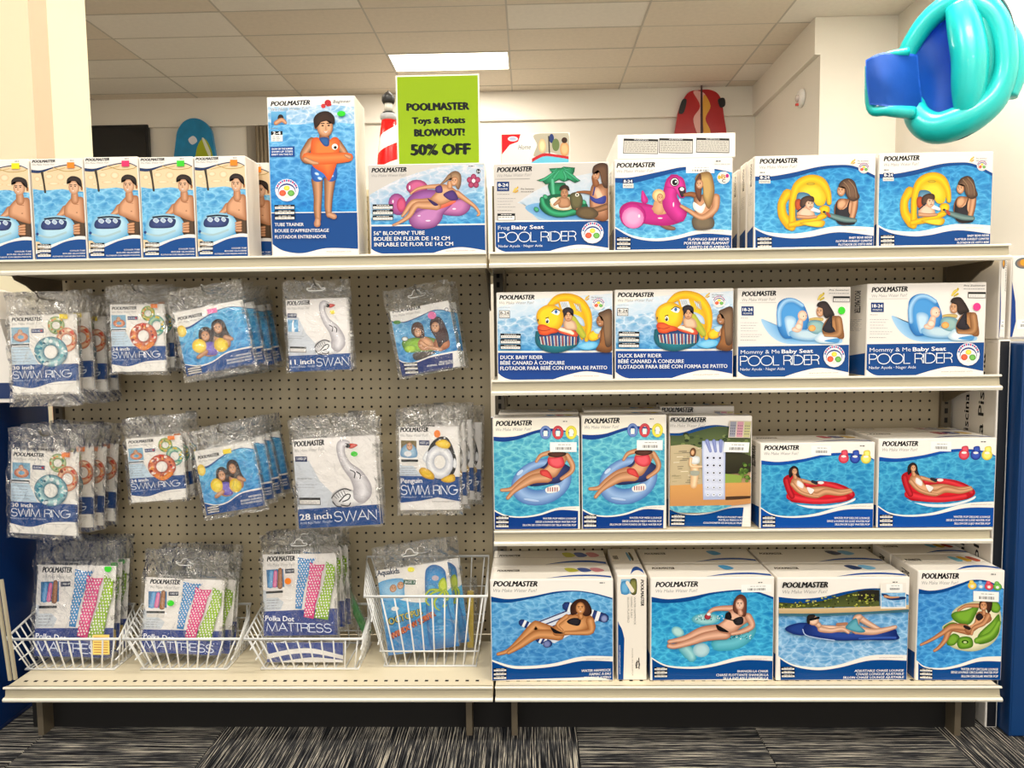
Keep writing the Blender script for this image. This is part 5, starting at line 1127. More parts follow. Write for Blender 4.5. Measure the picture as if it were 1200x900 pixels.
# ---- base deck
YB1 = 1.738
lab = {'hammock': 'large box of a woman on a navy and white striped water hammock', 'shangri': 'large box of a woman in black on a pale aqua floating chair', 'lounge': 'large box of a man lying on a dark blue chaise float', 'leaf': 'large box of a woman on a green leaf patterned float'}
for k, a, b, tp, D, cols in (('hammock', 576, 720, 679, .10, ('#C9C84A', '#4A62A8', '#D98C96')), ('shangri', 762, 907, 677, .11, ('#4FA8E0',)), ('lounge', 909, 1064, 677, .11, ('#28406E', '#7DC0EA')), ('leaf', 1072, 1174, 669, .13, ('#7CC4DC', '#E2B13A', '#C4543A'))):
    x0, x1, H = xz(a, b, 799, tp, YB1, ZB)
    carton(k, x0, x1-.002, ZB, H, YB1, D, lab[k], cols=cols)
    carton(k, x0, x1-.003, ZB, H, YB1+D+.004, .229-D, 'matching box directly behind the '+{'hammock': 'striped water hammock', 'shangri': 'pale aqua floating chair', 'lounge': 'dark blue chaise', 'leaf': 'green leaf float'}[k]+' box, its top showing', cols=cols)
def art_spine(W, H):
    A = Art([(803, 190), (1002, 190), (997, 832), (803, 832)], W, H); A.full('#F3EADC')
    A.strip([(803, 480), (830, 520), (848, 580)], [(803, 832), (825, 832), (840, 832)], BLUE); A.poly([(803, 470), (825, 520), (845, 590), (842, 660), (830, 832), (803, 832)], BLUE, smooth=False)
    A.rect(825, 208, 936, 300, '#86B8D8'); A.blob([(826, 230), (870, 225), (880, 298), (828, 298)], '#2F7CB4', '#6CB0DA'); A.blob([(890, 215), (934, 212), (934, 298), (895, 298)], '#3A3A20', '#8A8A4A'); A.limb([(870, 230, 12), (905, 280, 14)], '#EEE4D0')
    A.text('POOLMASTER', 965, 212, 965, 375, 22, INK, .025, .22)
    for i, (t, y) in enumerate((('WATER HAMMOCK', 495), ('HAMAC À EAU', 450), ('SILLON PLAYERO', 480))): A.text(t, 915-i*23, 320, 915-i*23, y, 14, '#8A8278')
    A.text('www.poolmaster.com', 818, 800, 818, 620, 10, '#DDE6F2'); A.text('MADE IN CHINA', 900, 640, 900, 810, 7, '#8A8278')
    A.ell(940, 740, 16, 20, '#3A3632'); A.ell(940, 740, 12, 16, '#F3EADC'); A.limb([(930, 760, 4), (938, 715, 3)], '#3A3632'); A.limb([(948, 700, 3), (950, 765, 3)], '#3A3632')
    return A.mesh('print_spine')
ARTS['spine'] = art_spine
x0, x1, H = xz(723.5, 758, 797, 675, YB1+.002, ZB)
carton('spine', x0, x1, ZB, H, YB1+.004, .22, 'narrow white box end with a small pool picture, beside the hammock box', cols=('#6FA8CC', '#3A3A28'), side=False)

# ================================================================ HANGING POUCHES: card art
def art_ring(W, H, size, st):
    A = Art([(78, 262), (487, 262), (497, 850), (70, 850)], W, H); A.full('#F6F0E6')
    A.poly([(75, 420), (130, 440), (190, 500), (240, 622), (74, 622)], '#C9DDEA'); brand(A, 92, 306, 275, 304, 26)
    A.rect(85, 350, 193, 460, '#7FAFC8'); A.ell(140, 420, 46, 34, '#B8552C', '#E8A070'); A.ell(140, 420, 20, 14, '#6FA8C8'); face(A, 138, 385, 20, '#2A1A14', 0)
    A.rect(207, 362, 283, 392, '#1B2F66'); A.text('10-14 AGES', 213, 384, 277, 384, 14, '#F0F0F4', .01); A.ell(270, 377, 7, 7, '#C22'); A.rect(78, 470, 190, 492, '#222'); A.rect(82, 480, 187, 490, '#EEE'); smalls(A, 84, 510, 200, 5, 22)
    a = size == '30'
    def spots(cx, cy, rx, ry, cs, n, s):
        rnd = random.Random(n+int(size))
        for i in range(n):
            t = rnd.uniform(0, 2*pi); k = rnd.uniform(.68, .92); A.ell(cx+rx*k*cos(t), cy+ry*k*sin(t), s*rnd.uniform(.6, 1.3), s*rnd.uniform(.5, 1), rnd.choice(cs), n=7, rot=rnd.uniform(0, 180))
    A.ring(362, 340, 52, 64, 25, 27, '#6E8A3C' if a else '#5C9A3C', '#C8D8A0' if a else '#DCC860'); spots(362, 340, 50, 62, ('#E4B044', '#3E7A4A', '#D8723A', '#F4F0DC'), 16, 9)
    A.ring(425, 445, 64, 88, 32, 40, '#C0562A' if a else '#2E8A8C', '#F0C8A0' if a else '#BCD8A8', n=22); spots(425, 445, 62, 84, ('#D8492A', '#F6D8B8', '#E89A54', '#7A3A24') if a else ('#E8C83A', '#2E7A9A', '#F2F2E4', '#3AA08A'), 20, 11)
    A.rect(70, 622, 500, 850, BLUE)
    A.ring(325, 532, 104, 112, 42, 50, '#2E6E84' if a else '#A8301C', '#BFE4E2' if a else '#F08A54', n=30); spots(325, 532, 100, 108, ('#2A8AA0', '#F2F6F2', '#7CC4C8', '#1F5E74', '#D8EEE8') if a else ('#D8341C', '#F6E0D0', '#F4A03C', '#8C1C10', '#F8C060'), 44, 14)
    A.ell(325, 532, 40, 48, '#F8F3EA')
    if not a: A.limb([(280, 610, 20), (330, 640, 22), (390, 600, 20)], '#D86A14', '#F49A38')
    A.strip([(70, 778), (200, 800), (340, 758), (498, 748)], [(70, 850), (200, 850), (340, 850), (497, 850)], '#F8F3EA'); url(A, 300, 778, 455, 772, 9)
    A.text(size+' inch', 84, 660, 215, 656, 28, '#F4F4F4', .02); thin(A, 'SWIM RING', 82, 726, 452, 720, 54, 2.6); A.text('Flotador · Bouee', 84, 748, 300, 744, 14, '#B8C8E4')
    A.rect(388, 262, 438, 296, st); return A.mesh('print_ring_card')
def art_arm(W, H, st):
    A = Art([(0, 0), (100, 0), (100, 100), (0, 100)], W, H)
    waves(A, [(0, 24), (18, 25), (40, 16), (60, 9), (80, 7), (100, 12)], [(0, 28), (18, 28), (40, 18), (60, 10.5), (80, 8), (100, 13)], [(0, 80), (20, 86), (40, 84), (65, 74), (100, 72)], [(0, 81), (20, 88), (40, 86), (65, 76), (100, 75)], '#58B4E2', '#3F9CDA', bg='#F2EDE4')
    brand(A, 4, 13, 40, 13, 5); A.ell(6, 30, 7, 9, '#E8B818', '#F8DC5C')
    for x, y, h_, sm in ((38, 44, '#241612', 1), (58, 36, '#1F1411', 1)):
        A.blob([(x-9, y+14), (x-4, y+9), (x+8, y+10), (x+14, y+22), (x+10, y+32), (x-6, y+30)], SK, SKL)
        A.blob([(x-10, y+2), (x-7, y-10), (x+2, y-14), (x+10, y-8), (x+13, y+8), (x+18, y+22), (x+9, y+18), (x-6, y+12)], h_, '#3E2C24'); face(A, x, y, 7.6, h_, 0)
    A.blob([(33, 56), (48, 56), (50, 74), (34, 72)], '#5A48A8', '#7E6CC8'); A.limb([(22, 74, 3), (34, 68, 4)], SK, SKL)
    for x, y in ((27, 57), (58, 62)): A.blob([(x-9, y-6), (x, y-11), (x+9, y-4), (x+8, y+7), (x-2, y+11), (x-10, y+4)], '#E2B00C', '#FBE24A')
    A.limb([(66, 52, 4), (74, 56, 3)], SK, SKL); warn(A, 3, 87, 20, 11); block3(A, ['ARM BANDS', 'BRASSARDS GONFLABLES', 'FLOTADORES DE BRAZO'], 97, 84, 4.5, 3, [22, 36, 36])
    A.rect(48, 5, 62, 12, st); return A.mesh('print_armband_card')
def art_swan(W, H, size, st, small=False):
    A = Art([(25, 275), (515, 250), (525, 770), (42, 802)], W, H); A.full('#F4EEE8'); A.blob([(26, 400), (120, 400), (180, 520), (260, 600), (300, 690), (36, 700)], '#D2D6DC', smooth=False)
    brand(A, 38, 316, 215, 306, 32); A.rect(38, 374, 110, 406, '#16265A'); A.text('3 AND UP', 46, 396, 104, 395, 16, '#EEE', .01); smalls(A, 42, 505, 135, 1, 1, '#444'); smalls(A, 42, 540, 160, 2, 16)
    A.rect(50, 618, 178, 660, '#222'); A.rect(54, 632, 174, 656, '#EEE8E0'); smalls(A, 60, 640, 168, 2, 8)
    if small: A.rect(40, 420, 120, 510, '#5FA8D8', a=0); A.limb([(80, 500, 12), (78, 450, 6), (84, 430, 6)], '#EEE', '#FFF')
    A.poly([(34, 688), (520, 655), (526, 772), (42, 804)], BLUE)
    A.blob([(245, 620), (265, 580), (330, 560), (400, 580), (470, 560), (480, 600), (430, 650), (340, 672), (270, 665)], '#B9B4B4', '#FBF9F7')
    A.limb([(350, 300, 22), (318, 305, 26), (315, 360, 24), (345, 430, 30), (400, 490, 44), (430, 560, 54), (420, 600, 50)], '#A9A2A6', '#F3EFF0')
    A.blob([(355, 305), (385, 298), (415, 308), (380, 328), (358, 322)], '#A8241C', '#DC4A38'); A.blob([(340, 300), (362, 300), (372, 316), (350, 325)], '#17130F'); A.ell(345, 306, 5, 4, '#FFF', n=6)
    for p in ([(365, 455), (390, 470), (385, 500)], [(400, 465), (420, 480), (418, 505)], [(245, 620), (270, 590), (320, 565), (360, 575)], [(290, 640), (330, 600), (355, 600), (345, 625), (310, 640)], [(300, 660), (340, 665), (355, 648)], [(250, 640), (270, 665), (300, 670)]): A.line(p, 3.4, '#2A282C')
    for i in range(5): A.line([(255+i*16, 600-i*6), (275+i*14, 622-i*4)], 2.2, '#6A686C')
    A.text(size+' inch', 52, 752, 240, 738, 36, '#F6F6F6', .02); thin(A, 'SWAN', 256, 756, 510, 740, 56, 2.8); A.text('Ayuda para Nadar · Flotador', 52, 776, 245, 762, 16, '#C8D6EE')
    A.ell(392, 360, 21, 16, st, n=8); return A.mesh('print_swan_card')
def art_penguin(W, H, st):
    A = Art([(640, 210), (995, 195), (998, 690), (640, 682)], W, H); A.full('#F5F0EA'); A.blob([(640, 420), (720, 430), (760, 480), (760, 490), (640, 490)], '#D0D8E0', smooth=False)
    brand(A, 650, 238, 808, 232, 26); A.rect(652, 285, 740, 378, '#7C6A40'); A.blob([(655, 330), (700, 300), (738, 330), (738, 378), (655, 378)], '#5E8FB8', '#A8C8DC'); face(A, 700, 318, 22, '#2A1A12', 0); A.ell(690, 360, 22, 16, '#EEE')
    A.rect(755, 282, 815, 310, '#18285C'); A.text('AGES 3-6', 760, 302, 810, 301, 13, '#EEE', .01); A.rect(652, 392, 748, 406, '#222'); A.rect(655, 408, 746, 428, '#E8E2DA'); smalls(A, 652, 440, 740, 4, 13); A.poly([(638, 486), (998, 492), (998, 640), (860, 612), (760, 630), (638, 640)], BLUE)
    A.blob([(800, 360), (825, 300), (870, 262), (920, 262), (955, 320), (975, 400), (960, 470), (900, 512), (830, 490), (795, 430)], '#17130F', '#2E2A2A')
    A.blob([(775, 380), (800, 340), (810, 360), (795, 410), (780, 400)], '#C8C8CC', '#F4F4F4'); A.blob([(962, 380), (978, 410), (970, 440), (955, 430)], '#C8C8CC', '#F4F4F4')
    A.ring(875, 405, 82, 100, 34, 40, '#B8BAC4', '#FBFAFA', n=26); A.ell(875, 405, 34, 40, '#F3EEE6'); A.blob([(850, 300), (870, 280), (910, 275), (940, 300), (925, 325), (880, 322)], '#D8A408', '#F8D42C'); A.ell(905, 265, 6, 5, '#FFF', n=6)
    A.blob([(752, 460), (770, 438), (810, 450), (840, 480), (835, 508), (780, 495)], '#C08A08', '#EFC42A'); A.blob([(880, 510), (920, 485), (960, 478), (965, 515), (920, 527)], '#C08A08', '#EFC42A')
    A.text('Penguin', 648, 528, 770, 526, 28, '#F4F4F4', .015); thin(A, 'SWIM RING', 648, 592, 982, 596, 52, 2.6); A.text('Flotador · Bouee', 650, 612, 830, 612, 12, '#B8C8E4'); url(A, 825, 640, 965, 642, 9)
    A.ell(862, 242, 19, 22, st); return A.mesh('print_penguin_card')
def art_turtle(W, H, st):
    A = Art([(440, 230), (805, 185), (860, 605), (480, 665)], W, H)
    waves(A, [(447, 290), (520, 300), (600, 278), (700, 240), (760, 238), (812, 255)], [(448, 296), (520, 306), (600, 284), (700, 245), (760, 242), (813, 258)], [(465, 540), (500, 562), (570, 565), (680, 528), (850, 500)], [(466, 548), (500, 568), (570, 573), (680, 538), (851, 510)], '#5FAEDC', '#3C92CE', bg='#F3EEE6', blue='#122A6E')
    brand(A, 460, 242, 632, 224, 24); A.ell(480, 300, 24, 12, '#4C8C2C'); A.ell(790, 240, 12, 12, '#333'); A.ell(790, 240, 9, 9, '#EEE')
    A.blob([(500, 430), (540, 410), (640, 400), (730, 430), (720, 490), (620, 500), (530, 500), (505, 470)], '#3E6A1C', '#8EBE3C'); A.ell(520, 410, 22, 16, '#1C2018', '#F0F0E8'); A.ell(550, 475, 40, 26, '#6A9A2C', '#B4D84A')
    A.blob([(600, 440), (640, 400), (690, 430), (700, 480), (620, 490)], SK, SKL); A.blob([(700, 440), (760, 390), (795, 430), (790, 480), (720, 498)], '#8C4A2C', '#C98050')
    A.blob([(565, 370), (575, 320), (610, 305), (640, 330), (645, 400), (620, 410), (590, 405)], '#3A2014', '#5E3A26'); face(A, 605, 372, 28, '#3A2014', 0)
    A.blob([(685, 360), (690, 300), (735, 280), (770, 320), (795, 420), (760, 450), (730, 480), (715, 420)], '#2A1614', '#46241E'); face(A, 716, 345, 32, '#2A1614', -.2)
    A.limb([(620, 440, 16), (660, 470, 14), (740, 490, 12)], SK, SKL); A.blob([(570, 505), (700, 500), (680, 525), (580, 555)], '#2A2422', '#44382E')
    warn(A, 498, 568, 88, 80, dy=2); block3(A, ['FROG FLOAT', 'ANIMAL RIDE ON RING'], 845, 580, 22, 12, [118, 200], slope=-.1)
    A.ell(700, 270, 26, 24, st); return A.mesh('print_friends_card')
def art_dot(W, H, st, note=False):
    A = Art([(655, 262), (1075, 282), (1050, 700), (635, 690)], W, H); A.full('#F5EFE8'); A.blob([(640, 560), (740, 560), (760, 520), (700, 470), (645, 450)], '#D6DBE0', smooth=False)
    brand(A, 680, 300, 838, 306, 26); A.rect(672, 345, 770, 440, '#3E78A8'); A.limb([(700, 360, 12), (690, 430, 14)], '#3C8FD0', '#8AC0E8'); A.limb([(725, 360, 10), (715, 430, 12)], '#D84A8C', '#F09ABC'); A.limb([(752, 350, 12), (745, 435, 16)], '#7A4A28', '#C88A58')
    A.rect(780, 347, 832, 370, '#141A3A'); A.text('3 AND UP', 786, 363, 828, 364, 11, '#EEE', .01); A.rect(662, 458, 760, 470, '#222'); A.rect(664, 472, 758, 494, '#E6E0D8'); smalls(A, 662, 505, 735, 4, 14)
    A.poly([(642, 562), (1058, 566), (1050, 702), (635, 692)], '#27408C')
    for pts, c, c2, sd in (([(858, 290), (905, 300), (960, 300), (925, 340), (905, 400), (880, 470), (860, 560), (825, 556), (835, 460), (852, 380)], '#2A7FC0', '#3E9BD8', 1), ([(925, 318), (960, 335), (1008, 335), (985, 390), (970, 460), (940, 540), (925, 612), (870, 600), (885, 520), (905, 430), (918, 370)], '#D8357C', '#EE4E94', 2), ([(1018, 320), (1064, 345), (1060, 420), (1035, 490), (1005, 620), (930, 605), (950, 540), (985, 460), (1012, 380)], '#7CA818', '#A2C82C', 3)):
        A.blob(pts, c, c2, smooth=False, k=.75)
        xs = [p[0] for p in pts]; ys = [p[1] for p in pts]; rnd = random.Random(sd)
        for j in range(20):
            yy = min(ys)+12+j*(max(ys)-min(ys)-20)/20
            cr = []; m = len(pts)
            for i in range(m):
                (xa, ya), (xb, yb) = pts[i], pts[(i+1) % m]
                if (ya-yy)*(yb-yy) < 0: cr.append(xa+(xb-xa)*(yy-ya)/(yb-ya))
            if len(cr) < 2: continue
            lo, hi = min(cr), max(cr); x = lo+5+(j % 2)*7
            while x < hi-3: A.ell(x, yy+rnd.uniform(-2, 2), 4, 4.6, '#F8F4F0', n=7); x += 15
    A.text('Polka Dot', 656, 606, 818, 618, 26, '#F0F2F8', .012); thin(A, 'MATTRESS', 660, 660, 1022, 682, 42, 2.2, '#D8E0F0'); A.ell(798 if not note else 1040, 408 if not note else 290, 19, 17, st)
    if note:
        A.rect(958, 592, 1045, 682, '#F6D878'); [A.line([(966, 604+i*11), (1036, 606+i*11)], 1.6, '#B8703A') for i in range(7)]
    return A.mesh('print_dot_card')
def art_octo(W, H):
    A = Art([(600, 255), (955, 170), (1060, 690), (690, 690)], W, H); A.full('#F2ECE4')
    A.strip([(612, 352), (700, 400), (850, 420), (1000, 330)], [(690, 690), (800, 690), (950, 690), (1060, 690)], '#3FA4D8', a=.4, c2='#2A7CC0')
    A.text('Aquakids', 606, 282, 705, 262, 30, '#22304A', .02); A.blob([(612, 320), (720, 290), (735, 350), (730, 400), (640, 405)], '#5EA6D8', '#9CCBE8'); face(A, 682, 345, 20, '#22160F'); face(A, 715, 328, 20, '#22160F')
    A.rect(728, 296, 788, 322, '#155A40'); A.text('AGE 3', 734, 316, 784, 314, 14, '#EEE', .01)
    A.blob([(835, 260), (850, 215), (885, 200), (930, 215), (955, 260), (975, 420), (1040, 680), (900, 690), (850, 420)], '#1E5E9C', '#3E92CC', k=.7)
    for i in range(8): A.blob([(845+i*13, 330+i*40), (880+i*12, 315+i*40), (905+i*12, 345+i*38), (870+i*12, 360+i*38)], '#2A78B4', '#57ACD8')
    A.ell(893, 280, 20, 16, '#C8B8C0'); A.blob([(912, 320), (925, 285), (945, 275), (962, 310), (962, 360), (930, 365)], '#8CAC1C', '#D0DC4A')
    for p in ([(930, 350), (880, 370), (850, 410), (870, 440)], [(940, 360), (900, 410), (905, 450), (930, 470)], [(950, 360), (960, 410), (950, 450), (970, 440)], [(955, 350), (975, 380), (972, 410)], [(920, 350), (870, 350), (845, 380)]): A.limb([(x, y, 8-i*1.6) for i, (x, y) in enumerate(p)], '#7C9C18', '#C8D83C')
    A.text('OCTOPUS', 680, 540, 840, 490, 40, '#14384C', .04); A.text('OCTOPUS', 682, 536, 838, 488, 36, '#E6D84A', .0)
    A.text('WINDOW SURFER', 700, 612, 912, 500, 34, '#8C1C10', .04); A.text('WINDOW SURFER', 702, 608, 910, 497, 30, '#F28A3C', .0); smalls(A, 890, 560, 985, 3, 18, '#A8D0EC')
    A.ell(760, 237, 18, 14, '#F4EA3C'); A.ell(700, 452, 18, 12, '#F4F0E8', n=10); return A.mesh('print_octopus_card')

# ---------------------------------------------------------------- pouch builder
def film_mesh(W, H, mt, ms, mb, T, seed, nx=18, nz=24, hole=True):
    """crumpled pillow bag round a card of W x H; open-edged header at the top"""
    V = []; F = []; x0, x1, z0, z1 = -ms, W+ms, -mb, H+mt
    for s_ in (-1, 1):
        for j in range(nz+1):
            for i in range(nx+1):
                u, v = i/nx, j/nz; x, z = x0+(x1-x0)*u, z0+(z1-z0)*v
                e = (1-abs(2*u-1)**6)*(1-abs(2*min(1, max(0, (z+mb)/(H+mb+.012)))-1)**8)
                q = Vector((x*22+seed*3.1, z*22, seed+s_))
                n = noise.noise(q)*.5+abs(noise.noise(q*2.6))*.8+abs(noise.noise(q*6))*.3
                out = z > H or z < 0 or x < 0 or x > W
                y = -.0035-T*e*.35-(.003+.006*out)*max(0, n)*1.2 if s_ < 0 else .004+T*e+.004*n
                if z > H: y += (.010*noise.noise(Vector((x*14, z*18, seed)))) + .002
                if z < 0 or z > H: z += .006*noise.noise(Vector((x*26, 4, seed*2)))
                if u in (0, 1): x += .004*noise.noise(Vector((2+u*9, z*24, seed)))
                V.append((x, y, z))
    m = (nx+1)*(nz+1)
    for s_ in (0, 1):
        for j in range(nz):
            for i in range(nx):
                a = s_*m+j*(nx+1)+i; f = (a, a+1, a+nx+2, a+nx+1); F.append(f if s_ == 0 else f[::-1])
    me = bpy.data.meshes.new('clear_bag'); me.from_pydata(V, [], F)
    for p in me.polygons: p.use_smooth = True
    me.materials.append(FILM); me.materials.append(FILM2)
    for p in me.polygons:
        c = p.center
        if c.z > H+.002 or c.z < 0 or c.x < 0 or c.x > W: p.material_index = 1
    return me
HOLEM = mat('white_hang_tab', '#F0EEEA', .4)
def hole_mesh(w_=.022, r=.0012):
    bm = bmesh.new(); tube(bm, cat([(-w_, 0, 0), (-w_*.55, 0, .001), (-w_*.35, 0, .009), (0, 0, .012), (w_*.35, 0, .009), (w_*.55, 0, .001), (w_, 0, 0), (w_*.8, 0, -.005), (0, 0, -.006), (-w_*.8, 0, -.005)], 3, True), r, 5, True)
    me = bpy.data.meshes.new('hang_hole'); bm.to_mesh(me); bm.free(); me.materials.append(HOLEM); return me
def pouch(name, artfn, quad, Y, lean, label, group=None, mt=.05, ms=.006, mb=.02, T=.009, seed=1, vinyl='#D8D8D4', hole=False, cat_='pouch'):
    TL, TR, BR, BL = quad
    a, b = U(*BL, Y=Y), U(*BR, Y=Y); c, d = U(*TL, Y=Y+lean), U(*TR, Y=Y+lean)
    ex = ((b-a)+(d-c)).normalized(); W = ((b-a).length+(d-c).length)/2
    up = (c-a)+(d-b); up = up-ex*up.dot(ex); H = up.length/2; up.normalize(); ey = up.cross(ex)
    org = (a+b+c+d)/4-ex*W/2-up*H/2
    t = empty(name, org); Mx = Matrix((ex, ey, up)).transposed().to_4x4(); Mx.translation = org; t.matrix_world = Mx
    tag(t, label, cat_, group)
    if artfn:
        boxobj('insert_card', (0, 0, 0), (W, .0012, H), CARTON, t); link('card_print', artfn(W, H), None, t, (0, -.0004, 0))
    bm = bmesh.new(); box(bm, (.006, .003, .004), (W-.006, .003+T*.8, H-.006), min(.004, T*.3)); bmesh_obj('folded_vinyl', bm, mat('vinyl_'+vinyl.strip('#'), vinyl, .35, noise_amt=.25, nscale=30, bump=.5, bscale=25), t)
    link('clear_bag', film_mesh(W, H, mt, ms, mb, T, seed), None, t)
    if hole: link('hang_hole', hole_mesh(), None, t, (W/2, -.004, H+mt*.55))
    t['dims'] = (W, H, T); del t['dims']
    return t, W, H
def more(t, n, step, labels, dx=0.0, yaw=0.0, dz=0.0, seed=0):
    rnd = random.Random(seed); ws = []
    for i in range(n):
        r = dup(t); m = t.matrix_world.copy()
        m = Matrix.Translation(Vector((dx*(i+1)+rnd.uniform(-.003, .003), step*(i+1), dz*(i+1)+rnd.uniform(-.004, .004)))) @ m @ Matrix.Rotation(rad(yaw*(.6+.4*rnd.random())), 4, 'Z') @ Matrix.Rotation(rad(rnd.uniform(-2, 2)), 4, 'Y')
        r.matrix_world = m; r['label'] = labels[i]; ws.append(r)
    return ws
def hook(x, z, yfront, label, group='wire hooks on the pegboard'):
    t = empty('peg_hook', (x, YP, z)); tag(t, label, 'hook', group)
    bm = bmesh.new(); L = YP-yfront
    tube(bm, cat([(0, -.002, .0), (0, -L*.3, .001), (0, -L*.8, .002), (0, -L+.01, .006), (0, -L, .016)], 4), .0022, 6); bmesh_obj('prong', bm, CHROME, t, True)
    bm = bmesh.new(); bmesh.ops.create_uvsphere(bm, u_segments=8, v_segments=6, radius=.0038); bmesh_obj('tip', bm, CHROME, t, True, (0, -L, .018))
    boxobj('back_plate', (-.014, -.004, -.008), (.014, -.0005, .012), CHROME, t)
    return t
ordn = ['second', 'third', 'fourth', 'fifth']
def stack(name, key, artfn, quad, Y, n, step, what, where, hx=None, **kw):
    dx = kw.pop('dx', 0); yaw = kw.pop('yaw', 0); lean = kw.pop('lean', 0.004); seed = kw.get('seed', 1)
    grp = what+' pouches, '+where
    t, W, H = pouch(name, artfn, quad, Y, lean, f'pouch of {what} {where}, at the front', grp if n else None, **kw)
    if n: more(t, n, step, [f'pouch of {what} {where}, {ordn[i]} from the front' for i in range(n)], dx, yaw, seed=seed)
    c = t.matrix_world @ Vector((hx*W if hx else W/2, 0, H+kw.get('mt', .05)*.62))
    hook(c.x, c.z, Y-.014, 'zinc wire hook holding the '+what+' pouches '+where)
stack('swim_ring_pouch', 'u1', lambda W, H: art_ring(W, H, '30', '#F4D81E'), [(14, 369), (92, 368), (92, 461), (13, 463)], 1.755, 3, .045, 'large aqua swim ring', 'at upper left', mt=.056, mb=.03, seed=1, dx=.004, yaw=6, vinyl='#C8B8A8')
stack('swim_ring_pouch', 'u2', lambda W, H: art_ring(W, H, '24', '#F6862A'), [(130, 356), (197, 357), (192, 434), (131, 437)], 1.77, 3, .034, 'small orange swim ring', 'on the upper row', mt=.045, mb=.008, seed=2, yaw=5, vinyl='#8A7F5A')
stack('armband_pouch', 'u3', lambda W, H: art_arm(W, H, '#F27AB4'), [(213, 368), (287, 347), (296, 430), (210, 440)], 1.74, 3, .058, 'yellow armbands', 'on the upper row', mt=.05, mb=.015, seed=3, dx=.0, yaw=8, vinyl='#3E8CB8')
stack('swan_float_pouch', 'u4', lambda W, H: art_swan(W, H, '11', '#F4D81E', True), [(333, 351), (409, 349), (411, 432), (341, 436)], 1.77, 1, .03, 'small white swan', 'on the upper row', mt=.045, mb=.003, seed=4, hole=True, vinyl='#E4E2DE')
stack('float_pouch', 'u5', lambda W, H: art_turtle(W, H, '#F27AB4'), [(461, 364), (528, 352), (538, 429), (467, 443)], 1.80, 1, .05, 'two girls on a green float', 'at upper right', mt=.052, mb=.005, ms=.008, seed=5, hole=True, dx=.006, vinyl='#6C9A48')
stack('swim_ring_pouch', 'l1', lambda W, H: art_ring(W, H, '30', '#F6862A'), [(19, 526), (93, 531), (91, 627), (7, 624)], 1.755, 3, .045, 'large aqua swim ring', 'on the lower left hook', mt=.055, mb=.012, seed=6, dx=.004, yaw=6, vinyl='#C8B8A8')
stack('swim_ring_pouch', 'l2', lambda W, H: art_ring(W, H, '24', '#F6862A'), [(148, 512), (214, 512), (219, 582), (155, 591)], 1.775, 2, .035, 'small orange swim ring', 'on the lower row', mt=.05, mb=.004, seed=7, yaw=5, vinyl='#8A7F5A')
stack('armband_pouch', 'l3', lambda W, H: art_arm(W, H, '#F4D81E'), [(231, 530), (298, 515), (309, 594), (239, 603)], 1.745, 3, .058, 'yellow armbands', 'on the lower row', mt=.05, mb=.012, seed=8, yaw=8, vinyl='#3E8CB8')
stack('swan_float_pouch', 'l4', lambda W, H: art_swan(W, H, '28', '#3FD22E'), [(345, 515), (440, 510), (445, 614), (348, 620)], 1.765, 2, .03, 'large white swan', 'on the lower row', mt=.05, mb=.004, seed=9, vinyl='#E8E6E2')
stack('penguin_ring_pouch', 'l5', lambda W, H: art_penguin(W, H, '#F6862A'), [(468, 501), (539, 499), (539, 598), (468, 597)], 1.78, 3, .04, 'penguin swim ring', 'at lower right', mt=.045, mb=.012, ms=.006, seed=10, dx=.014, yaw=4, vinyl='#A8A4A0')

# ---------------------------------------------------------------- wire baskets
def basket(bf, tf, tb, bb, label, n=9, mid=None):
    """bf, tf, tb, bb: (x0, x1, y, z) of bottom-front, top-front, top-back, bottom-back edges"""
    o = Vector(((bf[0]+bf[1])/2, bf[2], ZB)); t = empty('wire_basket', o); tag(t, label, 'basket', 'white wire baskets on the base deck')
    P = lambda e, s_: Vector((e[s_], e[2], e[3]))-o
    L3 = lambda a, b, k: a*(1-k)+b*k
    bm = bmesh.new(); tube(bm, [P(tf, 0), P(tf, 1), P(tb, 1), P(tb, 0)], .0036, 7, True); bmesh_obj('rim', bm, WIRE, t, True)
    bm = bmesh.new(); tube(bm, [P(bf, 0), P(bf, 1), P(bb, 1), P(bb, 0)], .0030, 6, True)
    for k in ([.62] if not mid else [mid]):
        tube(bm, [L3(P(bf, 0), P(tf, 0), 1-k), L3(P(bf, 1), P(tf, 1), 1-k), L3(P(bb, 1), P(tb, 1), 1-k), L3(P(bb, 0), P(tb, 0), 1-k)], .0024, 6, True) if mid else None
    bmesh_obj('lower_frame', bm, WIRE, t, True)
    bm = bmesh.new()
    for i in range(n+1):
        k = (i+.35)/(n+.7); a, b, c, d = L3(P(tf, 0), P(tf, 1), k), L3(P(bf, 0), P(bf, 1), k), L3(P(bb, 0), P(bb, 1), k), L3(P(tb, 0), P(tb, 1), k)
        tube(bm, [a, b+Vector((0, 0, .004)), b+Vector((0, .006, -.001)), c, d], .0021, 5)
    bmesh_obj('front_wires', bm, WIRE, t, True)
    bm = bmesh.new()
    for s_ in (0, 1):
        for i in range(1, 8):
            k = i/8; tube(bm, [L3(P(tf, s_), P(tb, s_), k), L3(P(bf, s_), P(bb, s_), k)], .0019, 5)
        for k in (.35, .68): tube(bm, [L3(P(tf, s_), P(bf, s_), k), L3(P(tb, s_), P(bb, s_), k)], .0019, 5)
    for k in (.35, .68): tube(bm, [L3(P(tb, 0), P(bb, 0), k), L3(P(tb, 1), P(bb, 1), k)], .0019, 5)
    bmesh_obj('side_wires', bm, WIRE, t, True)
    return t
def bx3(p0, p1, y, Y): a, b = U(p0, y, Y=Y), U(p1, y, Y=Y); return (a.x, b.x, Y, (a.z+b.z)/2)
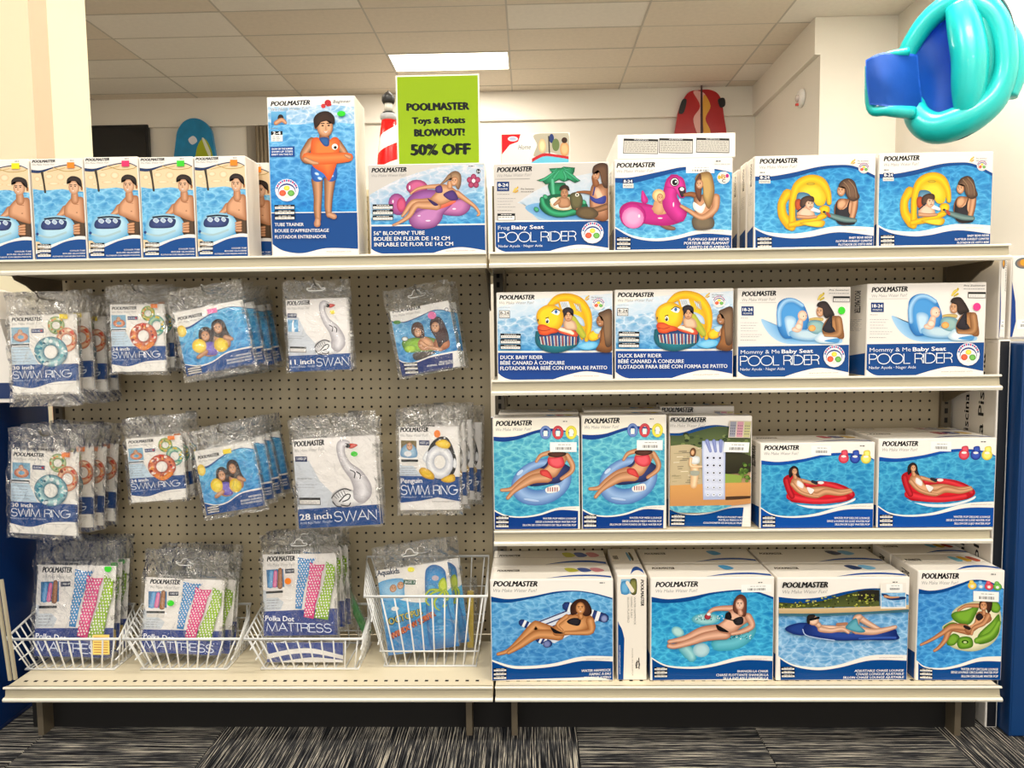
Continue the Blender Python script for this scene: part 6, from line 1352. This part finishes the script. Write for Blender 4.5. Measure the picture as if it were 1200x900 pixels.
lb = ['leftmost white wire basket on the base deck, with a yellow note behind its wires', 'second white wire basket from the left, holding polka dot mattress pouches', 'third white wire basket, with a green pouch at its right side']
for i, (f0, f1, b0, b1, t0, t1) in enumerate(((6, 139, 30, 134, 50, 158), (144, 281, 165, 266, 166, 294), (286, 424, 306, 420, 308, 436))):
    bf = bx3(b0, b1, 784, 1.80); tf = bx3(f0, f1, 749, 1.745); tb = bx3(t0, t1, 708, 1.955); bb = (bf[0], bf[1], 1.955, bf[3])
    basket((bf[0], bf[1], bf[2], ZB+.0035), tf, tb, (bb[0], bb[1], bb[2], ZB+.0035), lb[i])
bf = bx3(450, 558, 781, 1.815); tf = bx3(427, 571, 699, 1.74); tb = bx3(430, 573, 652, 1.965)
basket((bf[0], bf[1], bf[2], ZB+.0035), tf, tb, (bf[0], bf[1], 1.965, ZB+.0035), 'deep white wire basket beside the centre post, holding the octopus float pouch', n=9, mid=.78)
# goods in the baskets
def inb(name, art, quad, Y, lean, what, n, step, labels, dx=0, yaw=0, **kw):
    t, W, H = pouch(name, art, quad, Y, lean, labels[0], what if n else None, **kw)
    if n: more(t, n, step, labels[1:], dx, yaw, seed=kw.get('seed', 1))
    return t, W, H
inb('pool_mattress_pouch', lambda W, H: art_dot(W, H, '#3FD22E', True), [(50, 661), (142, 664), (126, 770), (34, 769)], 1.824, .03, 'polka dot mattress pouches in the leftmost basket', 2, .028,
    ['polka dot mattress pouch at the front of the leftmost basket, leaning back', 'polka dot mattress pouch right behind the front one in the leftmost basket', 'polka dot mattress pouch at the back of the leftmost basket'], dx=.003, mt=.065, mb=.004, ms=.006, seed=21, vinyl='#16407C')
inb('pool_mattress_pouch', lambda W, H: art_dot(W, H, '#3FD22E'), [(165, 675), (266, 681), (256, 767), (171, 765)], 1.824, .025, 'polka dot mattress pouches in the second basket', 2, .032,
    ['polka dot mattress pouch at the front of the second basket', 'second polka dot mattress pouch in the second basket', 'rearmost polka dot mattress pouch in the second basket'], dx=.008, mt=.075, mb=.003, ms=.006, seed=22, vinyl='#6A7A3A', hole=True)
inb('pool_mattress_pouch', lambda W, H: art_dot(W, H, '#F6862A'), [(310, 650), (396, 648), (394, 744), (307, 745)], 1.845, .02, 'polka dot mattress pouches in the third basket', 2, .03,
    ['polka dot mattress pouch standing high in the third basket, orange dot', 'second polka dot mattress pouch in the third basket', 'third polka dot mattress pouch in the third basket'], dx=.010, mt=.05, mb=.012, ms=.006, seed=23, vinyl='#5C7034', hole=True)
def art_foot(W, H):
    A = Art([(0, 0), (100, 0), (100, 40), (0, 40)], W, H); A.full('#27408C'); A.strip([(0, 24), (30, 14), (60, 12), (100, 26)], [(0, 34), (30, 24), (60, 22), (100, 34)], '#F2EEE8'); A.strip([(20, 38), (60, 30), (100, 36)], [(20, 40), (60, 40), (100, 40)], '#F2EEE8'); return A.mesh('print_foot')
pouch('pool_mattress_pouch', art_foot, [(312, 753), (402, 753), (402, 776), (314, 776)], 1.822, .004, 'crumpled pouch lying low behind the wires of the third basket', mt=.004, mb=.0, ms=.004, T=.008, seed=24, vinyl='#27408C')
pouch('green_float_pouch', None, [(404, 668), (419, 662), (419, 752), (409, 758)], 1.915, .012, 'narrow pouch of bright green vinyl at the right side of the third basket', mt=.03, mb=0, ms=.004, T=.02, seed=25, vinyl='#0F7A1E')
inb('wave_rider_pouch', art_octo, [(436, 673), (521, 654), (541, 760), (461, 764)], 1.832, .022, 'octopus float pouches in the deep basket', 1, .034,
    ['octopus window float pouch at the front of the deep basket, tilted', 'octopus window float pouch behind the front one in the deep basket'], dx=.022, mt=.06, mb=.0, ms=.005, seed=26, vinyl='#3E92CC', hole=True)
pouch('goggle_pouch', None, [(543, 690), (560, 690), (555, 762), (546, 762)], 1.895, .02, 'slim pouch with yellow and white edges at the right of the deep basket', mt=.03, mb=0, ms=.004, T=.014, seed=27, vinyl='#E2C23A')

# ---------------------------------------------------------------- sale sign
p0, p1 = U(466, 188, Y=1.86), U(563, 188, Y=1.86); zt_s = U(515, 88, Y=1.86).z
t = empty('sale_sign', (p0.x, 1.86, ZT+.001)); tag(t, 'lime green paper sale sign in a clear stand behind the flower float box', 'sign')
Ws, Hs = p1.x-p0.x, zt_s-ZT
def art_sign(W, H):
    hh = 100*(H/W); Z = lambda px_: (px_-88)/97*100
    A = Art([(0, 0), (100, 0), (100, hh), (0, hh)], W, H); A.full('#F4F2E0'); A.rect(1.6, 1.6, 98.4, hh, '#8DAC04')
    K = lambda y: (y-350)/392*100
    A.text('POOLMASTER', 13, K(512), 87, K(512), 8.6, '#0B0F06', .055); A.text('Toys & Floats', 19, K(573), 82, K(573), 7.6, '#0B0F06', .05); A.text('BLOWOUT!', 21.5, K(630), 81, K(630), 8.2, '#0B0F06', .055); A.text('50% OFF', 17, K(717), 87.5, K(717), 12.6, '#0B0F06', .05)
    return A.mesh('print_sign')
boxobj('paper', (0, 0, 0), (Ws, .001, Hs), mat('lime_paper', '#8DAC04', .6), t); link('sign_print', art_sign(Ws, Hs), None, t, (0, -.0003, 0))
ACR = clearmat('clear_acrylic', base=.02, top=.5, bs=.0)
boxobj('clear_stand', (-.002, .003, 0), (Ws+.002, .005, Hs+.002), ACR, t); boxobj('stand_foot', (-.002, .006, 0), (Ws+.002, .05, .003), ACR, t)

# ---------------------------------------------------------------- things beyond the shelves
# white game box on the rear shelf
Yh = 2.16; a, b = U(587, 190, Y=Yh), U(668, 188, Y=Yh); hz = U(627, 156, Y=Yh).z-ZT-.001
def art_game(W, H):
    A = Art([(70, 110), (395, 103), (395, 740), (72, 740)], W, H); A.full('#F4F1EC'); A.blob([(72, 112), (162, 110), (150, 145), (110, 160), (85, 190), (72, 205)], '#D8161E', smooth=False); A.ell(125, 132, 24, 12, '#E8EAF2', '#B8C0DC')
    A.text('Home', 150, 182, 210, 180, 22, '#555', -.01, .3); A.blob([(232, 110), (390, 104), (392, 215), (300, 195), (225, 215), (240, 160)], '#B8B09C'); A.ell(265, 165, 18, 34, '#D8B080', '#F0D8A8'); A.ell(310, 130, 12, 22, '#2A3A6E'); A.ell(330, 160, 18, 30, '#6A7A4A'); A.ell(372, 180, 22, 34, '#C88A54', '#E8B884'); A.ell(372, 138, 14, 14, '#3A2418'); A.line([(296, 120), (300, 210)], 3, '#333')
    A.strip([(215, 225), (270, 200), (330, 205), (392, 215)], [(215, 245), (270, 215), (330, 218), (392, 228)], '#C42830'); A.strip([(210, 245), (270, 215), (330, 218), (392, 228)], [(205, 740), (270, 740), (330, 740), (392, 740)], '#6CC4E0'); return A.mesh('print_game')
ARTS['game'] = art_game
carton('game', a.x, b.x, ZT+.001, hz, Yh, .10, 'white pool game box with a red corner, standing behind the frog seat box', side=False, name='pool_game_box')
# lighthouse ornament on the rear shelf
Yl = 2.22; c = U(455, 190, Y=Yl); s_ = Yl/CF; cx = U(456, 150, Y=Yl).x
zz = lambda y: U(455, y, Y=Yl).z-ZT
t = empty('lighthouse_ornament', (cx, Yl, ZT+.001)); tag(t, 'red and white spiral striped lighthouse ornament left of the green sign', 'ornament')
def lathe(name, prof, m, parent, seg=20, cols=None):
    bm = bmesh.new(); R_ = []
    for r, z in prof: R_.append([bm.verts.new((r*cos(2*pi*k/seg), r*sin(2*pi*k/seg), z)) for k in range(seg)])
    for i in range(len(R_)-1):
        for k in range(seg): bm.faces.new((R_[i][k], R_[i][(k+1) % seg], R_[i+1][(k+1) % seg], R_[i+1][k]))
    bm.faces.new(R_[0][::-1]); bm.faces.new(R_[-1]); return bmesh_obj(name, bm, m, parent, True)
def stripes():
    m = bpy.data.materials.new('spiral_paint'); m.use_nodes = True; nt = m.node_tree; N = nt.nodes; L = nt.links; b = N['Principled BSDF']; b.inputs['Roughness'].default_value = .25
    tc = N.new('ShaderNodeTexCoord'); sp = N.new('ShaderNodeSeparateXYZ'); L.new(tc.outputs['Object'], sp.inputs[0])
    at = N.new('ShaderNodeMath'); at.operation = 'ARCTAN2'; L.new(sp.outputs['Y'], at.inputs[0]); L.new(sp.outputs['X'], at.inputs[1])
    d = N.new('ShaderNodeMath'); d.operation = 'MULTIPLY_ADD'; d.inputs[1].default_value = -1/(2*pi); L.new(at.outputs[0], d.inputs[0])
    z = N.new('ShaderNodeMath'); z.operation = 'MULTIPLY'; z.inputs[1].default_value = 10.2; L.new(sp.outputs['Z'], z.inputs[0]); L.new(z.outputs[0], d.inputs[2])
    f = N.new('ShaderNodeMath'); f.operation = 'FRACT'; L.new(d.outputs[0], f.inputs[0]); g = N.new('ShaderNodeMath'); g.operation = 'GREATER_THAN'; g.inputs[1].default_value = .5; L.new(f.outputs[0], g.inputs[0])
    mx = N.new('ShaderNodeMix'); mx.data_type = 'RGBA'; mx.inputs[6].default_value = (*lin('#F6F2EC'), 1); mx.inputs[7].default_value = (*lin('#DE1410'), 1); L.new(g.outputs[0], mx.inputs[0]); L.new(mx.outputs[2], b.inputs['Base Color']); return m
lathe('tower', [(17*s_, 0), (14.5*s_, zz(192)), (13*s_, zz(175)), (8.5*s_, zz(142))], stripes(), t)
lathe('gallery', [(8.5*s_, zz(142)), (10*s_, zz(139)), (9.5*s_, zz(135)), (7*s_, zz(134))], mat('grey_paint', '#B9B9BB', .4), t); lathe('rail', [(6.5*s_, zz(134)), (7*s_, zz(132.5)), (6*s_, zz(132))], BLACK, t)
lathe('lantern_glass', [(5*s_, zz(132)), (5*s_, zz(122))], mat('lantern', '#D8D2C4', .2), t); lathe('dome', [(6*s_, zz(122)), (7.6*s_, zz(119)), (7.4*s_, zz(114)), (4*s_, zz(110)), (.8*s_, zz(107.5)), (.2*s_, zz(106))], mat('dome_paint', '#2A2826', .4), t)

# wall goods: bodyboards, screen, alarm
def board(name, pts, Yw, m, label, decor):
    o = U(sum(p[0] for p in pts)/len(pts), pts[0][1], Y=Yw); t = empty(name, o); tag(t, label, 'board')
    bm = bmesh.new(); P = [(U(x, y, Y=Yw).x-o.x, U(x, y, Y=Yw).z-o.z) for x, y in pts]; P = cat(P, 5, True); prism(bm, P, 1, -.02, .025); bmesh_obj('deck', bm, m, t)
    for i, (nm, pp, mm) in enumerate(decor):
        bm = bmesh.new(); Q = [(U(x, y, Y=Yw).x-o.x, U(x, y, Y=Yw).z-o.z) for x, y in pp]; prism(bm, cat(Q, 5, True), 1, -.026-.0012*i, -.0195); bmesh_obj(nm, bm, mm, t)
RED = mat('board_red', '#B01216', .3, noise_amt=.1)
board('bodyboard', [(793, 185), (793, 140), (800, 118), (808, 108), (820, 106), (832, 106), (842, 112), (847, 130), (848, 185)], YB-.08, RED, 'red bodyboard with a pale flame and dark centre stripe, on the back wall',
      [('flame_print', [(812, 108), (820, 125), (812, 140), (818, 160), (824, 160), (820, 135), (826, 112)], mat('print_pink', '#E3A9A0', .4)), ('flame_print', [(824, 112), (832, 125), (826, 140), (832, 156), (826, 175), (823, 140)], mat('print_orange', '#E0A030', .4)),
       ('centre_stripe', [(820.5, 107), (822.5, 107), (823, 180), (820.5, 180)], mat('stripe_dark', '#3A1418', .4)), ('grip', [(795, 130), (799, 118), (804, 118), (801, 132), (796, 134)], BLACK), ('leash', [(841, 117), (848, 116), (849, 124), (845, 127), (842, 124)], BLACK)])
BLU = mat('board_blue', '#1E86B8', .3, noise_amt=.45, nscale=7)
board('bodyboard', [(207, 215), (207, 165), (212, 148), (222, 140), (234, 140), (244, 147), (250, 162), (252, 215)], YB-.08, BLU, 'blue bodyboard with a lime green fin shape, on the back wall at left',
      [('fin_print', [(230, 215), (231, 178), (239, 163), (247, 172), (251, 190), (250, 215)], mat('print_lime', '#A8B414', .4)), ('fin_ridge', [(238, 164), (241, 164), (248, 180), (246, 184)], mat('ridge_pale', '#DDE0C8', .4)), ('badge', [(222, 164), (228, 160), (232, 166), (226, 170)], mat('badge_pale', '#E6E4E8', .4))])
a, b = U(104, 147, Y=YB-.07), U(175, 190, Y=YB-.07)
t = empty('wall_screen', ((a.x+b.x)/2, YB-.07, b.z)); tag(t, 'dark flat screen on the back wall next to the pale column', 'screen'); w2 = (b.x-a.x)/2
boxobj('screen_frame', (-w2, 0, -.2), (w2, .06, a.z-b.z), BLACK, t, .01); boxobj('screen_glass', (-w2+.03, -.004, -.17), (w2-.03, .001, a.z-b.z-.03), mat('dark_glass', '#16171B', .12, spec=.6), t)
c = U(940, 115, X=XS-.005)
t = empty('alarm_strobe', c, rad(-90)); tag(t, 'small white round alarm strobe high on the inner right wall', 'alarm')
o = lathe('housing', [(.085, 0), (.085, .02), (.07, .035), (.04, .04)], mat('alarm_white', '#E8E2DA', .4), t); o.rotation_euler.x = rad(90)
o = lathe('lens', [(.032, .038), (.03, .055), (.012, .062)], mat('alarm_lens', '#D8C8C0', .1, spec=.8), t); o.rotation_euler.x = rad(90); boxobj('warning_light', (-.012, -.06, -.07), (.012, -.03, -.05), mat('red_lens', '#D8423A', .2), t)

# ---------------------------------------------------------------- teal lounge float hung on the right wall
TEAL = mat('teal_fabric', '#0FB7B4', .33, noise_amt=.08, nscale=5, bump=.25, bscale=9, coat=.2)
TBLU = mat('blue_mesh_fabric', '#0A5CC4', .55, noise_amt=.12, nscale=4, bump=.3, bscale=14)
PIPE = mat('dark_piping', '#12383E', .5)
fo = U(1118, 82, Y=4.72); fd = Vector((.80, -.60, 0)); fn = Vector((-.60, -.80, 0))
t = empty('lounge_float', fo); t.matrix_world = Matrix(((fd.x, -fn.x, 0, fo.x), (fd.y, -fn.y, 0, fo.y), (0, 0, 1, fo.z), (0, 0, 0, 1)))
tag(t, 'teal inflatable lounge chair with a blue fabric seat, hung high on the right wall', 'pool float')
inv = t.matrix_world.inverted()
def FP(x, y, out=0.0):
    d = FW+RT*(x-600)/CF-UP*(y-450)/CF; k = (fo+fn*0-CAM).dot(fn)/d.dot(fn); p = inv @ (CAM+d*k); return Vector((p.x, -out, p.z))
def ftube(name, pts, m, closed=False, seg=14, n=6):
    """pts: (px, py, radius m, outward offset m)"""
    P = cat([(*FP(x, y, o_), r) for x, y, r, o_ in pts], n, closed); bm = bmesh.new(); tube(bm, [p[:3] for p in P], [p[3] for p in P], seg, closed); return bmesh_obj(name, bm, m, t, True)
ftube('outer_ring', [(1062, 78, .055, .06), (1076, 47, .06, .07), (1098, 22, .065, .08), (1128, 6, .07, .09), (1152, 12, .075, .09), (1172, 34, .07, .08), (1180, 70, .065, .08), (1176, 100, .07, .08), (1160, 126, .085, .09), (1130, 146, .1, .1), (1100, 154, .095, .1), (1080, 143, .08, .09), (1072, 120, .06, .07)], TEAL, True, 16)
ftube('backrest_tube', [(1128, 16, .08, .12), (1134, 40, .095, .14), (1140, 75, .1, .15), (1139, 108, .095, .14), (1137, 136, .07, .12), (1137, 146, .04, .10)], TEAL)
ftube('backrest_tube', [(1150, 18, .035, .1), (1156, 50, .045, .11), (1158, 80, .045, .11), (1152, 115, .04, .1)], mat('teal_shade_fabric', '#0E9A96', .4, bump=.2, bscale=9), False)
ftube('rim_wing', [(1166, 22, .05, .05), (1186, 50, .06, .02), (1190, 85, .06, .02), (1182, 115, .05, .04)], TEAL)
ftube('piping', [(1130, -8, .007, .08), (1166, -3, .007, .09), (1186, 25, .007, .1), (1192, 70, .007, .1), (1186, 110, .007, .1), (1165, 140, .007, .1), (1135, 163, .007, .1), (1112, 169, .007, .09)], PIPE, False, 6)
def sheet(name, rows, m):
    """rows of (px,py,out) control points -> smooth quilt"""
    R_ = [[FP(*p) for p in cat(r, 6)] for r in rows]; C_ = list(zip(*R_)); C_ = [[Vector(q) for q in cat([tuple(v) for v in c_], 6)] for c_ in C_]
    bm = bmesh.new(); G = [[bm.verts.new(v+Vector((0, -.012*noise.noise(v*9), 0))) for v in c_] for c_ in C_]
    for i in range(len(G)-1):
        for j in range(len(G[0])-1): bm.faces.new((G[i][j], G[i+1][j], G[i+1][j+1], G[i][j+1]))
    bmesh.ops.solidify(bm, geom=bm.faces[:], thickness=.02); bmesh.ops.recalc_face_normals(bm, faces=bm.faces); return bmesh_obj(name, bm, m, t, True)
sheet('seat_sling', [[(1070, 72, .10), (1084, 48, .03), (1104, 24, .03), (1126, 14, .08)], [(1080, 100, .10), (1096, 95, .03), (1114, 85, .02), (1130, 80, .08)], [(1084, 137, .10), (1098, 138, .05), (1114, 138, .05), (1130, 124, .10)]], TBLU)
sheet('foot_pad', [[(1029, 88, .34), (1045, 79, .32), (1062, 73, .22), (1079, 70, .11)], [(1030, 112, .36), (1047, 110, .35), (1064, 106, .25), (1082, 102, .12)], [(1033, 137, .34), (1050, 138, .32), (1068, 136, .22), (1086, 137, .11)]], TBLU)
ftube('foot_tube', [(1030, 92, .02, .30), (1033, 138, .03, .30), (1050, 141, .035, .28), (1075, 139, .04, .16)], TEAL)
ftube('seat_edge_tube', [(1032, 88, .012, .31), (1050, 78, .016, .27), (1068, 70, .03, .16)], TEAL)

# ---------------------------------------------------------------- neighbouring end displays
def panelart(obj_parent, artmesh, loc, rz): o = link('side_print', artmesh, None, obj_parent, loc); o.rotation_euler.z = rad(rz); return o
# right: tall white carton with volleyball lettering, blue front
xr = WS+.022
def tallbox(label, x0, x1, y0, y1, z0, z1, side, front, artf, rz, loc, group=None, name='volleyball_set_box'):
    t = empty(name, ((x0+x1)/2, (y0+y1)/2, z0)); tag(t, label, 'box', group); o = t.location
    bm = bmesh.new(); box(bm, (x0-o.x, y0-o.y, 0), (x1-o.x, y1-o.y, z1-z0), .003); bmesh_obj('carton', bm, side, t)
    boxobj('front_panel', (x0-o.x+.004, y0-o.y-.001, .004), (x1-o.x-.004, y0-o.y, z1-z0-.004), front, t)
    if artf:
        p = link('side_print', artf, None, t, (loc[0]-o.x, loc[1]-o.y, loc[2]-z0)); p.rotation_euler.z = rad(rz)
    return t
def art_volley(W, H, bg, fg, lines):
    A = Art([(0, 0), (100*W/H, 0), (100*W/H, 100), (0, 100)], W, H); A.full(bg); w_ = 100*W/H
    for i, (tx, y0, y1, h, *fx) in enumerate(lines): x = w_*fx[0] if fx else w_*(i+.75)/len(lines); A.text(tx, x, y0, x, y1, h, fg, .02)
    return A.mesh('print_volley')
zt_r = U(1165, 398, Y=1.8).z
def col(p0, Y): return U(p0, 560, Y=Y).x
yr0, yr1 = 1.80, 2.03
tallbox('tall white carton with black volleyball lettering, at the right end of the shelves', xr, xr+.03, yr0, yr1, .001, zt_r, CARTON, mat('black_edge', '#14161C', .4), art_volley(yr1-yr0-.01, zt_r-.02, '#E9E2D6', '#15171C', [('Juego De Volleyball', 68, 30, 1.9, .28), ('Volleyball Game Por La Piscina', 72, 14, 2.1, .52), ('Volleyball De La Piscina', 62, 3, 2.3, .80)]), -90, (xr-.0006, yr1-.006, .012))
tallbox('tall dark blue carton standing on the floor at the right picture edge', max(xr+.034, U(1178, 560, Y=1.76).x), xr+.50, 1.76, 2.0, .001, zt_r-.01, BLUEB, BLUEB, None, 0, (0, 0, 0))

# two white cartons above
def art_upright(W, H):
    A = Art([(0, 0), (40, 0), (40, 100), (0, 100)], W, H); A.full('#F1EBE2'); A.poly([(0, 30), (6, 55), (8, 80), (3, 100), (0, 100)], '#0F3F8C'); A.text('POOLMASTER', 37, 42, 37, 4, 5, INK, .02, .2); A.ell(16, 7, 13, 7, '#3C6A7C', '#A8784C'); A.ell(16, 6, 5, 4, '#E2A030'); barcode(A, 10, 78, 34, 90); return A.mesh('print_upright')
for i, (q0, q1) in enumerate(((1150, 1178), (1182, 1215))):
    Yq = 1.80; xa, xb = U(q0, 390, Y=Yq).x, U(q1, 390, Y=Yq).x; za, zb = zt_r+.001 if i == 0 else zt_r+.001, U(1170, 300, Y=Yq).z
    tallbox(['narrow white carton with a blue curve, on the tall lettered carton', 'white carton at the right picture edge, standing on the dark blue carton'][i], max(xa, xr-.004) , max(xb, xr+.0), Yq, Yq+.16, za, zb, CARTON, CARTON, art_upright(max(xb, xr)-max(xa, xr-.004)-.006, zb-za-.01), 0, (max(xa, xr-.004)+.003, Yq-.0018, za+.005), name='slim_carton')
tallbox('white carton with bright red stripes seen under the end of the top shelf', U(1124, 330, Y=2.08).x, U(1148, 330, Y=2.08).x, 2.08, 2.2, ZT-.16, ZT+.0, CARTON, CARTON, None, 0, (0, 0, 0), name='striped_carton') if False else None
t = tallbox('white carton with bright red stripes, under the right end of the top shelf', xr, xr+.03, 1.965, 2.025, zt_r+.001, ZT-.035, CARTON, CARTON, None, 0, (0, 0, 0), name='striped_carton')
for k in range(3): boxobj('red_stripe', (-.013+k*.010, -.0325, .02), (-.0085+k*.010, -.0311, ZT-.05-zt_r), mat('stripe_red', '#E0202A', .4), t)
# left: navy cartons with lettering and a white rounded package above
xl = -WS-.075
zl = U(15, 472, Y=1.8).z
tallbox('tall navy carton with white volleyball lettering, at the left end of the shelves', xl-.4, xl, 1.66, 2.05, .001, zl, NAVY, BLUEB, art_volley(.38, zl-.02, '#0C2C62', '#C9CCD4', [('Across Pool Volleyball Para', 28, 2, 1.9, .14), ('De Volleyball Para La Piscina', 27, 1, 1.9, .24), ('Cancha De La Piscina', 22, 3, 1.9, .34)]), 90, (xl+.0006, 1.665, .012))
t = empty('rounded_package', (-1.2125-.19, 1.93, zl+.001)); tag(t, 'white rounded package with a blue band, on the navy carton at left', 'package')
hh = U(15, 325, Y=1.74).z-zl
bm = bmesh.new(); prism(bm, [(-.2, 0), (.19, 0), (.19, hh*.35), (.165, hh*.68), (.10, hh*.92), (.0, hh), (-.2, hh)], 1, -.13, .02); bmesh_obj('package_body', bm, CARTON, t)
boxobj('blue_band', (-.2, -.1315, .01), (.189, -.1302, .05), NAVY, t)
# leaning steel ticket strip at the left end of the deck
a, b = U(-2, 680, Y=1.66), U(15, 797, Y=1.66)
t = empty('steel_strip', b); tag(t, 'beige steel strip leaning at the left end of the base deck', 'strip'); bm = bmesh.new(); d = a-b
for q in ((-.006, .0), (.004, .004)): tube(bm, [Vector((q[0], q[1], 0)), d+Vector((q[0], q[1], 0))], .0045, 4)
bmesh_obj('strip_rail', bm, STRIP, t)
